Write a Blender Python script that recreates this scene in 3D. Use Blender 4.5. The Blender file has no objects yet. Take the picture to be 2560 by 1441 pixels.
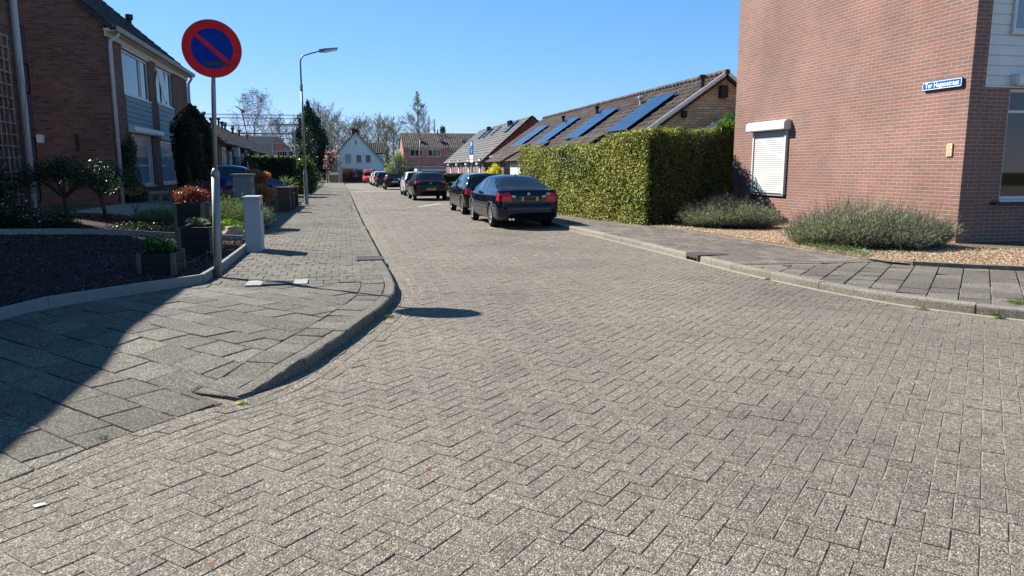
import bpy, bmesh, math, random
import numpy as np
from mathutils import Vector, Matrix
from mathutils.bvhtree import BVHTree

random.seed(7)
RNG = np.random.default_rng(11)
SC = bpy.context.scene
COL = SC.collection

# ---------------------------------------------------------------- camera
cam_data = bpy.data.cameras.new('camera')
cam_data.sensor_width = 36.0
cam_data.lens = 36.0 * 1850.0 / 2560.0
cam_data.clip_start = 0.05
cam_data.clip_end = 2000.0
cam = bpy.data.objects.new('camera', cam_data)
COL.objects.link(cam)
PITCH = math.atan(299.5 / 1850.0)
YAW = math.atan(418.0 / math.hypot(1850.0, 299.5))
cam.location = (0.0, 0.0, 1.6)
cam.rotation_euler = (math.pi / 2 - PITCH, 0.0, -YAW)
SC.camera = cam

# ---------------------------------------------------------------- sky and sun
SUN_EL = math.radians(40.3)
SUN_DIR = Vector((-math.cos(SUN_EL) * math.sin(math.radians(44.7)), math.cos(SUN_EL) * math.cos(math.radians(44.7)), math.sin(SUN_EL)))
world = bpy.data.worlds.new('World')
SC.world = world
world.use_nodes = True
wn = world.node_tree
bg = wn.nodes['Background']
sky = wn.nodes.new('ShaderNodeTexSky')
sky.sky_type = 'NISHITA'
sky.sun_disc = False
sky.sun_elevation = SUN_EL
sky.sun_rotation = math.radians(-44.7)
sky.altitude = 0
sky.air_density = 1.0
sky.dust_density = 0.0
sky.ozone_density = 5.0
# clear spring sky: per-channel response so that the horizon stays blue instead of bleaching
_sp = wn.nodes.new('ShaderNodeSeparateColor'); _cb = wn.nodes.new('ShaderNodeCombineColor')
wn.links.new(sky.outputs['Color'], _sp.inputs[0])
for _i, (_g, _k) in enumerate(((1.0, .70), (.70, .82), (.80, 1.17))):
    _d = wn.nodes.new('ShaderNodeMath'); _d.operation = 'DIVIDE'; _d.inputs[1].default_value = 7.47
    _p = wn.nodes.new('ShaderNodeMath'); _p.operation = 'POWER'; _p.inputs[1].default_value = _g
    _m = wn.nodes.new('ShaderNodeMath'); _m.operation = 'MULTIPLY'; _m.inputs[1].default_value = 7.47 * _k / 1.81
    wn.links.new(_sp.outputs[_i], _d.inputs[0]); wn.links.new(_d.outputs[0], _p.inputs[0]); wn.links.new(_p.outputs[0], _m.inputs[0]); wn.links.new(_m.outputs[0], _cb.inputs[_i])
wn.links.new(_cb.outputs[0], bg.inputs['Color'])
bg.inputs['Strength'].default_value = 0.105
sun_data = bpy.data.lights.new('sun', 'SUN')
sun_data.energy = 5.0
sun_data.angle = math.radians(0.53)
sun_data.color = (1.0, 0.945, 0.86)
sun = bpy.data.objects.new('sun', sun_data)
COL.objects.link(sun)
sun.rotation_euler = (-SUN_DIR).to_track_quat('-Z', 'Y').to_euler()
SC.view_settings.view_transform = 'Standard'
SC.view_settings.look = 'None'
SC.view_settings.gamma = 1.0
SC.view_settings.exposure = 1.2
SC.cycles.max_bounces = 6
SC.cycles.transparent_max_bounces = 12

# ---------------------------------------------------------------- materials
def srgb(r, g, b):
    f = lambda c: (c / 255 / 12.92) if c / 255 <= 0.04045 else ((c / 255 + 0.055) / 1.055) ** 2.4
    return (f(r), f(g), f(b), 1)

class N:
    """tiny node helper"""
    def __init__(s, name):
        s.m = bpy.data.materials.new(name); s.m.use_nodes = True
        s.t = s.m.node_tree; s.b = s.t.nodes['Principled BSDF']
    def n(s, typ, **kw):
        o = s.t.nodes.new(typ)
        for k, v in kw.items(): setattr(o, k, v)
        return o
    def l(s, a, b): s.t.links.new(a, b)
    def pos(s): return s.n('ShaderNodeNewGeometry').outputs['Position']
    def obj(s): return s.n('ShaderNodeTexCoord').outputs['Object']
    def noise(s, vec, scale, detail=3, rough=0.55):
        o = s.n('ShaderNodeTexNoise'); o.inputs['Scale'].default_value = scale
        o.inputs['Detail'].default_value = detail; o.inputs['Roughness'].default_value = rough
        if vec is not None: s.l(vec, o.inputs['Vector'])
        return o.outputs['Fac']
    def ramp(s, fac, stops):
        o = s.n('ShaderNodeValToRGB'); e = o.color_ramp.elements
        while len(e) > len(stops): e.remove(e[-1])
        while len(e) < len(stops): e.new(0.5)
        for i, (p, c) in enumerate(stops):
            e[i].position = p
            e[i].color = c if len(c) == 4 else (*c, 1)
        s.l(fac, o.inputs['Fac']); return o.outputs['Color']
    def mix(s, fac, a, b, mode='MIX'):
        o = s.n('ShaderNodeMix', data_type='RGBA', blend_type=mode)
        for i, v in ((0, fac), (6, a), (7, b)):
            if isinstance(v, (int, float)): o.inputs[i].default_value = v
            elif isinstance(v, (tuple, list)): o.inputs[i].default_value = v if len(v) == 4 else (*v, 1)
            else: s.l(v, o.inputs[i])
        return o.outputs[2]
    def math(s, op, a, b=0.0):
        o = s.n('ShaderNodeMath', operation=op)
        for i, v in ((0, a), (1, b)):
            if isinstance(v, (int, float)): o.inputs[i].default_value = v
            else: s.l(v, o.inputs[i])
        return o.outputs[0]
    def attr(s, name='rnd'):
        o = s.n('ShaderNodeAttribute'); o.attribute_name = name
        return o.outputs['Fac']
    def bump(s, h, strength=0.5, dist=0.01, normal=None):
        o = s.n('ShaderNodeBump'); o.inputs['Strength'].default_value = strength
        o.inputs['Distance'].default_value = dist; s.l(h, o.inputs['Height'])
        if normal is not None: s.l(normal, o.inputs['Normal'])
        return o.outputs['Normal']
    def set(s, color=None, rough=None, metal=None, spec=None, normal=None, coat=None, coatr=None):
        def put(k, v):
            if v is None: return
            i = s.b.inputs[k]
            if isinstance(v, (int, float)): i.default_value = v
            elif isinstance(v, (tuple, list)): i.default_value = v if len(v) == 4 else (*v, 1)
            else: s.l(v, i)
        put('Base Color', color); put('Roughness', rough); put('Metallic', metal)
        put('Specular IOR Level', spec); put('Normal', normal); put('Coat Weight', coat); put('Coat Roughness', coatr)
        return s.m

def flat(name, color, rough=0.6, metal=0.0, spec=0.5, var=0.12, scale=6.0, bump=0.15, coat=None):
    """painted / moulded surface with slight mottling and grain"""
    k = N(name); p = k.obj()
    nz = k.noise(p, scale, 4)
    c = k.mix(1.0, color, k.ramp(nz, [(0.25, (1 - var,) * 3), (0.75, (1 + var,) * 3)]), 'MULTIPLY')
    return k.set(c, rough, metal, spec, k.bump(k.noise(p, scale * 12, 3), bump, 0.002), coat)

def wall_uv(k):
    """(horizontal, height) coordinates of a wall whichever way it faces"""
    g = k.n('ShaderNodeNewGeometry'); sp = k.n('ShaderNodeSeparateXYZ'); k.l(g.outputs['Position'], sp.inputs[0])
    sn = k.n('ShaderNodeSeparateXYZ'); k.l(g.outputs['True Normal'], sn.inputs[0])
    ax = k.math('GREATER_THAN', k.math('ABSOLUTE', sn.outputs['X']), 0.6)
    mx = k.n('ShaderNodeMix', data_type='FLOAT'); k.l(ax, mx.inputs[0]); k.l(sp.outputs['X'], mx.inputs[2]); k.l(sp.outputs['Y'], mx.inputs[3])
    cb = k.n('ShaderNodeCombineXYZ'); k.l(mx.outputs[0], cb.inputs[0]); k.l(sp.outputs['Z'], cb.inputs[1])
    return cb.outputs[0], g.outputs['Position']

def brick(name, c1, c2, c3, mortar, bw=0.22, rh=0.0745, ms=0.010, dirt=0.25, bump=0.6):
    k = N(name); uv, pos = wall_uv(k)
    w = k.n('ShaderNodeTexNoise'); w.inputs['Scale'].default_value = 7; w.inputs['Detail'].default_value = 3; k.l(pos, w.inputs['Vector'])
    vm = k.n('ShaderNodeVectorMath', operation='MULTIPLY_ADD'); k.l(w.outputs['Color'], vm.inputs[0]); vm.inputs[1].default_value = (.009, .009, 0); k.l(uv, vm.inputs[2])
    def bt(col1, col2, mort):
        b = k.n('ShaderNodeTexBrick'); b.offset = 0.5; b.inputs['Scale'].default_value = 1
        b.inputs['Brick Width'].default_value = bw; b.inputs['Row Height'].default_value = rh
        b.inputs['Mortar Size'].default_value = ms; b.inputs['Mortar Smooth'].default_value = 0.25
        b.inputs['Color1'].default_value = col1; b.inputs['Color2'].default_value = col2; b.inputs['Mortar'].default_value = mort
        k.l(vm.outputs[0], b.inputs['Vector']); return b
    b = bt((0, 0, 0, 1), (1, 1, 1, 1), (0.5, 0.5, 0.5, 1))
    base = k.ramp(b.outputs['Color'], [(0.0, c1), (0.45, c2), (1.0, c3)])
    grain = k.noise(pos, 60, 4)
    base = k.mix(1.0, base, k.ramp(grain, [(0.3, (.8,) * 3), (0.7, (1.2,) * 3)]), 'MULTIPLY')
    mm = k.mix(k.noise(pos, 3, 3), mortar, tuple(x * 0.72 for x in mortar[:3]))
    c = k.mix(b.outputs['Fac'], base, mm)
    big = k.noise(pos, 0.7, 4)
    c = k.mix(1.0, c, k.ramp(big, [(0.3, (1 - dirt,) * 3), (0.7, (1 + dirt * .4,) * 3)]), 'MULTIPLY')
    h = k.math('ADD', k.math('MULTIPLY', k.math('SUBTRACT', 1.0, b.outputs['Fac']), 0.8), k.math('MULTIPLY', grain, 0.35))
    return k.set(c, 0.9, 0, 0.25, k.bump(h, bump, 0.008))

def paver_mat(name, c_lo, c_mid, c_hi, agg=1.0, moss=0.25, far=False):
    """worn concrete block with exposed aggregate; one tone per block through 'rnd'"""
    k = N(name); pos = k.pos(); r = k.attr()
    base = k.ramp(r, [(0.0, c_lo), (0.5, c_mid), (1.0, c_hi)])
    v = k.n('ShaderNodeTexVoronoi'); v.inputs['Scale'].default_value = 135; k.l(pos, v.inputs['Vector'])
    vs = k.n('ShaderNodeSeparateColor'); k.l(v.outputs['Color'], vs.inputs[0])
    stone = k.ramp(vs.outputs[0], [(0.0, (.22, .21, .19)), (0.30, (.60, .58, .55)), (0.62, (1.05, 1.03, 1.0)), (0.85, (1.4, 1.38, 1.34)), (1.0, (2.3, 2.2, 2.1))])
    v2 = k.n('ShaderNodeTexVoronoi'); v2.inputs['Scale'].default_value = 78; k.l(pos, v2.inputs['Vector'])
    vs2 = k.n('ShaderNodeSeparateColor'); k.l(v2.outputs['Color'], vs2.inputs[0])
    stone2 = k.ramp(vs2.outputs[1], [(0.0, (.45, .44, .43)), (0.5, (.92, .91, .90)), (0.85, (1.25, 1.22, 1.18)), (1.0, (1.8, 1.75, 1.65))])
    c = k.mix(0.9 * agg, base, k.mix(1.0, base, stone, 'MULTIPLY'))
    c = k.mix(0.75 * agg, c, k.mix(1.0, c, stone2, 'MULTIPLY'))
    big = k.noise(pos, 0.42, 6, 0.62)
    c = k.mix(1.0, c, k.ramp(big, [(0.28, (.70, .70, .71)), (0.46, (.95, .95, .94)), (0.56, (1.03, 1.02, 1.0)), (0.74, (1.24, 1.22, 1.17))]), 'MULTIPLY')
    st = k.ramp(k.noise(pos, 3.1, 5, .75), [(0.60, (0, 0, 0)), (0.75, (.5, .5, .5))]); c = k.mix(st, c, k.mix(1.0, c, (1.45, 1.42, 1.34, 1), 'MULTIPLY'))
    dk = k.ramp(k.noise(pos, 1.3, 6, .7), [(0.30, (.55, .55, .55)), (0.42, (0, 0, 0))]); c = k.mix(dk, c, k.mix(1.0, c, (.62, .60, .57, 1), 'MULTIPLY'))
    ms = k.math('MULTIPLY', k.ramp(k.noise(pos, 1.7, 6, 0.7), [(0.56, (0, 0, 0)), (0.74, (1, 1, 1))]), moss)
    c = k.mix(ms, c, (.13, .145, .06))
    h = k.math('ADD', k.math('MULTIPLY', v.outputs['Distance'], -1.6), k.math('MULTIPLY', v2.outputs['Distance'], -1.0))
    return k.set(c, 0.85, 0, 0.3, k.bump(h, 0.75 * agg, 0.006))

def leaf_mat(name, stops, trans=0.35, rough=0.5):
    k = N(name); r = k.attr()
    c = k.ramp(r, stops)
    k.set(c, rough, 0, 0.35)
    t = k.n('ShaderNodeBsdfTranslucent'); k.l(k.mix(1.0, c, (1.3, 1.5, 0.7), 'MULTIPLY'), t.inputs['Color'])
    ms = k.n('ShaderNodeMixShader'); ms.inputs[0].default_value = trans
    k.l(k.b.outputs[0], ms.inputs[1]); k.l(t.outputs[0], ms.inputs[2])
    out = k.t.nodes['Material Output']; k.l(ms.outputs[0], out.inputs['Surface'])
    return k.m

def tile_mat(name, lo, mid, hi, rough=0.8):
    k = N(name); r = k.attr(); pos = k.pos()
    c = k.ramp(r, [(0, lo), (0.5, mid), (1, hi)])
    c = k.mix(1.0, c, k.ramp(k.noise(pos, 1.2, 5), [(0.3, (.7,) * 3), (0.7, (1.25,) * 3)]), 'MULTIPLY')
    c = k.mix(1.0, c, k.ramp(k.noise(pos, 25, 4), [(0.3, (.8,) * 3), (0.7, (1.2,) * 3)]), 'MULTIPLY')
    return k.set(c, rough, 0, 0.3)

def glossy_glass(name, tint=(.012, .016, .02), rough=0.03):
    k = N(name)
    m = k.set(tint, rough, 0, 0.5); k.b.inputs['IOR'].default_value = 1.55
    return m

def clear_glass(name):
    k = N(name); tr = k.n('ShaderNodeBsdfTransparent'); tr.inputs[0].default_value = (.8, .84, .86, 1)
    gl = k.n('ShaderNodeBsdfGlossy'); gl.inputs['Roughness'].default_value = 0.02
    fr = k.n('ShaderNodeFresnel'); fr.inputs[0].default_value = 1.7
    ms = k.n('ShaderNodeMixShader'); k.l(fr.outputs[0], ms.inputs[0]); k.l(tr.outputs[0], ms.inputs[1]); k.l(gl.outputs[0], ms.inputs[2])
    k.l(ms.outputs[0], k.t.nodes['Material Output'].inputs['Surface']); return k.m

def car_paint(name, color, flake=0.0, metal=0.0):
    k = N(name); k.set(color, 0.6, metal, 0.0, None, 0.9, 0.03)
    return k.m

M = {}
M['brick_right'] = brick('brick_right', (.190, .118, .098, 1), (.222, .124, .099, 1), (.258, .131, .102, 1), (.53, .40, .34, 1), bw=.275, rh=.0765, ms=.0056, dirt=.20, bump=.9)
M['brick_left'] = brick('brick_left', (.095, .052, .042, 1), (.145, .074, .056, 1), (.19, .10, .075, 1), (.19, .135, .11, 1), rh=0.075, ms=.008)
M['brick_dark'] = brick('brick_dark', (.060, .035, .030, 1), (.10, .055, .045, 1), (.14, .075, .06, 1), (.12, .09, .08, 1), rh=0.065, bw=.21)
M['brick_cream'] = brick('brick_cream', (.46, .36, .23, 1), (.56, .45, .30, 1), (.66, .54, .38, 1), (.30, .25, .18, 1), rh=0.09, bw=.28, ms=.010)
M['brick_grey'] = brick('brick_grey', (.10, .09, .08, 1), (.17, .145, .125, 1), (.24, .20, .17, 1), (.10, .09, .08, 1), rh=0.12, bw=.4)
M['brick_red'] = brick('brick_red', (.20, .035, .03, 1), (.26, .05, .04, 1), (.32, .075, .055, 1), (.22, .12, .10, 1), rh=0.12, bw=.4)
M['brick_far'] = brick('brick_far', (.26, .13, .11, 1), (.34, .17, .14, 1), (.40, .21, .17, 1), (.42, .27, .22, 1), rh=0.2, bw=.6, ms=.02)
M['brick_orange'] = brick('brick_orange', (.42, .14, .06, 1), (.52, .18, .08, 1), (.6, .22, .1, 1), (.45, .3, .2, 1), rh=0.2, bw=.6, ms=.02)
M['road'] = paver_mat('road_block', (.174, .155, .132, 1), (.185, .165, .141, 1), (.198, .176, .150, 1), 0.82, 0.24)
M['roadband'] = paver_mat('road_gutter_block', (.170, .152, .127, 1), (.188, .168, .140, 1), (.208, .186, .155, 1), 0.9, 0.25)
M['slab'] = paver_mat('pavement_slab', (.108, .101, .088, 1), (.126, .118, .102, 1), (.172, .162, .141, 1), 0.9, 0.22)
M['slab_r'] = paver_mat('pavement_slab_right', (.118, .107, .096, 1), (.138, .126, .113, 1), (.185, .170, .152, 1), 0.85, 0.12)
M['small'] = paver_mat('pavement_block', (.120, .113, .096, 1), (.136, .128, .109, 1), (.156, .147, .125, 1), 0.85, 0.35)
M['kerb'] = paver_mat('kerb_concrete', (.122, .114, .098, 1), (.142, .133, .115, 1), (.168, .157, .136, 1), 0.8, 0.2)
def sand(name, a, b, moss):
    k = N(name); p = k.pos()
    c = k.mix(k.noise(p, 40, 4), a, b)
    c = k.mix(k.math('MULTIPLY', k.ramp(k.noise(p, 2.4, 6, .75), [(0.5, (0, 0, 0)), (0.68, (1, 1, 1))]), moss), c, (.07, .11, .02))
    return k.set(c, 0.95, 0, 0.1, k.bump(k.noise(p, 220, 2), 0.4, 0.003))
M['sand'] = sand('joint_sand', (.225, .200, .163, 1), (.30, .270, .222, 1), .35)
M['sandp'] = sand('joint_sand_dark', (.13, .115, .085, 1), (.22, .195, .15, 1), .6)
k = N('earth'); p = k.pos()
M['earth'] = k.set(k.ramp(k.noise(p, .9, 6, .7), [(0.35, (.045, .035, .024)), (0.55, (.06, .07, .03)), (0.7, (.05, .085, .025))]), 0.95, 0, 0.2, k.bump(k.noise(p, 30, 4), .8, .03))
k = N('mulch'); p = k.pos()
M['mulch'] = k.set(k.ramp(k.noise(p, 45, 5, .7), [(0.3, (.022, .012, .012)), (0.55, (.06, .03, .03)), (0.75, (.12, .065, .06))]), 0.95, 0, 0.2, k.bump(k.noise(p, 60, 4), 1.0, .03))
k = N('chips'); M['chips'] = k.set(k.ramp(k.attr(), [(0, (.02, .01, .01)), (0.6, (.07, .034, .034)), (0.9, (.13, .07, .065)), (1, (.3, .22, .2))]), .9, 0, .2)
k = N('redchips'); M['redchips'] = k.set(k.ramp(k.attr(), [(0, (.12, .025, .015)), (0.6, (.25, .05, .03)), (1, (.4, .12, .08))]), .9, 0, .2)
k = N('pebble'); M['pebble'] = k.set(k.ramp(k.attr(), [(0, (.18, .11, .06)), (0.5, (.32, .21, .125)), (0.85, (.44, .33, .21)), (1, (.6, .52, .42))]), .7, 0, .35)
k = N('gravelbed'); p = k.pos()
v = k.n('ShaderNodeTexVoronoi'); v.inputs['Scale'].default_value = 45; k.l(p, v.inputs['Vector'])
M['gravel'] = k.set(k.mix(1.0, k.ramp(v.outputs['Distance'], [(0, (1.1,) * 3), (.7, (.35,) * 3)]), (.30, .20, .12, 1), 'MULTIPLY'), .9, 0, .2, k.bump(k.math('MULTIPLY', v.outputs['Distance'], -1), 1.0, .02))
M['drive'] = paver_mat('driveway_slab', (.2, .19, .17, 1), (.26, .245, .22, 1), (.33, .31, .28, 1), 0.6, 0.2)
M['kerb_r'] = paver_mat('kerb_concrete_sunlit_tone', (.185, .170, .145, 1), (.215, .198, .170, 1), (.25, .23, .198, 1), 0.6, 0.1)  # lighter copy of the kerb concrete; sunlit brightness put into the colour
M['edging'] = flat('edging_concrete', (.20, .21, .21, 1), .85, 0, .25, .15, 8, .6)
M['edging_brown'] = flat('edging_weathered', (.20, .165, .13, 1), .9, 0, .2, .35, 9, .8)
M['galv'] = flat('galvanised_steel', (.25, .26, .27, 1), .55, .55, .5, .16, 9, .2)
M['lamppost'] = flat('lamp_post_grey', (.20, .22, .24, 1), .5, .2, .5, .1, 6, .1)
M['white'] = flat('white_paint', (.56, .56, .54, 1), .45, 0, .4, .05, 3, .05)
M['whitewall'] = flat('white_render', (.80, .80, .78, 1), .9, 0, .2, .1, 1.2, .6)
M['offwhite'] = flat('grey_white_panel', (.60, .60, .58, 1), .5, 0, .4, .06, 2, .05)
M['cream'] = flat('cream_trim', (.48, .45, .38, 1), .55, 0, .4, .1, 3, .1)
M['zinc'] = flat('zinc_gutter', (.26, .25, .235, 1), .6, .1, .4, .2, 4, .2)
M['pvc'] = flat('grey_pvc_pipe', (.42, .42, .42, 1), .5, 0, .4, .1, 3, .05)
M['bluepanel'] = flat('blue_grey_panel', (.13, .20, .22, 1), .6, 0, .3, .12, 4, .1)
M['navypanel'] = flat('navy_panel', (.03, .045, .075, 1), .5, 0, .4, .12, 4, .1)
M['black'] = flat('black_plastic', (.012, .012, .013, 1), .5, 0, .4, .1, 8, .1)
M['iron'] = flat('cast_iron', (.085, .070, .068, 1), .6, .3, .4, .2, 30, .5)
M['cab'] = flat('cabinet_grey', (.36, .38, .39, 1), .6, 0, .35, .09, 3, .15)
M['cabc'] = flat('cabinet_concrete', (.17, .185, .19, 1), .85, 0, .25, .15, 7, .5)
M['planter'] = flat('dark_wood_planter', (.020, .019, .019, 1), .75, 0, .25, .3, 9, .4)
M['wood'] = flat('grey_wood', (.14, .115, .095, 1), .85, 0, .2, .25, 12, .5)
M['trellis'] = flat('bleached_trellis_wood', (.26, .20, .165, 1), .85, 0, .2, .25, 12, .4)
M['stone'] = flat('field_stone', (.13, .13, .135, 1), .9, 0, .2, .35, 6, 1.0)
M['stonet'] = flat('tan_stone', (.33, .27, .19, 1), .9, 0, .2, .25, 6, .8)
M['bark'] = flat('bark', (.075, .060, .048, 1), .95, 0, .15, .3, 20, 1.0)
M['twig'] = flat('bare_twigs', (.24, .205, .17, 1), .95, 0, .15, .2, 2, .2)
M['birch'] = flat('birch_twigs', (.30, .26, .24, 1), .95, 0, .15, .2, 2, .2)
M['glass'] = glossy_glass('window_glass')
M['glassp'] = glossy_glass('window_glass_curtained', (.20, .25, .30))
M['clear'] = clear_glass('clear_glass')
M['curtain'] = flat('net_curtain', (.80, .80, .82, 1), .9, 0, .1, .06, 3, .1)
M['red'] = flat('sign_red', (.66, .016, .020, 1), .6, 0, .15, .22, 9, .05)
M['blue'] = flat('sign_blue', (.002, .028, .26, 1), .6, 0, .12, .25, 8, .05)
M['signback'] = flat('sign_navy_edge', (.02, .02, .05, 1), .5)
M['smear'] = flat('dirty_smear', (.045, .060, .055, 1), .9, 0, .2, .5, 60, .6)
M['plateblue'] = flat('street_sign_blue', (.004, .11, .36, 1), .3, 0, .5, .03)
M['signwhite'] = flat('sign_white', (.85, .86, .88, 1), .35, 0, .5, .02)
M['tan'] = flat('glazed_tile', (.62, .47, .30, 1), .45, 0, .5, .08, 30)
M['brown'] = flat('tile_brown', (.25, .09, .03, 1), .6)
M['solar'] = glossy_glass('solar_glass', (.010, .022, .060), .16)
M['solarline'] = flat('solar_frame', (.02, .035, .08, 1), .35, .4)
M['tile_dark'] = tile_mat('roof_tile_anthracite', (.030, .028, .028, 1), (.045, .042, .042, 1), (.07, .065, .06, 1))
M['tile_brown'] = tile_mat('roof_tile_brown', (.06, .045, .04, 1), (.095, .075, .066, 1), (.14, .11, .10, 1))
M['tile_old'] = tile_mat('roof_tile_weathered', (.036, .026, .024, 1), (.058, .043, .039, 1), (.098, .075, .067, 1))
M['tile_grey'] = tile_mat('roof_tile_grey', (.075, .072, .073, 1), (.09, .087, .088, 1), (.108, .104, .105, 1), .8)
M['tile_far'] = tile_mat('roof_tile_far', (.055, .045, .038, 1), (.09, .072, .060, 1), (.13, .105, .09, 1))
M['tyre'] = flat('tyre_rubber', (.013, .013, .014, 1), .85, 0, .2)
M['rim'] = flat('alloy_rim', (.50, .51, .53, 1), .3, .85, .5, .05)
M['tail'] = glossy_glass('tail_light_red', (.55, .010, .012), .12)
M['taild'] = glossy_glass('tail_light_dark', (.16, .010, .015), .12)
M['clearlamp'] = glossy_glass('lamp_clear', (.55, .57, .60), .12)
M['chrome'] = flat('chrome', (.6, .61, .63, 1), .2, .9, .5, .03)
M['platey'] = flat('plate_yellow', (.62, .40, .06, 1), .5, 0, .4, .03)
M['eu'] = flat('plate_eu_blue', (.01, .03, .25, 1), .4, 0, .4, .03)
M['carglass'] = glossy_glass('car_glass', (.010, .013, .018), .02)
M['navy'] = car_paint('paint_navy', (.004, .006, .018, 1))
M['blackp'] = car_paint('paint_black', (.004, .0045, .006, 1))
M['greyp'] = car_paint('paint_dark_grey', (.022, .025, .032, 1))
M['silverp'] = car_paint('paint_silver', (.48, .52, .52, 1), 0, .35)
M['whitep'] = car_paint('paint_white', (.72, .72, .70, 1))
M['redp'] = car_paint('paint_red', (.62, .07, .035, 1))
M['bluep'] = car_paint('paint_blue', (.014, .034, .14, 1))
M['trimp'] = flat('car_lower_trim', (.02, .02, .022, 1), .5)
M['yellowbin'] = flat('bin_yellow', (.50, .27, .02, 1), .5)
M['craned'] = flat('lift_red', (.55, .05, .03, 1), .5)
M['scaf'] = flat('scaffold_tube', (.36, .37, .39, 1), .5, .5)
M['plank'] = flat('scaffold_plank', (.30, .26, .22, 1), .85)
M['greywall'] = flat('grey_render', (.30, .29, .30, 1), .9, 0, .2, .1, 1)
M['conc'] = flat('concrete', (.30, .29, .27, 1), .9, 0, .2, .2, 3, .5)
M['marking'] = flat('road_marking_white', (.62, .61, .58, 1), .8, 0, .2, .3, 12, .4)
g = lambda *c: [(p, (*col, 1)) for p, col in c]
M['hedge'] = leaf_mat('hedge_leaf', g((0, (.028, .042, .010)), (.12, (.06, .08, .016)), (.35, (.165, .19, .028)), (.62, (.28, .29, .045)), (.8, (.36, .345, .06)), (.9, (.24, .15, .06)), (1, (.40, .38, .10))), .14, .68)
M['hedgecore'] = flat('hedge_inside', (.060, .062, .022, 1), .95, 0, .1, .3)
M['thuja'] = leaf_mat('conifer_leaf', g((0, (.008, .018, .008)), (.6, (.020, .035, .012)), (1, (.16, .20, .02))), .15, .6)
M['yew'] = leaf_mat('yew_leaf', g((0, (.006, .012, .007)), (.7, (.014, .026, .012)), (1, (.04, .055, .02))), .15, .6)
M['conifer'] = leaf_mat('dark_conifer', g((0, (.010, .028, .018)), (.6, (.03, .062, .035)), (1, (.08, .12, .06))), .2, .5)
M['laurel'] = leaf_mat('laurel_leaf', g((0, (.012, .035, .010)), (.6, (.045, .10, .02)), (.9, (.12, .22, .04)), (1, (.3, .35, .08))), .3, .22)
M['forsythia'] = leaf_mat('yellow_blossom', g((0, (.25, .24, .01)), (.5, (.55, .50, .01)), (1, (.80, .70, .03))), .3, .5)
M['magnolia'] = leaf_mat('pink_blossom', g((0, (.35, .12, .18)), (.5, (.62, .30, .36)), (1, (.85, .60, .62))), .3, .5)
M['photinia'] = leaf_mat('red_leaf', g((0, (.07, .010, .012)), (.5, (.17, .025, .025)), (.8, (.28, .07, .05)), (1, (.30, .16, .10))), .35, .35)
M['pieris'] = leaf_mat('orange_leaf', g((0, (.16, .04, .02)), (.5, (.34, .09, .04)), (.8, (.42, .20, .09)), (1, (.25, .24, .06))), .35, .4)
M['lavender'] = leaf_mat('lavender_leaf', g((0, (.15, .135, .10)), (.4, (.25, .26, .19)), (.8, (.38, .40, .32)), (1, (.38, .30, .24))), .25, .7)
M['seed'] = leaf_mat('lavender_seed_head', g((0, (.07, .05, .045)), (1, (.16, .12, .11))), .2, .8)
M['rosemary'] = leaf_mat('grey_green_shrub', g((0, (.05, .075, .035)), (.6, (.14, .18, .09)), (1, (.26, .30, .18))), .3, .6)
M['lime'] = leaf_mat('bright_green_leaf', g((0, (.08, .16, .01)), (.5, (.18, .34, .03)), (1, (.34, .50, .08))), .4, .4)
M['darkleaf'] = leaf_mat('dark_evergreen_leaf', g((0, (.010, .020, .010)), (.7, (.028, .045, .022)), (1, (.09, .10, .05))), .25, .4)
M['bud'] = leaf_mat('budding_leaf', g((0, (.12, .12, .06)), (.6, (.22, .23, .09)), (1, (.34, .36, .16))), .3, .6)
M['grass'] = leaf_mat('grass_blade', g((0, (.03, .06, .01)), (.6, (.09, .16, .02)), (1, (.2, .25, .05))), .35, .5)
M['whiteflower'] = leaf_mat('white_flower', g((0, (.5, .5, .5)), (1, (.8, .8, .82))), .3, .5)
M['barkred'] = leaf_mat('red_brown_twigs', g((0, (.10, .03, .03)), (1, (.22, .09, .08))), .2, .7)
# ---------------------------------------------------------------- object helpers
def worldloc(o):
    v = Vector((0, 0, 0))
    while o is not None:
        v = v + o.location; o = o.parent
    return v

def tag(o, label=None, cat=None, group=None, kind=None):
    if label: o['label'] = label
    if cat: o['category'] = cat
    if group: o['group'] = group
    if kind: o['kind'] = kind
    return o

def thing(name, label, cat, loc=(0, 0, 0), rz=0.0, group=None):
    o = bpy.data.objects.new(name, None); COL.objects.link(o)
    o.empty_display_size = 0.2
    o.location = loc; o.rotation_euler = (0, 0, rz)
    return tag(o, label, cat, group)

def smooth_all(me):
    me.polygons.foreach_set('use_smooth', [True] * len(me.polygons))

def link(name, me, mat, parent=None, smooth=False):
    o = bpy.data.objects.new(name, me); COL.objects.link(o)
    if mat is not None and not me.materials: me.materials.append(mat)
    if parent is not None: o.parent = parent
    if smooth: smooth_all(me)
    return o

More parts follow.
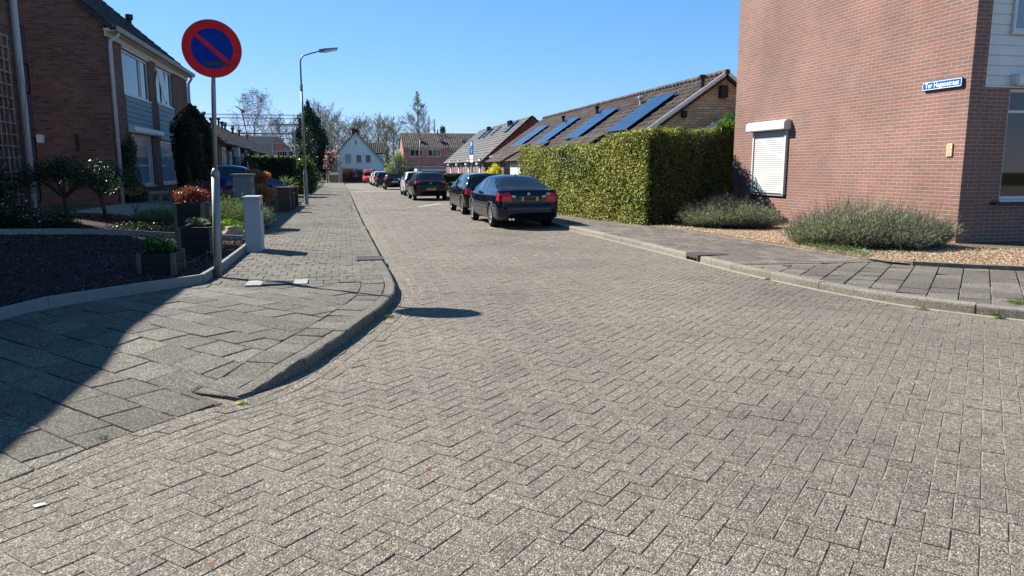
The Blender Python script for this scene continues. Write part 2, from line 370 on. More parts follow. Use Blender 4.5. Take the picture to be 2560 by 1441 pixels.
class MB:
    """collects faces; build() makes ONE mesh object. Coordinates are world ones unless local=True"""
    def __init__(s): s.v = []; s.f = []; s.r = []
    def add(s, vs, fs, r=None):
        b = len(s.v); s.v.extend([tuple(p) for p in vs]); s.f.extend([tuple(i + b for i in q) for q in fs])
        s.r.extend([random.random() if r is None else r] * len(vs)); return s
    def box(s, x0, x1, y0, y1, z0, z1, r=None):
        if x0 > x1: x0, x1 = x1, x0
        if y0 > y1: y0, y1 = y1, y0
        if z0 > z1: z0, z1 = z1, z0
        vs = [(x0, y0, z0), (x1, y0, z0), (x1, y1, z0), (x0, y1, z0), (x0, y0, z1), (x1, y0, z1), (x1, y1, z1), (x0, y1, z1)]
        return s.add(vs, [(0, 3, 2, 1), (4, 5, 6, 7), (0, 1, 5, 4), (1, 2, 6, 5), (2, 3, 7, 6), (3, 0, 4, 7)], r)
    def bbox(s, x0, x1, y0, y1, z0, z1, bv=0.01):
        """box with chamfered edges"""
        bm = bmesh.new(); bmesh.ops.create_cube(bm, size=1)
        for v in bm.verts:
            v.co = Vector(((x0 + x1) / 2 + v.co.x * abs(x1 - x0), (y0 + y1) / 2 + v.co.y * abs(y1 - y0), (z0 + z1) / 2 + v.co.z * abs(z1 - z0)))
        bmesh.ops.bevel(bm, geom=bm.edges[:], offset=bv, segments=2, affect='EDGES')
        bm.verts.index_update()
        s.add([v.co[:] for v in bm.verts], [[v.index for v in f.verts] for f in bm.faces]); bm.free(); return s
    def prism(s, pts, off, r=None):
        """polygon pts (3d) extruded by vector off"""
        n = len(pts); off = Vector(off)
        vs = [Vector(p) for p in pts] + [Vector(p) + off for p in pts]
        fs = [tuple(range(n))[::-1], tuple(range(n, 2 * n))] + [(i, (i + 1) % n, n + (i + 1) % n, n + i) for i in range(n)]
        return s.add(vs, fs, r)
    def tube(s, pts, rad, seg=8, cap=True, r=None):
        pts = [Vector(p) for p in pts]; n = len(pts)
        rads = rad if isinstance(rad, (list, tuple)) else [rad] * n
        vs = []; up = None
        for i, p in enumerate(pts):
            d = (pts[min(i + 1, n - 1)] - pts[max(i - 1, 0)]).normalized()
            if up is None: up = Vector((0, 0, 1)) if abs(d.z) < 0.9 else Vector((1, 0, 0))
            a = d.cross(up).normalized(); up = a.cross(d).normalized()
            for k in range(seg):
                t = 2 * math.pi * k / seg
                vs.append(p + (a * math.cos(t) + up * math.sin(t)) * rads[i])
        fs = []
        for i in range(n - 1):
            for k in range(seg):
                k2 = (k + 1) % seg
                fs.append((i * seg + k, i * seg + k2, (i + 1) * seg + k2, (i + 1) * seg + k))
        if cap: fs += [tuple(range(seg))[::-1], tuple(range((n - 1) * seg, n * seg))]
        return s.add(vs, fs, r)
    def lathe(s, prof, axis_o, axis='z', seg=24, r=None):
        """prof: list of (radius, height)"""
        vs = []; n = len(prof); o = Vector(axis_o)
        for (rr, h) in prof:
            for k in range(seg):
                t = 2 * math.pi * k / seg; c, d = rr * math.cos(t), rr * math.sin(t)
                vs.append(o + (Vector((c, d, h)) if axis == 'z' else Vector((h, c, d)) if axis == 'x' else Vector((c, h, d))))
        fs = [(i * seg + k, i * seg + (k + 1) % seg, (i + 1) * seg + (k + 1) % seg, (i + 1) * seg + k) for i in range(n - 1) for k in range(seg)]
        return s.add(vs, fs, r)
    def quad(s, a, b, c, d, r=None): return s.add([a, b, c, d], [(0, 1, 2, 3)], r)
    def build(s, name, mat, parent=None, smooth=False, local=False, rnd=False):
        me = bpy.data.meshes.new(name)
        off = Vector((0, 0, 0)) if (local or parent is None) else worldloc(parent)
        me.from_pydata([(x - off.x, y - off.y, z - off.z) for x, y, z in s.v], [], s.f)
        if rnd:
            a = me.attributes.new('rnd', 'FLOAT', 'POINT'); a.data.foreach_set('value', s.r)
        me.validate(); bm = bmesh.new(); bm.from_mesh(me); bmesh.ops.recalc_face_normals(bm, faces=bm.faces[:]); bm.to_mesh(me); bm.free()
        return link(name, me, mat, parent, smooth)

def origin_to(o, loc):
    """move a single-mesh thing's origin to its base without moving its shape"""
    loc = Vector(loc); o.data.transform(Matrix.Translation(-loc)); o.location = loc; return o

def npmesh(name, verts, quads, mat, parent=None, rnd=None, smooth=False):
    """fast mesh from numpy arrays: verts (n,3), faces (m,k)"""
    off = np.array(worldloc(parent)) if parent is not None else np.zeros(3)
    verts = np.asarray(verts, dtype=np.float64) - off
    quads = np.asarray(quads, dtype=np.int32)
    me = bpy.data.meshes.new(name)
    me.vertices.add(len(verts)); me.vertices.foreach_set('co', verts.astype(np.float32).ravel())
    k = quads.shape[1]; me.loops.add(quads.size); me.loops.foreach_set('vertex_index', quads.ravel())
    me.polygons.add(len(quads)); me.polygons.foreach_set('loop_start', np.arange(0, quads.size, k, dtype=np.int32))
    try: me.polygons.foreach_set('loop_total', np.full(len(quads), k, dtype=np.int32))
    except Exception: pass
    if rnd is not None:
        a = me.attributes.new('rnd', 'FLOAT', 'POINT'); a.data.foreach_set('value', np.asarray(rnd, dtype=np.float32))
    me.update(calc_edges=True); me.validate()
    return link(name, me, mat, parent, smooth)

def copy_tree(o, parent=None):
    c = o.copy(); COL.objects.link(c)
    if parent is not None: c.parent = parent
    for ch in list(o.children): copy_tree(ch, c)
    return c

def unit(a): return a / np.maximum(np.linalg.norm(a, axis=-1, keepdims=True), 1e-9)

def leaf_quads(P, Nrm, size, aspect=0.6, jitter=0.8, bias=None):
    """a folded diamond leaf (two triangles) at every point, facing roughly Nrm. returns verts, tris, rnd"""
    n = len(P)
    d = unit(Nrm + RNG.normal(size=(n, 3)) * jitter)
    t = unit(np.cross(d, RNG.normal(size=(n, 3)))); b = np.cross(d, t)
    s = (np.asarray(size) * RNG.uniform(0.6, 1.35, n))[:, None] if np.ndim(size) == 0 else np.asarray(size)[:, None]
    v = np.stack([P - t * s * .5, P + b * s * aspect * .5 + d * s * .08, P + t * s * .5, P - b * s * aspect * .5 + d * s * .08], 1).reshape(-1, 3)
    i = np.arange(n)[:, None] * 4
    f = np.concatenate([i + [0, 1, 2], i + [0, 2, 3]], 1).reshape(-1, 3)
    r = RNG.random(n) if bias is None else np.clip(bias, 0, 1)
    return v, f, np.repeat(r, 4)

def blob_points(blobs, n, shell=0.55):
    """points in a union of ellipsoids (cx,cy,cz,rx,ry,rz), denser toward the surface"""
    w = np.array([b[3] * b[4] * b[5] for b in blobs]) ** 0.7; w /= w.sum()
    idx = RNG.choice(len(blobs), n, p=w); B = np.array(blobs)[idx]
    d = unit(RNG.normal(size=(n, 3))); r = RNG.random(n) ** (1 - shell) if shell < 1 else np.ones(n)
    r = np.clip(r * (1 + RNG.normal(size=n) * .08), 0, 1.15)
    return B[:, :3] + d * B[:, 3:] * r[:, None], d

def crown(name, blobs, n, size, mat, parent=None, shell=0.6, aspect=0.6, jitter=0.8, zmin=None, topbias=0.0):
    P, d = blob_points(blobs, n, shell)
    if zmin is not None:
        k = P[:, 2] > zmin; P, d = P[k], d[k]
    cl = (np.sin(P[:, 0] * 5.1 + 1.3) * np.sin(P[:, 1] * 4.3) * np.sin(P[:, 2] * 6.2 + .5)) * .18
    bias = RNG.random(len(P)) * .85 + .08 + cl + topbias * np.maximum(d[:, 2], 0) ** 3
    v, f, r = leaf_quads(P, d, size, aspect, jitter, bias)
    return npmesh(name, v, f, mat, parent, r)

def blades(name, P, D, L, W, mat, parent=None, bend=0.25, bias=None):
    """thin tapered blades: base P, direction D (unit), length L, width W"""
    n = len(P); D = unit(D); s = unit(np.cross(D, RNG.normal(size=(n, 3))))
    L = np.broadcast_to(L, n)[:, None]; W = np.broadcast_to(W, n)[:, None]
    out = D.copy(); out[:, 2] = 0
    mid = P + D * L * .55; tip = P + D * L + out * L * bend + np.array([0, 0, -1]) * L * bend * .3
    v = np.stack([P - s * W * .5, P + s * W * .5, mid + s * W * .45, tip, mid - s * W * .45], 1).reshape(-1, 3)
    i = np.arange(n)[:, None] * 5
    f = np.concatenate([i + [0, 1, 2], i + [0, 2, 4], i + [4, 2, 3]], 1).reshape(-1, 3)
    r = RNG.random(n) if bias is None else bias
    return npmesh(name, v, f, mat, parent, np.repeat(r, 5))

def rounded(P0, pts_r): pass

def branch_tree(mb, p, d, L, r, depth, spread=0.5, rnd=None, up=0.25, kids=(2, 4), seg=5, minr=0.006, ratio=.72, droop=0.0):
    """recursive bare tree"""
    rnd = rnd or random
    pts = [p.copy()]; rr = [r]; q = p.copy(); dd = d.copy(); n = 3 if depth > 1 else 2
    for i in range(n):
        dd = (dd + Vector((rnd.uniform(-1, 1), rnd.uniform(-1, 1), rnd.uniform(-.6, .8))) * .16 + Vector((0, 0, up * .25 - droop * (0.35 if depth < 2 else 0)))).normalized()
        q = q + dd * L / n; pts.append(q.copy()); rr.append(max(r * (1 - .38 * (i + 1) / n), minr))
    mb.tube(pts, rr, seg if depth > 2 else 3, cap=False)
    if depth <= 0: return
    for j in range(rnd.randint(*kids)):
        t = rnd.uniform(.35, 1.0) if j else 1.0
        i = min(int(t * n), n - 1); base = pts[i].lerp(pts[i + 1], t * n - i) if t < 1 else pts[-1]
        a = rnd.uniform(0, 2 * math.pi); side = Vector((math.cos(a), math.sin(a), rnd.uniform(-.1, .5)))
        nd = (dd * (1 - spread * .5) + side * spread * rnd.uniform(.5, 1.1) + Vector((0, 0, up * .4))).normalized()
        branch_tree(mb, base, nd, L * rnd.uniform(ratio - .12, ratio + .1), max(rr[min(i + 1, n)] * .66, minr), depth - 1, spread, rnd, up, kids, seg, minr, ratio, droop)

def tile_roof(mb, O, U, V, L, W, tw=0.3, th=0.34, amp=0.022, step=0.03, thick=0.09, sl=None, seed=0, clip=None):
    """rows of overlapping tiles on the slope O + u*U + v*V (U along the eave, V up the slope)"""
    O = Vector(O); U = Vector(U).normalized(); V = Vector(V).normalized(); Nn = U.cross(V).normalized()
    if Nn.z < 0: Nn = -Nn
    rows = max(1, round(W / th)); cols = max(1, round(L / tw)); th = W / rows; tw = L / cols; rr = random.Random(seed)
    prof = [(0.0, -1.0), (.2, -.2), (.45, 1.0), (.75, .3)] if amp > 0 else [(0.0, 0.0), (.97, 0.0)]
    for r_ in range(rows):
        v0 = r_ * th; v1 = v0 + th
        for c in range(cols):
            u0 = c * tw
            us = [(u0 + tw * a, amp * b) for a, b in prof] + [(u0 + tw, amp * prof[0][1])]
            vs = []; fs = []; n = len(us)
            dz = rr.uniform(-.003, .003)
            for (u, h) in us: vs.append(O + U * u + V * (v0 - .015) + Nn * (h + step + dz))
            for (u, h) in us: vs.append(O + U * u + V * (v1) + Nn * (h + dz))
            for (u, h) in us: vs.append(O + U * u + V * (v0 - .015) + Nn * (h + dz - .004))
            for i in range(n - 1):
                fs.append((i, i + 1, n + i + 1, n + i)); fs.append((2 * n + i, 2 * n + i + 1, i + 1, i))
            mb.add(vs, fs, rr.random())
    a = O - Nn * (thick + amp + .004); t = -Nn * .0
    p = [a, a + U * L, a + U * L + V * W, a + V * W]
    mb.prism(p, Nn * thick, .3)
    return mb

def wall_holes(mb, axis, c, u0, u1, z0, z1, holes, depth=0.12, out=1):
    """wall face in plane axis=c with rectangular openings (ua,ub,za,zb) and their reveals going inwards (-out*depth)"""
    us = sorted({u0, u1, *[h[0] for h in holes], *[h[1] for h in holes]}); zs = sorted({z0, z1, *[h[2] for h in holes], *[h[3] for h in holes]})
    def P(u, z, d=0.0):
        return (c - out * d, u, z) if axis == 'x' else (u, c - out * d, z)
    inside = lambda u, z: any(h[0] < u < h[1] and h[2] < z < h[3] for h in holes)
    for i in range(len(us) - 1):
        for j in range(len(zs) - 1):
            um, zm = (us[i] + us[i + 1]) / 2, (zs[j] + zs[j + 1]) / 2
            if um < u0 or um > u1 or zm < z0 or zm > z1 or inside(um, zm): continue
            mb.quad(P(us[i], zs[j]), P(us[i + 1], zs[j]), P(us[i + 1], zs[j + 1]), P(us[i], zs[j + 1]))
    for (a, b, c0, c1) in holes:
        mb.quad(P(a, c0), P(a, c1), P(a, c1, depth), P(a, c0, depth)); mb.quad(P(b, c0), P(b, c1), P(b, c1, depth), P(b, c0, depth))
        mb.quad(P(a, c0), P(b, c0), P(b, c0, depth), P(a, c0, depth)); mb.quad(P(a, c1), P(b, c1), P(b, c1, depth), P(a, c1, depth))
    return mb

def window(parent, axis, c, u0, u1, z0, z1, bars=(), hbars=(), out=1, fw=0.06, inset=0.07, glass='glass', frame='white', sill=True, name='window'):
    """frame mesh with a glass pane as its child; sill"""
    def bx(mb, ua, ub, za, zb, d0, d1):
        a, b = c - out * d0, c - out * d1
        if axis == 'x': mb.box(a, b, ua, ub, za, zb)
        else: mb.box(ua, ub, a, b, za, zb)
    f = MB(); d0, d1 = inset, inset + .055
    bx(f, u0, u1, z1 - fw, z1, d0, d1); bx(f, u0, u1, z0, z0 + fw, d0, d1)
    bx(f, u0, u0 + fw, z0 + fw, z1 - fw, d0, d1); bx(f, u1 - fw, u1, z0 + fw, z1 - fw, d0, d1)
    for t in bars:
        u = u0 + (u1 - u0) * t; bx(f, u - fw * .5, u + fw * .5, z0 + fw, z1 - fw, d0 + .004, d1 - .004)
    for t in hbars:
        z = z0 + (z1 - z0) * t; bx(f, u0 + fw, u1 - fw, z - fw * .4, z + fw * .4, d0 + .006, d1 - .006)
    w = f.build(name, M[frame], parent)
    g_ = MB(); bx(g_, u0 + .01, u1 - .01, z0 + .01, z1 - .01, inset + .03, inset + .036)
    g_.build('pane', M[glass], w)
    if sill:
        s_ = MB(); bx(s_, u0 - .02, u1 + .02, z0 - .05, z0 - .003, -.04, inset + .02); s_.build('sill', M[frame], w)
    return w

_fontcache = {}
def text_mesh(name, s, size, mat, origin, ux, uz, depth=0.004, parent=None, align='CENTER', stretch=1.0, bold=0.0):
    """text as mesh; ux = reading direction, uz = up direction"""
    cu = bpy.data.curves.new(name, 'FONT'); cu.body = s; cu.size = size; cu.align_x = align; cu.align_y = 'CENTER'; cu.offset = bold
    o = bpy.data.objects.new(name, cu); COL.objects.link(o)
    bpy.context.view_layer.update()
    me = bpy.data.meshes.new_from_object(o.evaluated_get(bpy.context.evaluated_depsgraph_get()))
    bpy.data.objects.remove(o); bpy.data.curves.remove(cu)
    ux = Vector(ux).normalized(); uz = Vector(uz).normalized(); nn = ux.cross(uz)
    off = Vector(origin) - (worldloc(parent) if parent is not None else Vector((0, 0, 0)))
    me.transform(Matrix(((ux.x * stretch, uz.x, nn.x, off.x), (ux.y * stretch, uz.y, nn.y, off.y), (ux.z * stretch, uz.z, nn.z, off.z), (0, 0, 0, 1))))
    me.name = name
    return link(name, me, mat, parent)

def sm(t):
    t = min(max(t, 0.0), 1.0); return t * t * (3 - 2 * t)
def zr(y):
    """height of the carriageway: it falls gently away down the street"""
    return -.42 * sm((y - 22) / 70.0)
def polyat(pl, y):
    for (a, b), (c, d) in zip(pl, pl[1:]):
        if b <= y <= d: return a + (c - a) * (y - b) / (d - b)
    return pl[0][0] if y < pl[0][1] else pl[-1][0]
# ================================================================ GROUND, ROAD, PAVEMENTS
KL = [(-.77, 5.28), (-.53, 5.63), (-.34, 6.05), (-.17, 6.55), (.06, 7.2), (.27, 7.89), (.43, 8.45), (.53, 8.94), (.585, 9.5), (.60, 10.01), (.60, 10.8), (.575, 11.62), (.55, 13.82), (.49, 18.04), (.43, 22.0), (.36, 31.5), (.30, 45.0), (.24, 60.0), (.05, 80.0), (-.17, 100.0), (-.25, 107.0)]
LB = [(-7.0, -2.6), (-4.2, 1.0), (-2.6, 2.98), (-1.78, 4.08), (-1.44, 4.60), (-1.0, 5.12)]
KR = [(20, .6), (13, 2.9), (9.6, 4.35), (8.2, 5.2), (7.55, 5.75), (7.03, 6.38), (6.65, 6.9), (6.37, 7.42), (6.16, 8.2), (6.00, 9.28), (5.92, 10.3), (5.88, 11.7), (5.83, 14.45), (5.70, 17.7), (5.60, 19.1), (5.5, 30), (5.4, 50), (5.2, 80), (4.9, 107)]
ER = [(20, 4.4), (14.5, 6.2), (11.5, 7.55), (9.71, 8.89), (8.9, 9.55), (8.35, 10.05), (8.30, 10.8), (8.22, 12.2), (8.08, 15.0), (7.89, 17.57), (7.73, 18.3), (7.25, 21.1), (6.94, 24.5), (6.60, 28), (6.9, 32), (7.1, 50), (7.0, 80), (6.8, 107)]
EL = [(-11.5, -1.2), (-6.6, 4.8), (-3.52, 8.44), (-2.74, 9.45), (-1.93, 10.27), (-1.87, 11.43), (-1.85, 14.4), (-2.08, 16.5), (-2.2, 19.5), (-2.28, 27.0), (-1.88, 27.3), (-1.88, 32.0), (-2.0, 42), (-2.1, 56), (-2.3, 75), (-2.6, 107)]

def offset(pl, d):
    out = []
    for i, p in enumerate(pl):
        a = pl[max(i - 1, 0)]; b = pl[min(i + 1, len(pl) - 1)]
        dx, dy = b[0] - a[0], b[1] - a[1]; l = math.hypot(dx, dy)
        out.append((p[0] + d * dy / l, p[1] - d * dx / l))
    return out
def resample(pl, step):
    out = [pl[0]]; acc = 0.0
    for a, b in zip(pl, pl[1:]):
        l = math.hypot(b[0] - a[0], b[1] - a[1]); n = max(1, int(round(l / step)))
        for i in range(1, n + 1): out.append((a[0] + (b[0] - a[0]) * i / n, a[1] + (b[1] - a[1]) * i / n))
    return out
def arclen(pl):
    s = [0.0]
    for a, b in zip(pl, pl[1:]): s.append(s[-1] + math.hypot(b[0] - a[0], b[1] - a[1]))
    return s
def at_s(pl, S, s):
    s = min(max(s, 0), S[-1] - 1e-6); i = int(np.searchsorted(S, s, 'right')) - 1; i = min(i, len(pl) - 2)
    t = (s - S[i]) / (S[i + 1] - S[i]); a, b = pl[i], pl[i + 1]
    return (a[0] + (b[0] - a[0]) * t, a[1] + (b[1] - a[1]) * t)
def smoothpl(pl, it=2):
    for _ in range(it):
        q = [pl[0]]
        for a, b in zip(pl, pl[1:]):
            q.append((a[0] * .75 + b[0] * .25, a[1] * .75 + b[1] * .25)); q.append((a[0] * .25 + b[0] * .75, a[1] * .25 + b[1] * .75))
        q.append(pl[-1]); pl = q
    return pl
KLs = smoothpl(KL); KRs = smoothpl(KR)
def zroad(x, y):
    return zr(y) + .010 * math.sin(x * .9 + 1) * math.sin(y * .7) * (1 if y < 20 else 0)
def zpl(x, y):
    s = ((x + .88) + (y - 5.33)) * .7071
    return zroad(x, y) + .004 + .099 * sm((s + .15) / .95)
def zpr(x, y): return zr(y) + .105

def clip(subj, conv):
    """Sutherland-Hodgman: polygon subj clipped by convex polygon conv (counter-clockwise)"""
    out = subj
    for i in range(len(conv)):
        a, b = conv[i], conv[(i + 1) % len(conv)]; inp = out; out = []
        if not inp: break
        ex, ey = b[0] - a[0], b[1] - a[1]
        side = lambda p: ex * (p[1] - a[1]) - ey * (p[0] - a[0])
        for j in range(len(inp)):
            p, q = inp[j - 1], inp[j]; sp, sq = side(p), side(q)
            if (sp >= 0) != (sq >= 0):
                t = sp / (sp - sq); out.append((p[0] + (q[0] - p[0]) * t, p[1] + (q[1] - p[1]) * t))
            if sq >= 0: out.append(q)
    return out
def area(p): return .5 * sum(p[i - 1][0] * p[i][1] - p[i][0] * p[i - 1][1] for i in range(len(p)))
def inpoly(x, y, poly):
    c = False; j = len(poly) - 1
    for i in range(len(poly)):
        xi, yi = poly[i]; xj, yj = poly[j]
        if (yi > y) != (yj > y) and x < (xj - xi) * (y - yi) / (yj - yi) + xi: c = not c
        j = i
    return c
def inset(p, d):
    n = len(p); out = []
    for i in range(n):
        a, b, c = p[i - 1], p[i], p[(i + 1) % n]
        e1 = (b[0] - a[0], b[1] - a[1]); e2 = (c[0] - b[0], c[1] - b[1]); l1 = math.hypot(*e1); l2 = math.hypot(*e2)
        if l1 < 1e-6 or l2 < 1e-6: return None
        n1 = (-e1[1] / l1, e1[0] / l1); n2 = (-e2[1] / l2, e2[0] / l2)
        k = 1 + n1[0] * n2[0] + n1[1] * n2[1]
        if k < .25: k = .25
        out.append((b[0] + d * (n1[0] + n2[0]) / k, b[1] + d * (n1[1] + n2[1]) / k))
    return out if area(out) > 1e-4 else None

class Pavers:
    def __init__(s): s.v = []; s.f = []; s.r = []
    def add(s, poly, zf, gap=.006, bev=.005, dzr=.0015, tilt=.006, depth=.014, r=None, vr=.003):
        if area(poly) < 0: poly = poly[::-1]
        A = inset(poly, gap / 2)
        if not A or area(A) < .0012: return
        C = inset(A, bev)
        if not C: return
        n = len(A); cx = sum(p[0] for p in A) / n; cy = sum(p[1] for p in A) / n
        dz = random.gauss(0, dzr); tx = random.gauss(0, tilt); ty = random.gauss(0, tilt); b = len(s.v)
        h = lambda p, o: (p[0], p[1], zf(p[0], p[1]) + dz + tx * (p[0] - cx) + ty * (p[1] - cy) + o)
        j = [random.uniform(-vr, vr) * .5 for _ in range(2 * n)]
        A = [(p[0] + j[i], p[1] + j[n + i]) for i, p in enumerate(A)]; C = [(p[0] + j[i], p[1] + j[n + i]) for i, p in enumerate(C)]
        s.v += [h(p, -depth) for p in A] + [h(p, -bev * .7) for p in A] + [h(p, 0) for p in C]
        for i in range(n):
            k = (i + 1) % n
            s.f.append((b + i, b + k, b + n + k, b + n + i)); s.f.append((b + n + i, b + n + k, b + 2 * n + k, b + 2 * n + i))
        s.f.append(tuple(range(b + 2 * n, b + 3 * n)))
        s.r += [random.random() if r is None else r] * (3 * n)
    def build(s, name, mat, parent=None):
        me = bpy.data.meshes.new(name); me.from_pydata(s.v, [], s.f)
        a = me.attributes.new('rnd', 'FLOAT', 'POINT'); a.data.foreach_set('value', s.r)
        return link(name, me, mat, parent)

def lay(pv, region, rects, zf, clipy=1e9, **kw):
    xs = [p[0] for p in region]; ys = [p[1] for p in region]; x0, x1, y0, y1 = min(xs), max(xs), min(ys), max(ys)
    if area(region) < 0: region = region[::-1]
    for rc in rects:
        cx = sum(p[0] for p in rc) / 4; cy = sum(p[1] for p in rc) / 4
        if cx < x0 - .4 or cx > x1 + .4 or cy < y0 - .4 or cy > y1 + .4: continue
        ins = [inpoly(p[0], p[1], region) for p in rc]
        if all(ins): pv.add(rc, zf, **kw)
        elif any(ins) or inpoly(cx, cy, region):
            if cy > clipy:
                if inpoly(cx, cy, region): pv.add(rc, zf, **kw)
                continue
            loc = clip(region, rc if area(rc) > 0 else rc[::-1])
            q = []
            for p in loc:
                if not q or math.hypot(p[0] - q[-1][0], p[1] - q[-1][1]) > .004: q.append(p)
            if len(q) > 2 and math.hypot(q[0][0] - q[-1][0], q[0][1] - q[-1][1]) < .004: q.pop()
            if len(q) >= 3: pv.add(q, zf, **kw)

def rot(rects, ang, ox=0, oy=0):
    c, s_ = math.cos(ang), math.sin(ang)
    return [[(ox + x * c - y * s_, oy + x * s_ + y * c) for x, y in r] for r in rects]
def herring(a, n0, n1, m0, m1):
    out = []
    for i in range(n0, n1):
        for j in range(m0, m1):
            t = (i - j) % 4
            if t == 0: out.append([(i * a, j * a), ((i + 2) * a, j * a), ((i + 2) * a, (j + 1) * a), (i * a, (j + 1) * a)])
            elif t == 3: out.append([(i * a, j * a), ((i + 1) * a, j * a), ((i + 1) * a, (j + 2) * a), (i * a, (j + 2) * a)])
    return out
def running(w, l, x0, x1, y0, y1, jit=.0):
    """rows along x, row height w, block length l, half-bond"""
    out = []
    for j in range(int(y0 / w), int(y1 / w) + 1):
        o = (l / 2 if j % 2 else 0) + random.uniform(-jit, jit)
        for i in range(int(x0 / l) - 1, int(x1 / l) + 2):
            out.append([(i * l + o, j * w), ((i + 1) * l + o, j * w), ((i + 1) * l + o, (j + 1) * w), (i * l + o, (j + 1) * w)])
    return out

def strip(pv, pl, d0, rows, w, l, zf, y1=1e9, stagger=True, **kw):
    for r_ in range(rows):
        a = offset(pl, d0 + r_ * w); b = offset(pl, d0 + (r_ + 1) * w); S = arclen(a); Sb = arclen(b); L = S[-1]
        s = -(l / 2 if (r_ % 2 and stagger) else 0)
        while s < L:
            e = min(s + l, L); s_ = max(s, 0)
            if e - s_ > .03:
                p = [at_s(a, S, s_), at_s(a, S, e), at_s(b, Sb, e / L * Sb[-1]), at_s(b, Sb, s_ / L * Sb[-1])]
                if p[0][1] > y1: break
                pv.add(p, zf, **kw)
            s += l

# ground sheet out to the horizon
mb = MB(); mb.add([(-900, -300, -.75), (900, -300, -.75), (900, 1200, -.75), (-900, 1200, -.75)], [(0, 1, 2, 3)])
tag(mb.build('ground', M['earth']), kind='structure')
def sheet(name, x0, x1, y0, y1, zf, mat, nx, ny, keep=None):
    xs = np.linspace(x0, x1, nx + 1); ys = np.linspace(y0, y1, ny + 1); m = MB()
    vs = [(x, y, zf(x, y)) for y in ys for x in xs]
    fs = [(j * (nx + 1) + i, j * (nx + 1) + i + 1, (j + 1) * (nx + 1) + i + 1, (j + 1) * (nx + 1) + i) for j in range(ny) for i in range(nx) if keep is None or keep((xs[i] + xs[i + 1]) / 2, (ys[j] + ys[j + 1]) / 2)]
    m.add(vs, fs); return tag(m.build(name, mat), kind='structure')
sheet('road_bed', -12, 26, -8, 112, lambda x, y: zroad(x, y) - (.0042 if x > polyat(LB + KLs[1:], y) - .14 else .08), M['sand'], 290, 330)
sheet('cross_road', -60, 60, -34, -8, lambda x, y: -.006, M['sand'], 2, 2)  # unseen street ground behind camera, added to brighten window reflection and bounce
sheet('side_ground', 2, 90, 112, 260, lambda x, y: -.46, M['earth'], 2, 2)
sheet('side_ground', -90, 2, 112, 260, lambda x, y: -.46, M['earth'], 2, 2)

# road: herringbone blocks at 45 degrees, with three rows of blocks following the left kerb
edge = LB + KLs[1:]
gut = offset(edge, .325)
region = [(p[0], p[1]) for p in gut if p[1] < 62] + [p for p in reversed(KRs) if p[1] < 62 and p[1] > 3] + [(13, -2), (-3, -2)]
pv = Pavers()

a_ = .1085; rects = []
for i in range(-60, 640):
    for j in range(-200, 640):
        t = (i - j) % 4
        if t not in (0, 3): continue
        x = (i * a_ - j * a_) * .7071; y = (i * a_ + j * a_) * .7071
        if y < -1 or y > 62 or x < -4.5 or x > 12.5 or (y > 12 and (x < .5 or x > 6.3)): continue
        q = [(i, j), (i + 2, j), (i + 2, j + 1), (i, j + 1)] if t == 0 else [(i, j), (i + 1, j), (i + 1, j + 2), (i, j + 2)]
        rects.append([((u - v) * a_ * .7071, (u + v) * a_ * .7071) for u, v in q])
lay(pv, region, rects, zroad, clipy=26, gap=.0050, bev=.0028, dzr=.0012, tilt=.0045, depth=.016)
tag(pv.build('road', M['road']), kind='structure')
pv = Pavers(); strip(pv, edge, .002, 3, .1075, .215, zroad, y1=60, gap=.006, bev=.004, tilt=.006, depth=.016)
tag(pv.build('road_gutter', M['roadband']), kind='structure')

# road beyond the modelled blocks
far = sheet('road_far', -.1, 5.2, 61.9, 107, lambda x, y: zr(y) + .001, M['road'], 2, 30)
a = far.data.attributes.new('rnd', 'FLOAT', 'POINT'); a.data.foreach_set('value', [random.random() * .5 + .25 for _ in far.data.vertices])
sheet('cross_road', -60, 60, 105, 112, lambda x, y: -.425, M['sand'], 2, 2)

# left pavement
def xleft(y): return polyat(EL, y)
def xkerb(y): return polyat(LB + KLs[1:], y) if y > -2.6 else -7
def pav_bed(name, fl, fr, zf, y0, y1, n, mat):
    m = MB(); ys = [y0 + (y1 - y0) * (i / n) ** 1.8 for i in range(n + 1)]; k = 24; vs = []
    for y in ys:
        a, b = fl(y), fr(y)
        for j in range(k + 1):
            x = a + (b - a) * j / k; vs.append((x, y, zf(x, y) - (.027 if y < 10.2 else .010)))
    fs = [(i * (k + 1) + j, i * (k + 1) + j + 1, (i + 1) * (k + 1) + j + 1, (i + 1) * (k + 1) + j) for i in range(n) for j in range(k)]
    m.add(vs, fs); return tag(m.build(name, mat), kind='structure')
pav_bed('pavement_bed', lambda y: xleft(y) - .03, lambda y: xkerb(y) - (.05 if y > 5.3 else .0), zpl, -1.0, 107, 400, M['sandp'])
KB = .135
pv = Pavers()
strip(pv, [p for p in offset(KLs, -KB - .30) if p[1] < 10.3], 0, 1, .30, .30, zpl, gap=.010, bev=.006, tilt=.012, dzr=.002, depth=.02)
inner = [p for p in offset(KLs, -KB - .30) if p[1] < 9.8]
reg1 = [(-7, -2.6), (-4.2, 1.0), (-2.6, 2.98), (-1.78, 4.08), (-1.44, 4.60), (-1.0, 5.12), (-.88, 5.26)] + inner + [(inner[-1][0], 9.9), (-2.3, 9.9), (-2.74, 9.45), (-3.52, 8.44), (-6.6, 4.8), (-11.5, -1.2)]
rects = []
w_, l_ = .305, .455
for j in range(-30, 60):       # rows follow the -47 degree direction
    for i in range(-60, 60):
        u0 = i * l_ * .0 ; 
        o = (l_ / 2 if j % 2 else 0) + math.sin(j * 7.7) * .03
        rects.append([(i * l_ + o, j * w_), ((i + 1) * l_ + o, j * w_), ((i + 1) * l_ + o, (j + 1) * w_), (i * l_ + o, (j + 1) * w_)])
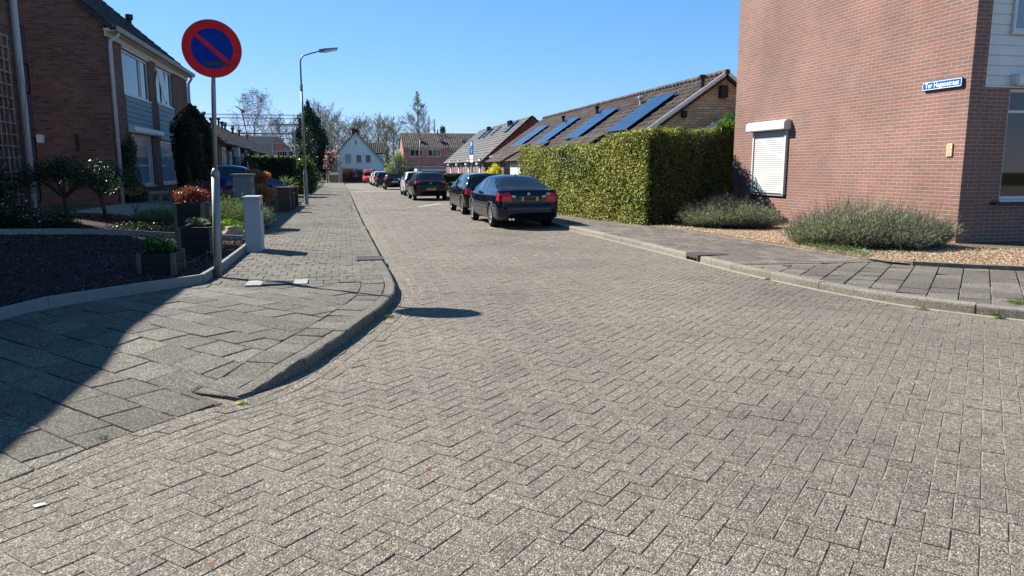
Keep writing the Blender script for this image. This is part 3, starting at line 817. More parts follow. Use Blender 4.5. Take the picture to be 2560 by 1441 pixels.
rects = rot(rects, math.radians(-47.2), -1.397, 4.381)
rects = [r for r in rects if -8 < r[0][0] < 2 and -2 < r[0][1] < 11]
lay(pv, reg1, rects, zpl, gap=.010, bev=.005, tilt=.010, dzr=.0022, depth=.03)
tag(pv.build('left_pavement_slabs', M['slab']), kind='structure')
pv = Pavers()
reg2 = [(polyat(EL, 9.9), 9.9)] + [p for p in EL if 9.9 < p[1] < 60] + [(-2.15, 60)] + [p for p in reversed(offset(KLs, -KB)) if 9.9 < p[1] < 60]
reg2 = [(-2.3, 9.9)] + [(p[0] + .01, p[1]) for p in EL if 10.2 < p[1] < 60] + [(-2.15, 60)] + [p for p in reversed(offset(KLs, -KB)) if 9.9 < p[1] < 60]
rects = [[(x - 3, y + 9.9) for x, y in r] for r in running(.30, .205, 0, 4.5, 0, 51, .01)]
lay(pv, reg2, rects, zpl, clipy=26, gap=.008, bev=.005, tilt=.008, dzr=.002, depth=.016)
tag(pv.build('left_pavement_blocks', M['small']), kind='structure')
m = MB(); n = 40
for i in range(n):
    y0, y1 = 60 + 47 * i / n, 60 + 47 * (i + 1) / n
    m.add([(xleft(y0), y0, zpl(-1, y0)), (xkerb(y0) - KB, y0, zpl(-1, y0)), (xkerb(y1) - KB, y1, zpl(-1, y1)), (xleft(y1), y1, zpl(-1, y1))], [(0, 1, 2, 3)])
tag(m.build('left_pavement_far', M['small'], rnd=True), kind='structure')

# right pavement
def xr(y): return polyat(ER, y)
m = MB()
KRi = resample(offset(KRs, .06), 1.0); vs = []
S1 = arclen(offset(KR, .06)); A1 = offset(KR, .06); S2 = arclen(ER); k = 10; nn = 260
for i in range(nn + 1):
    t = i / nn; p = at_s(A1, S1, t * S1[-1]); 
    q = min(ER, key=lambda e: abs(e[1] - p[1]))
    y = p[1]
    qx, qy = (xr(y), y) if y > 7.4 else at_s(ER, S2, t * S1[-1] * 1.0)
    vs.append((p[0], p[1], zpr(*p) - .010)); vs.append((qx, qy, zpr(qx, qy) - .010))
m.add(vs, [(2 * i, 2 * i + 1, 2 * i + 3, 2 * i + 2) for i in range(nn)])
tag(m.build('pavement_bed', M['sandp']), kind='structure')
pv = Pavers()
kin = offset(KRs, KB)
reg3 = [p for p in kin if p[1] < 10.3] + [(8.33, 10.3)] + [p for p in reversed(ER) if p[1] < 10.3]
rects = []
w_, l_ = .325, .46
for j in range(-60, 40):
    for i in range(-40, 60):
        o = (l_ / 2 if j % 2 else 0)
        rects.append([(i * l_ + o, j * w_), ((i + 1) * l_ + o, j * w_), ((i + 1) * l_ + o, (j + 1) * w_), (i * l_ + o, (j + 1) * w_)])
rects = rot(rects, math.radians(45.3), 6.62, 8.232)
rects = [r for r in rects if 5 < r[0][0] < 20 and 0 < r[0][1] < 12]
lay(pv, reg3, rects, zpr, gap=.012, bev=.006, tilt=.012, dzr=.003, depth=.03)
reg4 = [p for p in kin if 10.3 < p[1] < 45] + [(7.05, 45)] + [p for p in reversed(ER) if 10.3 < p[1] < 45] + [(8.33, 10.3)]
rects = [[(x + 5.3, y + 10.3) for x, y in r] for r in running(.30, .205, 0, 4, 0, 36, .01)]
lay(pv, reg4, rects, zpr, clipy=26, gap=.008, bev=.005, tilt=.008, dzr=.0015, depth=.016)
tag(pv.build('right_pavement', M['slab_r']), kind='structure')
m = MB(); n = 30
for i in range(n):
    y0, y1 = 45 + 62 * i / n, 45 + 62 * (i + 1) / n
    x0, x1 = polyat(KR, y0) + KB, polyat(KR, y1) + KB
    m.add([(x0, y0, zpr(0, y0)), (xr(y0), y0, zpr(0, y0)), (xr(y1), y1, zpr(0, y1)), (x1, y1, zpr(0, y1))], [(0, 1, 2, 3)])
tag(m.build('right_pavement_far', M['slab_r'], rnd=True), kind='structure')

# kerbs: one metre stones with rounded arris and open joints
def kerb(name, pl, side, hf, ztop, gaps=(), y1=108, mat='kerb'):
    """pl = road face line; side = direction of the stone's body (+1 right, -1 left)"""
    m = MB(); S = arclen(pl); s = 0.0; i = 0
    while s < S[-1] - .05:
        L = 1.0 if s > 0 else .82
        e = min(s + L - .009, S[-1]); n = 8; rings = []
        ins = False
        for g0, g1 in gaps:
            if s < g0 < e: e = g0; L = g0 - s; break
            if g0 <= s < g1: ins = True; s = g1; break
        if ins: continue
        dx = random.uniform(-.006, .006); dz = random.uniform(-.004, .004)
        for j in range(n + 1):
            t = s + (e - s) * j / n
            p = at_s(pl, S, t); q = at_s(pl, S, min(t + .02, S[-1])); p0 = at_s(pl, S, max(t - .02, 0))
            d = Vector((q[0] - p0[0], q[1] - p0[1], 0)).normalized(); nn_ = Vector((d.y, -d.x, 0)) * side
            P = Vector((p[0], p[1], 0)) + nn_ * dx; zt = ztop(p[0] + nn_.x * .07, p[1] + nn_.y * .07) + dz; zb = zr(p[1]) - .06
            wob = random.uniform(-.0025, .0025)
            prof = [(0.0 + wob, zb), (.004 + wob, zt - .030), (.009 + wob, zt - .014), (.022, zt - .003 + wob * .6), (.045, zt + wob * .5), (KB - .006, zt + .002), (KB, zt - .006), (KB, zb)]
            rings.append([P + nn_ * a + Vector((0, 0, b)) for a, b in prof])
        k = len(rings[0]); vs = [p for r in rings for p in r]
        fs = [(a * k + b, a * k + b + 1, (a + 1) * k + b + 1, (a + 1) * k + b) for a in range(n) for b in range(k - 1)]
        fs += [tuple(range(k)), tuple(range(n * k, n * k + k))[::-1]]
        m.add(vs, fs); s += L; i += 1
        if at_s(pl, S, s)[1] > y1: break
    return tag(m.build(name, M[mat], rnd=True), kind='structure')
SL = arclen(KLs)
def s_at_y(pl, S, y):
    for i in range(len(pl) - 1):
        if pl[i][1] <= y <= pl[i + 1][1]: return S[i] + (S[i + 1] - S[i]) * (y - pl[i][1]) / (pl[i + 1][1] - pl[i][1])
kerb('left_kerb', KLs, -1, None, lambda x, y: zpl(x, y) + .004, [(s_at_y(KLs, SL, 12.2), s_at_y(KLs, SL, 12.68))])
KR2 = [p for p in KRs]; SR = arclen(KR2)
def s_at_y2(y):
    for i in range(len(KR2) - 1):
        if KR2[i][1] <= y <= KR2[i + 1][1]: return SR[i] + (SR[i + 1] - SR[i]) * (y - KR2[i][1]) / (KR2[i + 1][1] - KR2[i][1])
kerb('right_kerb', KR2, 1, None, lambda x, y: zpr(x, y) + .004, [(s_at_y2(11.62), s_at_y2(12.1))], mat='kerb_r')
# the flush end stone that turns away from the corner of the left pavement
m = MB()
a, b = Vector((-.80, 5.30, 0)), Vector((-1.42, 6.0, 0)); d = (b - a).normalized(); nrm = Vector((-d.y, d.x, 0)) * -1
vs = []
for t, zz in ((0, .022), (.5, .028), (1, .036)):
    p = a + (b - a) * t
    for o, h in ((0, -.05), (0, zz - .012), (.012, zz), (.12, zz + .004), (.13, -.05)): vs.append((p.x + nrm.x * o, p.y + nrm.y * o, h))
m.add(vs, [(r_ * 5 + q, r_ * 5 + q + 1, (r_ + 1) * 5 + q + 1, (r_ + 1) * 5 + q) for r_ in range(2) for q in range(4)] + [(0, 1, 2, 3, 4), (10, 11, 12, 13, 14)])
tag(m.build('kerb_end', M['kerb'], rnd=True), kind='structure')

# sand line against the right kerb
m = MB(); A = offset(KRs, -.004); B = offset(KRs, -.055)
for i in range(len(A) - 1):
    if A[i][1] > 60: break
    w0, w1 = random.uniform(.3, 1), random.uniform(.3, 1)
    p = [A[i], A[i + 1], B[i + 1], B[i]]
    m.add([(x, y, zroad(x, y) + (.011 if j in (0, 1) else .0015)) for j, (x, y) in enumerate(p)], [(0, 1, 2, 3)])
tag(m.build('kerb_sand', M['sand']), kind='structure')

# garden terrain on the left
def gd(x, y): return min(-1.9 - x, ((-x - 1.93) + (y - 10.27)) * .7071)
def zg(x, y): return zr(y) + .11 + .43 * sm((gd(x, y) - .3) / 4.0)
def sheetg(name, x0, x1, y0, y1, nx, ny, mat, off=0.0, keep=None):
    return sheet(name, x0, x1, y0, y1, lambda x, y: (zg(x, y) + off) if x < polyat(EL, y) - .02 else zpl(x, y) - .35, mat, nx, ny, keep)
sheetg('garden_soil', -16, -1.6, -6, 19, 110, 190, M['mulch'])
sheetg('garden_ground', -30, -1.6, 19, 112, 60, 160, M['earth'], -.004)
sheet('garden_ground', 4.5, 60, 12, 112, lambda x, y: zr(y) + .085 if x > polyat(ER, y) - .05 else zr(y) - .2, M['earth'], 120, 100)
# ================================================================ BUILDINGS
def gable_poly(y, xa, za, xr_, zr_, xb, zb, z0): return [(xa, y, z0), (xb, y, z0), (xb, y, zb), (xr_, y, zr_), (xa, y, za)]

# ---- brick house on the right whose side wall faces the street
h = thing('corner_brick_house', 'tall red brick corner house with blank side wall and closed white shutter', 'house', (16.4, 16.9, .1))
XW = 11.8
mb = MB()
wall_holes(mb, 'x', XW, 12.4, 21.3, -.1, 7.4, [(18.42, 20.06, .86, 2.66)], .10, -1)
mb.quad((XW + .10, 18.3, .7), (XW + .10, 20.2, .7), (XW + .10, 20.2, 2.8), (XW + .10, 18.3, 2.8))
mb.add([(XW, 12.4, 7.4), (XW, 21.3, 7.4), (XW, 16.85, 10.9)], [(0, 1, 2)])
mb.quad((XW, 12.4, -.1), (12.14, 12.4, -.1), (12.14, 12.4, 7.4), (XW, 12.4, 7.4))
mb.quad((12.14, 12.4, -.1), (12.14, 12.47, -.1), (12.14, 12.47, 7.4), (12.14, 12.4, 7.4))
wall_holes(mb, 'y', 12.47, 12.14, 22.5, -.1, 7.4, [(12.80, 15.4, .98, 3.14)], .12, -1)
mb.quad((XW, 21.3, -.1), (22.5, 21.3, -.1), (22.5, 21.3, 7.4), (XW, 21.3, 7.4))
mb.quad((22.5, 12.4, -.1), (22.5, 21.3, -.1), (22.5, 21.3, 7.4), (22.5, 12.4, 7.4))
mb.quad((12.5, 13.4, .5), (16, 13.4, .5), (16, 13.4, 3.4), (12.5, 13.4, 3.4))
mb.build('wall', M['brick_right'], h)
mb = MB(); tile_roof(mb, (XW - .25, 12.1, 7.35), (1, 0, 0), (0, 4.75, 3.55), 11.2, 5.93, seed=3); tile_roof(mb, (XW - .25, 21.6, 7.35), (1, 0, 0), (0, -4.75, 3.55), 11.2, 5.93, seed=4)
mb.build('roof', M['tile_brown'], h, rnd=True)
# white weatherboard panel over the front window
mb = MB()
for i in range(12):
    z0 = 3.185 + i * .19; mb.box(12.17, 15.6, 12.452, 12.462, z0, z0 + .184); mb.box(12.17, 15.6, 12.440, 12.452, z0 + .012, z0 + .184)
mb.box(12.15, 15.6, 12.425, 12.469, 3.155, 3.184)
mb.build('weatherboard', M['offwhite'], h)
w = window(h, 'y', 12.47, 12.80, 15.4, .98, 3.14, bars=(.9,), hbars=(.80,), out=-1, glass='clear', frame='offwhite', inset=.05)
mb = MB(); vs = []
for i in range(90):
    x = 12.85 + i * .028; y = 12.66 + .03 * math.sin(i * 1.15) + .012 * math.sin(i * 2.7)
    vs += [(x, y, 1.0), (x, y, 3.1)]
mb.add(vs, [(2 * i, 2 * i + 1, 2 * i + 3, 2 * i + 2) for i in range(89)])
mb.build('curtain', M['curtain'], w, smooth=True)
mb = MB(); mb.bbox(12.74, 15.5, 12.25, 12.465, 3.19, 3.40, .03); mb.build('shutter_box', M['offwhite'], h)
mb = MB(); mb.box(12.60, 15.5, 12.34, 12.466, .885, .925); mb.build('window_ledge', M['black'], h)
window(h, 'y', 12.40, 12.63, 14.4, 4.2, 5.6, out=-1, frame='white', glass='glassp', inset=-.02)
# roller shutter on the side wall
rs = MB()
for i in range(30):
    z0 = .90 + i * .0585
    rs.prism([(XW - .035, 18.46, z0), (XW - .046, 18.46, z0 + .012), (XW - .046, 18.46, z0 + .044), (XW - .035, 18.46, z0 + .0555), (XW - .018, 18.46, z0 + .028)], (0, 1.56, 0))
sh = rs.build('roller_shutter', M['white'], h)
for ya in (18.385, 20.022): mb = MB(); mb.bbox(XW - .075, XW - .002, ya, ya + .073, .88, 2.66, .006); mb.build('guide_rail', M['white'], sh)
mb = MB()
mb.prism([(XW - .004, 18.28, 2.64), (XW - .21, 18.28, 2.64), (XW - .225, 18.28, 2.66), (XW - .225, 18.28, 2.84), (XW - .15, 18.28, 2.90), (XW - .004, 18.28, 2.90)], (0, 1.96, 0)); mb.build('shutter_case', M['white'], sh)
mb = MB(); mb.box(XW - .055, XW - .012, 18.40, 20.08, .835, .878); mb.build('bottom_bar', M['edging'], sh)

# street name sign
t = thing('street_name_sign', 'blue street name plate with white lettering on the sunny brick wall', 'sign', (XW, 13.03, 3.16))
ang = math.radians(0)
mb = MB(); mb.bbox(XW - .055, XW - .012, 12.545, 13.585, 3.165, 3.355, .018); mb.build('plate', M['plateblue'], t)
mb = MB(); X0, X1 = XW - .0585, XW - .0555; y0, y1, z0, z1 = 12.562, 13.568, 3.182, 3.338; b = .011
pts = []
def rr_rect(y0, y1, z0, z1, r, x):
    o = []
    for cy, cz, a0 in ((y1 - r, z1 - r, 0), (y0 + r, z1 - r, 90), (y0 + r, z0 + r, 180), (y1 - r, z0 + r, 270)):
        for k_ in range(5):
            a = math.radians(a0 + k_ * 22.5); o.append((x, cy + r * math.cos(a), cz + r * math.sin(a)))
    return o
A = rr_rect(y0, y1, z0, z1, .03, X0); B = rr_rect(y0 + b, y1 - b, z0 + b, z1 - b, .02, X0); n = len(A)
mb.add(A + B, [(i, (i + 1) % n, n + (i + 1) % n, n + i) for i in range(n)])
mb.build('border', M['signwhite'], t)
text_mesh('lettering', 'Ter Hagenstraat', .138, M['signwhite'], (X0, 13.065, 3.262), (0, -1, 0), (0, 0, 1), parent=t, stretch=.96, bold=.0014)
# two glazed house-number tiles
t = thing('number_tile_pair', 'small cream tile pair on the brick wall below the street name plate', 'tile', (XW, 12.76, 1.84))
mb = MB(); mb.bbox(XW - .028, XW - .002, 12.675, 12.825, 1.83, 1.955, .006); mb.bbox(XW - .028, XW - .002, 12.675, 12.825, 1.96, 2.085, .006); mb.build('tile', M['tan'], t)
text_mesh('lettering', 'E', .10, M['brown'], (XW - .0295, 12.75, 2.022), (0, -1, 0), (0, 0, 1), parent=t)
text_mesh('lettering', '35', .10, M['brown'], (XW - .0295, 12.75, 1.892), (0, -1, 0), (0, 0, 1), parent=t, stretch=.85)

# ---- two brick houses on the left with blue-grey panels
XF = -6.66; GZ = .50
def left_house(name, label, y0, y1, wins, gable, roller, strip_):
    h = thing(name, label, 'house', (-11, (y0 + y1) / 2, GZ))
    mb = MB(); holes = [(w[0], w[1], w[2], w[3]) for w in wins]
    pan = (wins[0][0], wins[0][1], 2.86, wins[0][2] - .02)
    wall_holes(mb, 'x', XF, y0, y1, GZ - .3, 5.72, holes, .10, 1)
    gh = [(-9.0, -8.74, .55, 6.9)] if strip_ else []
    if gable:
        wall_holes(mb, 'y', y0, -15.2, XF, GZ - .3, 5.72, gh and [(-9.0, -8.74, .55, 5.6)], .06, -1)
        mb.add([(-15.2, y0, 5.72), (XF, y0, 5.72), (-10.93, y0, 9.42)], [(0, 1, 2)])
    else: mb.quad((-15.2, y0, GZ), (XF, y0, GZ), (XF, y0, 5.7), (-15.2, y0, 5.7))
    mb.quad((-15.2, y1, GZ - .3), (XF, y1, GZ - .3), (XF, y1, 5.72), (-15.2, y1, 5.72)); mb.add([(-15.2, y1, 5.72), (XF, y1, 5.72), (-10.93, y1, 9.42)], [(0, 1, 2)])
    mb.quad((-15.2, y0, GZ - .3), (-15.2, y1, GZ - .3), (-15.2, y1, 5.72), (-15.2, y0, 5.72))
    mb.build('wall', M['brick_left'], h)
    mb = MB(); L = y1 - y0 + (.12 if gable else 0); ys = y0 - (.12 if gable else 0)
    tile_roof(mb, (XF + .30, ys, 5.62), (0, 1, 0), (-4.55, 0, 3.95), L, 6.02, tw=.25, seed=int(y0)); tile_roof(mb, (-15.5, ys, 5.62), (0, 1, 0), (4.55, 0, 3.95), L, 6.02, tw=.25, seed=int(y1))
    r_ = mb.build('roof', M['tile_dark'], h, rnd=True)
    mb = MB(); mb.tube([(-8.6, y0 + 5.1, 6.9), (-8.6, y0 + 5.1, 7.75)], .09, 10); mb.tube([(-8.6, y0 + 5.1, 7.75), (-8.6, y0 + 5.1, 7.95)], .15, 10); mb.build('flue', M['black'], r_)
    # gutter and soffit
    mb = MB(); mb.box(XF + .004, XF + .24, ys, y1, 5.52, 5.60); mb.box(XF + .02, XF + .05, ys, y1, 5.38, 5.52); mb.build('soffit', M['cream'], h)
    mb = MB(); prof = [(XF + .24, 5.68), (XF + .235, 5.58), (XF + .29, 5.53), (XF + .36, 5.55), (XF + .385, 5.68), (XF + .365, 5.68), (XF + .345, 5.57), (XF + .29, 5.55), (XF + .255, 5.59), (XF + .26, 5.68)]
    mb.prism([(x, ys, z) for x, z in prof], (0, L, 0)); mb.build('gutter', M['zinc'], h)
    up, lo = wins
    window(h, 'x', XF, *up, bars=roller[1], out=1, inset=.04, frame='white', fw=.07)
    window(h, 'x', XF, *lo, bars=roller[2], hbars=roller[3], out=1, inset=.05, frame='white', fw=.08, glass='glassp')
    # panel of boards between the windows, standing just proud of the brickwork
    mb = MB(); n = 7; zz0, zz1 = lo[3] + .03, up[2] - .06
    for i in range(n):
        a = zz0 + (zz1 - zz0) * i / n; b = zz0 + (zz1 - zz0) * (i + 1) / n
        mb.prism([(XF + .003, up[0] + .0, a), (XF + .035, up[0], a + .004), (XF + .018, up[0], b - .006), (XF + .003, up[0], b - .002)], (0, up[1] - up[0], 0))
    mb.build('panel', M['bluepanel'], h)
    mb = MB(); mb.box(XF + .003, XF + .05, up[0] - .03, up[1] + .03, up[3] + .01, 5.37); mb.build('lintel', M['cream'], h)
    return h
h = left_house('brick_house', 'dark brick house showing its gable wall, with a white awning case over the downstairs window', 24.4, 30.02,
    [(25.95, 29.15, 3.92, 5.28), (26.35, 29.05, 1.02, 2.72)], True, (True, (.66, .72), (.08, .86), ()), True)
mb = MB(); mb.prism([(XF + .004, 26.0, 2.74), (XF + .20, 26.0, 2.72), (XF + .23, 26.0, 2.78), (XF + .20, 26.0, 2.92), (XF + .004, 26.0, 2.97)], (0, 3.9, 0)); mb.build('awning_case', M['white'], h)
# drainpipe on the corner
mb = MB(); mb.tube([(XF + .30, 24.62, 5.50), (XF + .27, 24.55, 5.40), (XF + .10, 24.50, 5.28), (XF + .09, 24.48, 5.1), (XF + .09, 24.48, .5)], .055, 10)
for z in (5.0, 3.7, 2.4, 1.2): mb.lathe([(.068, -.02), (.068, .02)], (XF + .09, 24.48, z), 'z', 12)
mb.build('drainpipe', M['pvc'], h, smooth=True)
mb = MB(); mb.box(-8.995, -8.745, 24.44, 24.455, .56, 5.59); mb.build('stair_panel', M['navypanel'], h)
window(h, 'y', 24.46, -8.99, -8.75, 3.72, 4.56, out=-1, inset=-.02, fw=.035, sill=False); window(h, 'y', 24.46, -8.99, -8.75, .62, 2.48, out=-1, inset=-.02, fw=.035, sill=False)
mb = MB(); mb.bbox(-8.68, -8.49, 24.27, 24.398, 2.32, 2.56, .02); mb.build('wall_lamp', M['offwhite'], h)
mb = MB(); mb.box(-7.70, -7.60, 24.38, 24.404, 2.10, 2.60); mb.build('vent_slot', M['black'], h)
mb = MB(); mb.box(-8.85, -8.68, 24.38, 24.403, 2.68, 2.71); mb.build('vent_slot', M['black'], h)
h2 = left_house('brick_house', 'second dark brick house with a tilted-open upstairs window and silvery cladding', 30.025, 35.9,
    [(30.2, 32.85, 3.98, 5.32), (30.2, 32.8, 1.02, 2.62)], False, (False, (.36, .68), (), ()), False)
mb = MB(); mb.tube([(XF + .27, 35.7, 5.5), (XF + .10, 35.75, 5.25), (XF + .09, 35.75, 5.0), (XF + .09, 35.75, .5)], .055, 10); mb.build('drainpipe', M['pvc'], h2, smooth=True)
mb = MB(); mb.prism([(XF + .01, 30.28, 5.22), (XF + .20, 30.32, 4.05), (XF + .20, 31.15, 4.05), (XF + .01, 31.15, 5.22)], (.03, 0, .01)); mb.build('tilted_sash', M['white'], h2)

# ---- nearest house on the left (only its front edge is in the picture)
h = thing('brick_house', 'nearest brick house at the left edge with wooden trellis on its wall', 'house', (-11, 8, GZ))
mb = MB()
for a, b in (((XF, -8), (XF, 18.0)), ((XF, 18.0), (-15.2, 18.0)), ((-15.2, 18.0), (-15.2, -8)), ((-15.2, -8), (XF, -8))):
    mb.quad((a[0], a[1], -.1), (b[0], b[1], -.1), (b[0], b[1], 5.72), (a[0], a[1], 5.72))
for y in (-8, 18.0): mb.add([(-15.2, y, 5.72), (XF, y, 5.72), (-10.93, y, 9.42)], [(0, 1, 2)])
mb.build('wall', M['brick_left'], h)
mb = MB(); tile_roof(mb, (XF - .05, -8.1, 5.58), (0, 1, 0), (-4.55, 0, 3.95), 26.2, 6.02, tw=.4, th=.5, seed=1); tile_roof(mb, (-15.5, -8.1, 5.62), (0, 1, 0), (4.55, 0, 3.95), 26.2, 6.02, tw=.5, th=.6, seed=2); mb.build('roof', M['tile_dark'], h, rnd=True)
mb = MB(); mb.box(XF + .004, XF + .10, -8.1, 18.1, 5.46, 5.58); mb.build('gutter', M['zinc'], h)
mb = MB(); mb.tube([(XF + .25, 17.80, 5.5), (XF + .10, 17.86, 5.25), (XF + .10, 17.86, 5.0), (XF + .10, 17.86, .35)], .07, 12); mb.build('drainpipe', M['pvc'], h, smooth=True)
t = thing('wall_trellis', 'tall bleached wooden trellis fixed to the nearest brick wall beside the drainpipe', 'trellis', (XF, 16.9, .5))
mb = MB(); rr_ = random.Random(3)
for i in range(9):
    y = 15.6 + i * .235 + rr_.uniform(-.02, .02); l = rr_.uniform(-.02, .02)
    mb.prism([(XF + .03, y, .55), (XF + .03, y + .045, .55), (XF + .03, y + .045 + l, 4.28), (XF + .03, y + l, 4.28)], (.018, 0, 0))
mb.build('upright', M['trellis'], t)
mb = MB()
for j in range(15):
    z = .8 + j * .245 + rr_.uniform(-.02, .02); mb.box(XF + .049, XF + .062, 15.58, 17.55, z, z + .035)
mb.build('crosspiece', M['trellis'], t)
mb = MB()
for i in range(16):
    p = Vector((XF + .12, 15.9 + rr_.random() * 1.9, .5)); pts = [p.copy()]
    for k_ in range(12): p = p + Vector((rr_.uniform(-.02, .03), rr_.uniform(-.13, .13), rr_.uniform(.15, .34))); pts.append(p.copy())
    mb.tube(pts, [.009 - .0005 * q for q in range(13)], 4, cap=False)
tag(mb.build('climbing_plant', M['bark']), 'leafless climbing stems winding over the trellis and drainpipe', 'plant')
bpy.data.objects['climbing_plant'].location = (0, 0, 0)

# ---- row of low brick bungalows on the left (row bends slightly with the street)
def bx_slope(yf): return -5.80 - (yf - 38) * .024
bun = [(37.6, 49.5), (49.5, 61.5), (61.5, 73.5), (73.5, 86.0)]
blabels = ['nearest low brick bungalow behind the blue car with flues on its brown roof', 'second low bungalow from the yew with a white box under its eaves', 'third low bungalow in the left-hand row above the clipped hedge', 'farthest bungalow of the left-hand row under the scaffolding']
for bi, (y0, y1) in enumerate(bun):
    xa, xb = bx_slope(y0), bx_slope(y1); zb0 = zr((y0 + y1) / 2); gz = zb0 + .35; ez = 2.98 + (zb0 + .07) * .6
    h = thing('bungalow', blabels[bi], 'bungalow', ((xa + xb) / 2 - 4, (y0 + y1) / 2, gz), 0, 'row of bungalows on the left')
    mb = MB()
    def q4(a, b, z0, z1): mb.quad((a[0], a[1], z0), (b[0], b[1], z0), (b[0], b[1], z1), (a[0], a[1], z1))
    q4((xa, y0), (xb, y1), gz - .4, ez); q4((xb, y1), (xb - 8, y1), gz - .4, ez); q4((xb - 8, y1), (xa - 8, y0), gz - .4, ez); q4((xa - 8, y0), (xa, y0), gz - .4, ez)
    mb.add([(xa, y0, ez), (xa - 8, y0, ez), (xa - 4, y0, ez + 2.35)], [(0, 1, 2)]); mb.add([(xb, y1, ez), (xb - 8, y1, ez), (xb - 4, y1, ez + 2.35)], [(0, 1, 2)])
    mb.build('wall', M['brick_left'], h)
    L = math.hypot(xb - xa, y1 - y0); U = ((xb - xa) / L, (y1 - y0) / L, 0)
    mb = MB(); tile_roof(mb, (xa + .35, y0, ez - .12), U, (-4.35, 0, 2.45), L, 4.99, tw=.3, th=.36, amp=.03, step=.045, seed=20 + bi); tile_roof(mb, (xa - 8.35, y0, ez - .12), U, (4.35, 0, 2.45), L, 4.99, tw=.6, th=.6, seed=30 + bi)
    roof = mb.build('roof', M['tile_brown'], h, rnd=True)
    mb = MB(); mb.prism([(xa + .28, y0, ez - .20), (xa + .42, y0, ez - .20), (xa + .44, y0, ez - .05), (xa + .28, y0, ez - .05)], (xb - xa, y1 - y0, 0)); mb.build('gutter', M['zinc'], h)
    for fy, fx, hh in ((.12, -2.9, .75), (.22, -3.6, .8), (.47, -2.6, .6), (.55, -3.3, .55), (.62, -3.9, .9), (.83, -3.7, .7)):
        if bi == 3 and fy > .5: continue
        yy = y0 + (y1 - y0) * fy; xx = bx_slope(yy) + fx; z = ez - .1 + (-fx + .35) * .563
        mb = MB(); mb.tube([(xx, yy, z - .1), (xx, yy, z + hh * .8)], .085, 8); mb.lathe([(.13, 0), (.16, .06), (.16, .16), (.02, .22)], (xx, yy, z + hh * .62), 'z', 10); mb.build('flue', M['black'], roof)
    # windows, doors, rainwater box: standing just clear of the wall
    for (f0, f1, z0, z1, kind) in ((.10, .20, .9, 2.35, 'w'), (.28, .345, .05, 2.2, 'd'), (.37, .40, .9, 2.2, 'w'), (.62, .74, .9, 2.2, 'w'), (.80, .87, .05, 2.2, 'd')):
        ya, yb_ = y0 + (y1 - y0) * f0, y0 + (y1 - y0) * f1; xm = bx_slope((ya + yb_) / 2) + .03
        if kind == 'w': window(h, 'x', xm + .02, ya, yb_, gz + z0, gz + z1, bars=(.5,), out=1, inset=0.0, fw=.07, glass='glassp')
        else:
            mb = MB(); mb.box(xm, xm + .04, ya, yb_, gz + z0, gz + z1); d_ = mb.build('door', M['white' if bi % 2 else 'bluepanel'], h)
            mb = MB(); mb.box(xm + .041, xm + .05, ya + .15, yb_ - .15, gz + 1.0, gz + z1 - .2); mb.build('pane', M['glass'], d_)
            mb = MB(); mb.box(xm, xm + .25, ya - .3, yb_ + .3, gz + 2.28, gz + 2.42); mb.build('canopy', M['black'], h)
    yy = y0 + (y1 - y0) * .52; xm = bx_slope(yy)
    mb = MB(); mb.bbox(xm + .02, xm + .3, yy - .3, yy + .3, ez - .75, ez - .22, .02); mb.build('hopper_box', M['offwhite'], h)
    mb = MB(); mb.tube([(xm + .1, yy, ez - .8), (xm + .1, yy, gz - .1)], .05, 8); mb.build('drainpipe', M['offwhite'], h)
    yy = y0 + (y1 - y0) * .60
    mb = MB(); mb.tube([(bx_slope(yy) + .1, yy, ez - .2), (bx_slope(yy) + .1, yy, gz - .1)], .05, 8); mb.build('drainpipe', M['pvc'], h)

# ---- grey gable building behind scaffolding
h = thing('grey_gable_building', 'pale grey blank-walled building behind scaffolding beyond the bungalows', 'building', (-16, 112, -.4))
mb = MB(); mb.prism([(-22.5, 112, -.5), (-9.4, 112, -.5), (-9.4, 112, 4.3), (-9.4, 112, 6.0), (-22.5, 112, 6.0)], (0, 14, 0)); mb.build('wall', M['greywall'], h)
mb = MB(); mb.box(-22.6, -9.3, 111.9, 126, 6.0, 6.18); mb.build('roof', M['white'], h)
mb = MB(); mb.prism([(-9.39, 110.5, -.5), (-7.6, 110.5, -.5), (-7.6, 110.5, 4.0), (-8.9, 110.5, 5.5), (-9.39, 110.5, 5.6)], (0, 10, 0)); mb.build('annex', M['brick_far'], h)
window(h, 'y', 110.5, -9.2, -7.9, 3.2, 4.0, out=-1, inset=-.03, bars=(.25, .5, .75)); window(h, 'y', 110.5, -9.2, -7.9, 1.2, 2.2, out=-1, inset=-.03, bars=(.25, .5, .75))
t = thing('scaffolding', 'grey tube scaffolding with plank decks wrapped round the grey gable building', 'scaffolding', (-15, 108, -.4))
mb = MB()
for x in (-23, -20, -17, -14, -12.6, -9.6, -6.6):
    for y in (107.4, 108.8): mb.tube([(x, y, -.5), (x, y, 8.9)], .035, 5)
for z in (1.5, 2.5, 3.9, 5.0, 5.6, 7.3, 8.3, 8.75):
    for y in (107.4, 108.8): mb.tube([(-23.5, y, z), (-6.2, y, z)], .03, 5)
mb.build('tube', M['scaf'], t)
for z in (3.0, 6.2, 7.45):
    mb = MB(); mb.box(-23.2 if z != 7.45 else -9.8, -6.4, 107.3, 108.9, z, z + .14); mb.build('deck', M['plank'], t)
t = thing('boom_lift', 'thin red lift mast with a crooked head rising behind the bungalow ridge', 'lift', (-9.0, 78, -.3))
mb = MB(); mb.tube([(-8.9, 78, -.3), (-9.2, 78, 4.6), (-9.65, 78, 7.2)], .06, 6); mb.build('mast', M['craned'], t)
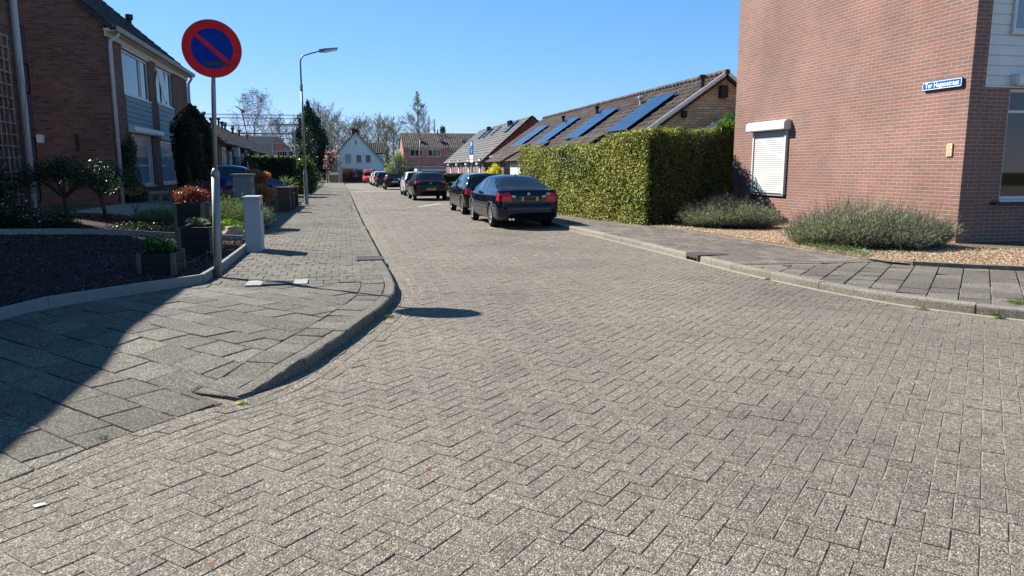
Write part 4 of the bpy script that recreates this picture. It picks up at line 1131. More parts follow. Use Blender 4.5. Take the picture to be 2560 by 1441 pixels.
mb = MB(); mb.tube([(-10.15, 78, 7.55), (-9.65, 78, 7.22), (-9.3, 78, 7.1)], .06, 6); mb.prism([(-9.65, 77.95, 7.2), (-9.35, 77.95, 7.12), (-9.4, 77.95, 6.95), (-9.6, 77.95, 6.9)], (0, .1, 0)); mb.build('jib', M['craned'], t)

# ---- cream brick terrace with solar panels
GX = 10.04; RX = 13.39; EZ = 2.60; RZ = 4.92; sl = (RX - GX, RZ - EZ)
secs = [(25.0, 30.6), (30.6, 36.2), (36.2, 41.8), (41.8, 50.2)]
clab = ['nearest cream brick terrace house with white bargeboard gable', 'second cream terrace house with a long solar array below two flues', 'third cream terrace house with solar array and single dark flue', 'farthest cream terrace house at the left end of the brown pantile roof']
def on_roof(u, y, lift=.0):
    """point on the street slope, u = fraction up the slope"""
    x = GX - .3 + (RX - GX + .3) * u; z = EZ - .21 + (RZ - EZ + .21) * u
    l = math.hypot(RX - GX, RZ - EZ); return Vector((x - (RZ - EZ) / l * lift, y, z + (RX - GX) / l * lift + 0))
arrays = [(32.05, 26.4, .0), (0, 0, 0)]
for bi, (y0, y1) in enumerate(secs):
    h = thing('terrace_house', clab[bi], 'house', (RX, (y0 + y1) / 2, .0), 0, 'cream brick terrace with solar panels')
    mb = MB(); gz = -.2
    mb.quad((GX, y0, gz), (GX, y1, gz), (GX, y1, EZ), (GX, y0, EZ)); mb.quad((2 * RX - GX, y0, gz), (2 * RX - GX, y1, gz), (2 * RX - GX, y1, EZ), (2 * RX - GX, y0, EZ))
    for y in (y0, y1): mb.add(gable_poly(y, GX, EZ, RX, RZ, 2 * RX - GX, EZ, gz), [(0, 1, 2, 3, 4)])
    mb.build('wall', M['brick_cream' if bi < 1 else 'brick_grey'], h)
    mb = MB(); ov = .16 if bi == 0 else 0
    V = (RX - GX + .3, 0, RZ - EZ + .21); WL = math.hypot(V[0], V[2]); L = y1 - y0 + ov
    tile_roof(mb, (GX - .3, y0 - ov, EZ - .21), (0, 1, 0), V, L, WL, tw=.30, th=.33, amp=.032, step=.04, seed=40 + bi)
    tile_roof(mb, (2 * RX - GX + .3, y0 - ov, EZ - .21), (0, 1, 0), (-V[0], 0, V[2]), L, WL, tw=.30, th=.33, amp=.03, seed=50 + bi)
    roof = mb.build('roof', M['tile_old'], h, rnd=True)
    mb = MB(); n = int(L / .34)
    for i in range(n):
        a = y0 - ov + L * i / n; mb.tube([(RX, a, RZ + .055), (RX, a + L / n * .98, RZ + .09)], [.105, .085], 8)
    mb.build('ridge_tile', M['tile_old'], roof, rnd=True)
    mb = MB(); mb.prism([(GX - .42, y0, EZ - .30), (GX - .26, y0, EZ - .30), (GX - .26, y0, EZ - .17), (GX - .44, y0, EZ - .17)], (0, y1 - y0, 0)); mb.build('gutter', M['zinc'], h)
    if bi == 0:
        mb = MB()
        a = Vector((GX - .34, y0 - .12, EZ - .34)); b = Vector((RX, y0 - .12, RZ - .06)); c = Vector((2 * RX - GX + .34, y0 - .12, EZ - .34)); dz = Vector((0, 0, .24))
        mb.prism([a, b, b + dz * .75, a + dz], (0, -.03, 0)); mb.prism([b, c, c + dz, b + dz * .75], (0, -.03, 0)); mb.build('bargeboard', M['signwhite'], h)
        mb = MB(); mb.bbox(13.15, 13.45, 24.83, 24.995, 4.08, 4.52, .02); mb.build('wall_box', M['black'], h)
        mb = MB(); mb.bbox(11.73, 11.92, 24.86, 24.995, 3.36, 3.62, .02); mb.build('wall_box', M['black'], h)
    # projecting porch with white cheek
    if True:
        py0 = {0: 29.3, 1: 30.61, 2: 37.6, 3: 41.85}[bi]; pl = {0: 2.0, 1: 3.0, 2: 3.2, 3: 5.2}[bi]; px = GX - 1.2; zt = EZ - .21 - (1.25) * (RZ - EZ) / (RX - GX) * .45
        mb = MB(); mb.prism([(px, py0, gz), (GX, py0, gz), (GX, py0, EZ + .12), (px, py0, zt - .02)], (0, pl - .7, 0)); mb.build('porch', M['white' if bi < 3 else 'brick_grey'], h)
        mb = MB(); tile_roof(mb, (px - .25, py0 - (.12 if bi != 1 else .0), zt - .03), (0, 1, 0), (GX + .55 - px, 0, EZ + .42 - zt), pl - .45, math.hypot(GX + .55 - px, EZ + .42 - zt), tw=.3, th=.33, seed=60 + bi); mb.build('porch_roof', M['tile_old'], h, rnd=True)
# solar arrays: strips of panels lying on the slope
def solar(label, ya, yb, ua, ub, n, group='solar arrays on the cream terrace'):
    t = thing('solar_array', label, 'solar panel', on_roof(ua, ya), 0, group)
    P = lambda u, y, l: on_roof(u, y, l)
    for i in range(n):
        a = ya + (yb - ya) * i / n + .012; b = ya + (yb - ya) * (i + 1) / n - .012
        mb = MB(); mb.prism([P(ua, a, .13), P(ua, b, .13), P(ub, b, .13), P(ub, a, .13)], (P(ua, a, .165) - P(ua, a, .13))); pn = mb.build('panel', M['solar'], t)
        mb = MB()
        for k_ in range(0, 5):
            u = ua + (ub - ua) * k_ / 4; du = .006
            mb.prism([P(u - du, a, .166), P(u - du, b, .166), P(u + du, b, .166), P(u + du, a, .166)], (P(ua, a, .169) - P(ua, a, .166)))
        mb.build('frame_line', M['solarline'], pn)
# positions fitted to the slope
SA = [('large solar array nearest the gable on the cream terrace roof', 26.98, 29.3, .21, .77), ('second solar array from the gable below the white flue', 32.7, 35.05, .19, .73), ('third solar array from the gable between two dark flues', 38.15, 40.6, .16, .70), ('farthest solar array of the cream terrace at the left end', 43.8, 46.35, .14, .665)]
for lab, a, b, u0, u1 in SA: solar(lab, a, b, u0, u1, 2)
for yy, hh, mt, fx in ((25.3, .42, 'black', .80), (30.5, .30, 'pvc', .74), (36.1, .36, 'black', .73), (41.4, .36, 'black', .68)):
    p = on_roof(fx, yy); mb = MB(); mb.tube([p - Vector((0, 0, .1)), p + Vector((0, 0, hh))], .075 if mt == 'black' else .06, 10); mb.lathe([(.08, 0), (.125, .03), (.125, .12), (.08, .14), (.02, .14)], p + Vector((0, 0, hh - .06)), 'z', 12)
    o = bpy.data.objects.get('terrace_house'); idx = [k_ for k_, (a, b) in enumerate(secs) if a <= yy < b][0]
    par = [o_ for o_ in bpy.data.objects if o_.name.startswith('terrace_house')][idx]
    mb.build('flue', M[mt], par, smooth=False)

# ---- terrace with smooth grey roof
gx, rx, ez, rz = 12.62, 17.1, 2.55, 6.43
secs2 = [(68.0, 74.7), (74.7, 81.4), (81.4, 88.1), (88.1, 95.0)]
glab = ['nearest red brick house of the grey-roofed terrace with dark gable', 'second house of the grey-roofed terrace', 'third house of the grey-roofed terrace', 'farthest house of the grey-roofed terrace at its left end']
glab = ['nearest house of the smooth grey roof terrace showing its deep red gable', 'grey-roofed terrace house next to the one with the deep red gable', 'grey-roofed terrace house just right of the row end', 'last grey-roofed terrace house at the left end of its row']
def g_roof(u, y, lift=0.0):
    l = math.hypot(rx - gx, rz - ez); return Vector((gx - .4 + (rx - gx + .4) * u - (rz - ez) / l * lift, y, ez - .35 + (rz - ez + .35) * u + (rx - gx) / l * lift))
for bi, (y0, y1) in enumerate(secs2):
    h = thing('terrace_house', glab[bi], 'house', (rx, (y0 + y1) / 2, -.4), 0, 'terrace with a smooth grey roof')
    gz = -.6; mb = MB(); mb.quad((gx, y0, gz), (gx, y1, gz), (gx, y1, ez), (gx, y0, ez)); mb.quad((2 * rx - gx, y0, gz), (2 * rx - gx, y1, gz), (2 * rx - gx, y1, ez), (2 * rx - gx, y0, ez))
    for y in (y0, y1): mb.add(gable_poly(y, gx, ez, rx, rz, 2 * rx - gx, ez, gz), [(0, 1, 2, 3, 4)])
    mb.build('wall', M['brick_red'], h)
    V = (rx - gx + .4, 0, rz - ez + .35); WL = math.hypot(V[0], V[2]); mb = MB()
    tile_roof(mb, (gx - .4, y0, ez - .35), (0, 1, 0), V, y1 - y0, WL, tw=.45, th=.42, amp=0, step=.05, seed=70 + bi); tile_roof(mb, (2 * rx - gx + .4, y0, ez - .35), (0, 1, 0), (-V[0], 0, V[2]), y1 - y0, WL, tw=.45, th=.42, amp=0, step=.05, seed=80 + bi)
    roof = mb.build('roof', M['tile_grey'], h, rnd=True)
    for f0, f1, z0, z1, kd in ((.12, .24, .3, 2.0, 'w'), (.34, .46, -.3, 1.8, 'd'), (.56, .68, -.3, 1.8, 'w'), (.78, .9, .2, 1.9, 'w')):
        ya, yb_ = y0 + (y1 - y0) * f0, y0 + (y1 - y0) * f1
        if kd == 'w': window(h, 'x', gx - .02, ya, yb_, z0, z1, out=-1, inset=-.02, fw=.1, bars=(.5,), glass='glassp')
        else: mb = MB(); mb.box(gx - .06, gx - .003, ya, yb_, z0, z1); mb.build('door', M['white'], h)
        if f0 < .5: mb = MB(); mb.box(gx - .35, gx - .003, ya - .1, yb_ + .1, z1 + .12, z1 + .45); mb.build('box_canopy', M['white'], h)
def solar2(label, ya, yb, ua, ub, n):
    t = thing('solar_array', label, 'solar panel', g_roof(ua, ya), 0, 'solar arrays on the grey roof')
    for i in range(n):
        a = ya + (yb - ya) * i / n + .02; b = ya + (yb - ya) * (i + 1) / n - .02
        mb = MB(); mb.prism([g_roof(ua, a, .13), g_roof(ua, b, .13), g_roof(ub, b, .13), g_roof(ub, a, .13)], (g_roof(ua, a, .17) - g_roof(ua, a, .13))); mb.build('panel', M['solar'], t)
solar2('solar array nearest the gable on the smooth grey roof', 71.6, 73.35, .67, .93, 2)
solar2('narrow middle solar array on the smooth grey roof', 79.1, 79.9, .66, .90, 1); solar2('solar array right of the farthest one on the grey roof', 83.3, 84.4, .64, .89, 1); solar2('farthest solar array at the left end of the grey roof', 86.2, 87.4, .64, .90, 1)
for y in (73.75, 74.55, 85.2, 85.8):
    p = g_roof(.84, y); par = [o_ for o_ in bpy.data.objects if o_.name.startswith('terrace_house')][4 + (0 if y < 74.7 else 2)]
    mb = MB(); mb.tube([p - Vector((0, 0, .2)), p + Vector((0, 0, .5))], .15, 10); mb.lathe([(.20, 0), (.20, .25), (.02, .27)], p + Vector((0, 0, .3)), 'z', 10); mb.build('flue', M['black'], par)

# ---- far brick terrace seen front on
for bi, (x0, x1) in enumerate(((9.9, 17.6), (17.6, 27.0))):
    h = thing('brick_row_house', ['far two-storey brick house with its sunlit gable end facing left', 'far two-storey brick house partly hidden by the grey roof'][bi], 'house', ((x0 + x1) / 2, 134, -.46))
    Y = 130.0; mb = MB(); gz = -.5
    wins = [(10.98, 13.21, 3.6, 4.8), (14.07, 16.3, 3.6, 4.8)] if bi == 0 else [(18.6, 20.9, 3.6, 4.8), (22.0, 24.6, 3.6, 4.8)]
    wall_holes(mb, 'y', Y, x0, x1, gz, 5.3, wins, .1, -1)
    for x in (x0, x1): mb.add([(x, Y, gz), (x, Y + 9, gz), (x, Y + 9, 5.3), (x, Y + 4.5, 7.75), (x, Y, 5.3)], [(0, 1, 2, 3, 4)])
    mb.quad((x0, Y + 9, gz), (x1, Y + 9, gz), (x1, Y + 9, 5.3), (x0, Y + 9, 5.3)); mb.build('wall', M['brick_far'], h)
    mb = MB(); tile_roof(mb, (x0 - .15, Y - .35, 5.12), (1, 0, 0), (0, 4.85, 2.65), x1 - x0 + .15, 5.53, tw=.33, th=.36, amp=.035, step=.05, seed=90 + bi); tile_roof(mb, (x0 - .15, Y + 9.35, 5.12), (1, 0, 0), (0, -4.85, 2.65), x1 - x0 + .15, 5.53, tw=.6, th=.6, seed=95 + bi)
    roof = mb.build('roof', M['tile_far'], h, rnd=True)
    mb = MB(); mb.box(x0, x1 - .05, Y - .42, Y - .28, 4.98, 5.12); mb.build('gutter', M['zinc'], h)
    for w_ in wins: window(h, 'y', Y, *w_, bars=(.4, .72), out=-1, inset=.03, fw=.1, frame='cream')
    mb = MB(); mb.box(x0 + .4, x1 - .6, Y - .06, Y - .003, 4.84, 4.97); mb.box(x0 + .4, x1 - .6, Y - .08, Y - .003, 1.72, 1.92); mb.build('fascia', M['cream'], h)
    mb = MB(); mb.box(x0 + .5, x1 - .5, Y - .05, Y - .003, 1.35, 1.70); mb.build('window_band', M['glass'], h)
    for x in ((12.6, 16.2) if bi == 0 else (20.2,)):
        mb = MB(); mb.box(x, x + .8, Y + 1.35, Y + 1.75, 6.35, 6.75); r_ = mb.build('rooflight', M['zinc'], roof)
    if bi == 0:
        for x in (16.35, 17.2): mb = MB(); mb.tube([(x, Y + 4, 7.3), (x, Y + 4, 8.4)], .1, 8); mb.build('flue', M['black'], roof)
    mb = MB(); mb.tube([(x1 - .25, Y - .1, 5.0), (x1 - .25, Y - .1, gz)], .07, 8); mb.build('drainpipe', M['greywall'], h)
h = thing('garage_row', 'low flat-roofed garages with pale fascia in front of the far brick houses', 'garage', (15, 124, -.46))
mb = MB(); mb.box(11.6, 24, 121, 125, -.5, 1.1); mb.build('wall', M['brick_far'], h)
mb = MB(); mb.box(11.3, 24.3, 120.7, 125.3, 1.1, 1.52); mb.build('fascia', M['offwhite'], h)
for i, x in enumerate((12.3, 14.7, 17.1, 19.5)): mb = MB(); mb.box(x, x + 2.0, 120.95, 120.997, -.45, 1.0); mb.build('door', M['brick_dark' if i != 1 else 'redp'], h)

# ---- white gabled house closing the street
h = thing('white_house', 'white rendered house with a steep gable at the end of the street', 'house', (2.2, 120, -.46))
Y = 118.0; mb = MB()
gp = [(-1.45, Y, -.5), (5.75, Y, -.5), (5.75, Y, 2.75), (5.15, Y, 3.05), (1.80, Y, 6.75), (-1.45, Y, 3.35)]
wh = [(.85, 1.05), (0, 0)]
mb.prism(gp, (0, 8, 0)); mb.box(4.0, 6.05, Y + 2.5, Y + 8, -.5, 4.1); mb.build('wall', M['whitewall'], h)
mb = MB()
a = Vector((-1.75, Y - .15, 3.0)); r_ = Vector((1.80, Y - .15, 6.95)); c = Vector((5.95, Y - .15, 2.35)); 
for p, q in ((a, r_), (c, r_)):
    d = (q - p); nrm = Vector((-d.z, 0, d.x)).normalized(); nrm = nrm if nrm.z > 0 else -nrm
    mb.prism([p, q, q + nrm * .16, p + nrm * .16], (0, 8.3, 0))
mb.build('roof', M['tile_dark'], h, rnd=True)
mb = MB(); 
for p, q in ((a, r_), (c, r_)): mb.prism([p + Vector((0, -.03, -.16)), q + Vector((0, -.03, -.16)), q + Vector((0, -.03, .06)), p + Vector((0, -.03, .06))], (0, -.05, 0))
mb.build('bargeboard', M['white'], h)
mb = MB(); tile_roof(mb, (3.2, Y + 2.2, 3.95), (1, 0, 0), (0, 2.6, 1.75), 3.2, 3.13, tw=.3, th=.35, amp=.04, step=.05, seed=5); mb.build('side_roof', M['tile_dark'], h, rnd=True)
mb = MB(); mb.box(1.25, 2.3, Y + 1.2, Y + 2.2, 6.0, 7.55); mb.box(1.2, 2.35, Y + 1.15, Y + 2.25, 7.56, 7.66); mb.build('chimney', M['brick_dark'], h)
for x0, x1, z0, z1, gl in ((.1, 1.05, 2.35, 3.75, 'glassp'), (1.75, 2.6, 2.45, 3.65, 'glass'), (3.15, 4.0, 2.45, 3.65, 'glass'), (1.65, 1.98, 5.2, 5.85, 'glass'), (3.35, 4.55, .15, 1.45, 'glass'), (1.4, 2.7, .1, 1.5, 'glassp')):
    window(h, 'y', Y - .02, x0, x1, z0, z1, out=-1, inset=-.05, fw=.08, glass=gl, bars=(.5,) if x1 - x0 > 1.1 else ())
mb = MB(); mb.box(-.7, 1.3, Y - .04, Y - .003, -.4, 1.55); mb.build('brick_infill', M['brick_orange'], h)
# low dark garden wall in front of it
w = MB(); w.box(-.6, 3.4, 110.4, 110.6, -.45, .35); o = w.build('garden_wall', M['brick_dark']); tag(o, 'low dark wall in front of the white house', 'wall')
origin_to(o, (1.4, 110.5, -.45))

# white lean-to roof that shows over the hedge beside the corner house
t = thing('shed', 'white sloping shed roof peeping over the dark hedge end beside the brick wall', 'shed', (13.2, 24.4, 0))
mb = MB(); mb.prism([(11.9, 24.15, 2.66), (14.2, 24.15, 3.72), (14.2, 24.15, 3.80), (11.9, 24.15, 2.74)], (0, .6, 0)); mb.build('roof', M['signwhite'], t)
mb = MB(); mb.prism([(12.0, 24.25, 0), (14.1, 24.25, 0), (14.1, 24.25, 3.66), (12.0, 24.25, 2.69)], (0, .4, 0)); mb.build('wall', M['signwhite'], t)
# ================================================================ STREET FURNITURE
# no-parking sign on a leaning post
t = thing('no_parking_sign', 'large round blue and red no-parking sign on a leaning grey post by the garden edge', 'traffic sign', (-1.79, 10.88, .1))
mb = MB()
base = Vector((-1.79, 10.88, -.1)); top = Vector((-1.66, 10.88, 3.42)); P_ = lambda z: base.lerp(top, (z + .1) / 3.52)
mb.tube([P_(-.1), P_(1.48)], .054, 16); mb.tube([P_(1.48), P_(1.52), P_(1.56), P_(1.60)], [.054, .060, .050, .032], 16); mb.tube([P_(1.59), P_(3.42)], .031, 14)
mb.build('post', M['galv'], t, smooth=True)
th = math.radians(12); U = Vector((math.cos(th), math.sin(th), 0)); Nn = Vector((math.sin(th), -math.cos(th), 0)); Z = Vector((0, 0, 1)); Cc = Vector((-1.665, 10.825, 3.165))
def disc(r, d0, d1, seg=64, r0=0.0, wob=None):
    vs = []; fs = []
    for k_ in range(seg):
        a = 2 * math.pi * k_ / seg; e = U * math.cos(a) + Z * math.sin(a); vs += [Cc + e * r + Nn * d0, Cc + e * r + Nn * d1, Cc + e * r0 + Nn * d1, Cc + e * r0 + Nn * d0]
    for k_ in range(seg):
        a, b = 4 * k_, 4 * ((k_ + 1) % seg); fs += [(a, b, b + 1, a + 1), (a + 1, b + 1, b + 2, a + 2), (a + 2, b + 2, b + 3, a + 3), (a + 3, b + 3, b, a)]
    return vs, fs
mb = MB(); mb.add(*disc(.372, -.004, .014, r0=.0005)); mb.build('disc', M['signback'], t)
mb = MB(); mb.add(*disc(.366, .0145, .017, r0=.262)); mb.build('red_ring', M['red'], t)
mb = MB(); mb.add(*disc(.268, .0142, .0158, r0=.0005)); mb.build('blue_field', M['blue'], t)
mb = MB(); a = math.radians(-41); d = U * math.cos(a) + Z * math.sin(a); e = U * -math.sin(a) + Z * math.cos(a)
q = [Cc - d * .272 - e * .026, Cc + d * .272 - e * .026, Cc + d * .272 + e * .026, Cc - d * .272 + e * .026]; mb.prism([p + Nn * .0162 for p in q], Nn * .0012); mb.build('slash', M['red'], t)
mb = MB(); rr_ = random.Random(5)
for k_ in range(16):
    x = -.10 + k_ * .0205; z = -.185 - .012 * math.sin(k_ * .5) - x * .05; hh = .012 + .014 * math.sin(min(k_, 15) / 15 * math.pi) + rr_.uniform(0, .007)
    mb.prism([Cc + U * (x - .016) + Z * (z - hh) + Nn * (.0178 + k_ * .00003), Cc + U * (x + .016) + Z * (z - hh * .9) + Nn * (.0178 + k_ * .00003), Cc + U * (x + .017) + Z * (z + hh) + Nn * (.0178 + k_ * .00003), Cc + U * (x - .015) + Z * (z + hh * .8) + Nn * (.0178 + k_ * .00003)], Nn * .0004)
mb.build('grime_streak', M['smear'], t)
mb = MB(); mb.bbox(-1.70, -1.62, 10.835, 10.90, 3.28, 3.31, .004); mb.bbox(-1.71, -1.63, 10.835, 10.90, 2.98, 3.01, .004)
mb.build('clamp', M['galv'], t)

def street_lamp(name, label, x, y, h, z0, reach=1.05, tilt=.2, lean=-.0, dirx=1):
    t = thing(name, label, 'street lamp', (x, y, z0))
    mb = MB(); mb.lathe([(.085, -.05), (.088, .12), (.082, .13), (.082, 1.28), (.090, 1.31), (.088, 1.34), (.060, 1.42), (.056, 1.5)], (x, y, z0), 'z', 16)
    mb.tube([(x, y, z0 + 1.45), (x, y, z0 + h * .78)], [.052, .044], 12); mb.lathe([(.046, 0), (.056, .01), (.056, .28), (.036, .32)], (x, y, z0 + h * .76), 'z', 12)
    mb.tube([(x, y, z0 + h * .78), (x, y, z0 + h - .32), (x + dirx * .03, y, z0 + h - .16), (x + dirx * .12, y, z0 + h - .05), (x + dirx * .25, y, z0 + h), (x + dirx * reach, y, z0 + h + .16)], [.036, .034, .034, .032, .030, .028], 10)
    mb.build('pole', M['lamppost'], t, smooth=True)
    a = Vector((x + dirx * (reach - .02), y, z0 + h + .16)); d = Vector((dirx * .985, 0, .10)); u = Vector((-.10 * dirx, 0, .985)); s = Vector((0, 1, 0))
    mb = MB()
    mb.prism([a - s * .07 - u * .05, a + d * .22 - s * .10 - u * .07, a + d * .22 - s * .10 + u * .07, a - s * .06 + u * .07], s * .17)
    mb.prism([a + d * .2 - s * .12 + u * .0, a + d * .78 - s * .12 + u * .05, a + d * .78 - s * .10 + u * .08, a + d * .2 - s * .10 + u * .08], s * .23)
    hd = mb.build('lamp_head', M['lamppost'], t)
    mb = MB(); mb.prism([a + d * .23 - s * .11 - u * .09, a + d * .75 - s * .11 - u * .02, a + d * .76 - s * .11 + u * .045, a + d * .225 - s * .11 + u * .0], s * .21); mb.build('diffuser', M['clearlamp'], hd)
    return t
street_lamp('street_lamp', 'tall grey street lamp on the left pavement with its arm over the road', -1.63, 32.6, 6.15, .05, .78)
street_lamp('street_lamp', 'distant small street lamp in front of the pink magnolia', -2.3, 103, 4.9, -.4, .95)
street_lamp('street_lamp', 'distant street lamp with arm reaching left before the far brick houses', 7.75, 79, 6.4, -.35, 1.3, dirx=-1)

# electricity cabinets
def cabinet(label, x0, x1, y0, y1, z0, z1, mat, over, seam):
    t = thing('utility_cabinet', label, 'cabinet', ((x0 + x1) / 2, (y0 + y1) / 2, z0))
    mb = MB(); mb.bbox(x0, x1, y0, y1, z0, z1 - .045, .012); mb.build('body', M[mat], t)
    mb = MB(); mb.bbox(x0 - over, x1 + over, y0 - over, y1 + over, z1 - .044, z1, .012); mb.build('lid', M[mat], t)
    mb = MB(); mb.box(x1 + .001, x1 + .006, y0 + .02, y1 - .02, z0 + .19, z1 - .06); d = mb.build('door', M[mat], t)
    mb = MB(); mb.bbox(x1 + .007, x1 + .022, (y0 + y1) / 2 - .02, (y0 + y1) / 2 + .02, z0 + (z1 - z0) * .74, z0 + (z1 - z0) * .84, .004); mb.build('handle', M['black'], d)
    return t
cabinet('light grey steel cabinet standing on the pavement beside the garden kerb', -1.80, -1.53, 14.03, 14.62, .08, 1.10, 'cab', .018, True)
cabinet('taller weathered grey cabinet behind the light grey one, with overhanging lid', -2.72, -2.30, 19.6, 20.3, .10, 1.46, 'cabc', .06, False)

# drain gullies and covers
t = thing('kerb_drain', 'rusty cast iron kerb inlet drain set in the right-hand kerb', 'drain', (5.88, 11.86, 0))
mb = MB(); x0 = 5.862; mb.box(x0, x0 + .20, 11.63, 12.09, .085, .125)
for y in (11.63, 12.055): mb.box(x0, x0 + .035, y, y + .035, -.02, .085)
mb.box(x0, x0 + .035, 11.665, 12.055, .066, .085); mb.box(x0, x0 + .035, 11.665, 12.055, -.02, .008)
for y in (11.785, 11.915): mb.box(x0 + .004, x0 + .03, y, y + .018, .008, .066)
mb.prism([(x0 + .20, 11.66, .125), (x0 + .20, 12.06, .125), (x0 + .62, 12.0, .112), (x0 + .62, 11.72, .112)], (0, 0, -.01))
mb.build('frame', M['iron'], t)
mb = MB(); mb.box(x0 + .06, x0 + .19, 11.66, 12.06, -.04, .084); mb.build('dark_inlet', M['black'], t)
t = thing('kerb_drain', 'ribbed cast iron drain top across the left-hand kerb', 'drain', (.42, 12.44, .1))
mb = MB(); zt = .124
mb.box(.13, .565, 12.21, 12.67, zt - .05, zt - .008)
for i in range(11): mb.box(.14 + i * .039, .14 + i * .039 + .021, 12.22, 12.66, zt - .008, zt + .006)
mb.box(.13, .565, 12.205, 12.218, zt - .008, zt + .006); mb.box(.13, .565, 12.662, 12.675, zt - .008, zt + .006); mb.box(.545, .562, 12.21, 12.67, -.05, zt - .051)
mb.build('grate', M['iron'], t)
t = thing('meter_cover', 'small cast iron hydrant cover framed by pale tiles in the left pavement', 'cover', (-.92, 10.05, .1))
mb = MB(); zt = .124
for (a, b, c, d) in ((-1.30, -1.10, 9.85, 10.05), (-1.30, -1.10, 10.055, 10.25), (-.71, -.53, 9.85, 10.05), (-.71, -.53, 10.055, 10.25), (-1.095, -.905, 10.19, 10.25), (-.90, -.715, 10.19, 10.25)): mb.bbox(a, b, c, d, zt - .03, zt, .003)
mb.build('pale_tile', M['signwhite' if False else 'conc'], t)
mb = MB(); mb.bbox(-1.092, -.718, 9.86, 10.183, zt - .03, zt + .006, .003); c = mb.build('lid', M['iron'], t)
mb = MB(); rr_ = random.Random(9)
for i in range(12):
    x = -1.06 + i * .028; mb.box(x, x + .012, 9.90 + abs(i - 5.5) * .008, 10.14 - abs(i - 5.5) * .008, zt + .0065, zt + .012)
mb.box(-1.05, -.76, 10.015, 10.03, zt + .0125, zt + .015); mb.build('rib', M['iron'], c)

# parking sign
t = thing('parking_sign', 'blue parking sign with white plates under it on a pole beyond the parked cars', 'traffic sign', (7.55, 45, -.1))
mb = MB(); mb.tube([(7.55, 45, -.2), (7.55, 45, 3.28)], .038, 10); mb.build('pole', M['galv'], t)
d = Vector((.42, -.907, 0)); d = Vector((math.sin(math.radians(-76)), -math.cos(math.radians(-76)), 0)); s = Vector((-d.y, d.x, 0)); c = Vector((7.52, 44.94, 0))
def plate(mb, z0, z1, w, off, th=.02): q = [c + d * off - s * w + Z * z0, c + d * off + s * w + Z * z0, c + d * off + s * w + Z * z1, c + d * off - s * w + Z * z1]; mb.prism(q, d * th)
mb = MB(); plate(mb, 2.42, 3.22, .26, 0); mb.build('blue_plate', M['plateblue'], t)
mb = MB(); plate(mb, 2.16, 2.38, .26, 0); plate(mb, 1.95, 2.12, .24, 0); mb.build('white_plate', M['signwhite'], t)
text_mesh('letter', 'P', .46, M['signwhite'], c + d * .022 + Z * 2.98, (s if (s.cross(Z)).dot(d) > 0 else -s), Z, parent=t, bold=.008)
text_mesh('letter', 'i', .34, M['signwhite'], c + d * .022 + Z * 2.62, (s if (s.cross(Z)).dot(d) > 0 else -s), Z, parent=t, bold=.008)
t = thing('parking_sign', 'tiny narrow blue sign in front of the far brick house', 'traffic sign', (6.2, 92, -.4))
mb = MB(); mb.tube([(6.2, 92, -.5), (6.2, 92, 2.6)], .04, 8); mb.build('pole', M['galv'], t)
mb = MB(); mb.box(6.02, 6.22, 91.9, 91.94, 1.5, 2.5); mb.build('blue_plate', M['plateblue'], t)

# yellow skip
t = thing('yellow_container', 'small yellow waste container with pale cover at the end of the left pavement', 'container', (-1.45, 104, -.32))
mb = MB(); mb.prism([(-2.05, 103.2, -.25), (-.95, 103.2, -.25), (-.80, 103.2, .62), (-2.15, 103.2, .62)], (0, 1.8, 0)); mb.box(-2.2, -.75, 103.1, 105.1, .62, .70); mb.build('tub', M['yellowbin'], t)
mb = MB(); mb.prism([(-2.1, 103.2, .71), (-.85, 103.2, .71), (-1.1, 103.2, .98), (-1.95, 103.2, .98)], (0, 1.7, 0)); mb.build('cover', M['curtain'], t)
mb = MB()
for x in (-1.9, -1.05): mb.box(x, x + .06, 103.13, 103.19, -.2, .6)
mb.build('rib', M['yellowbin'], t)
t = thing('gate_pillar', 'pale pillar beside the yellow container', 'pillar', (-.45, 106, -.4)); mb = MB(); mb.bbox(-.62, -.32, 105.8, 106.1, -.45, 1.7, .02); mb.build('shaft', M['conc'], t); mb = MB(); mb.bbox(-.66, -.28, 105.76, 106.14, 1.7, 1.78, .01); mb.build('cap', M['conc'], t)

# garden edging on the left: concrete kerb boards
mb = MB(); elp = [p for p in EL if p[1] < 14.5]
def edging(name, label, pl, th, zt, mat, step=1.0):
    m = MB(); S = arclen(pl); s = 0.0
    while s < S[-1] - .05:
        e = min(s + step - .006, S[-1]); a = at_s(pl, S, s); b = at_s(pl, S, e); l = math.hypot(b[0] - a[0], b[1] - a[1]); n_ = Vector(((b[1] - a[1]) / l, -(b[0] - a[0]) / l, 0)) * th
        za, zb_ = zt(*a) + random.uniform(-.004, .004), zt(*b) + random.uniform(-.004, .004)
        A, B = Vector((a[0], a[1], 0)), Vector((b[0], b[1], 0)); c_ = .006
        prof = lambda P, z: [P + Z * (z - .3), P + Z * (z - c_), P + n_ * .12 + Z * z, P + n_ * .88 + Z * z, P + n_ + Z * (z - c_), P + n_ + Z * (z - .3)]
        pa, pb = prof(A, za), prof(B, zb_)
        m.add(pa + pb, [(i, i + 1, i + 7, i + 6) for i in range(5)] + [(0, 1, 2, 3, 4, 5), (6, 7, 8, 9, 10, 11)]); s += step
    o = m.build(name, M[mat]); tag(o, label, 'edging'); return origin_to(o, (pl[0][0], pl[0][1], 0))
edging('garden_edging', 'light grey concrete edging boards along the dark gravel garden and left pavement', elp, .06, lambda x, y: zpl(x, y) + .125, 'edging')
edging('garden_edging', 'low grey edging crossing the shaded garden behind the planters', [(-6.6, 12.9), (-5.5, 13.8), (-4.4, 15.4), (-3.45, 16.3), (-2.12, 16.4)], .06, lambda x, y: zg(x, y) + .10, 'edging')
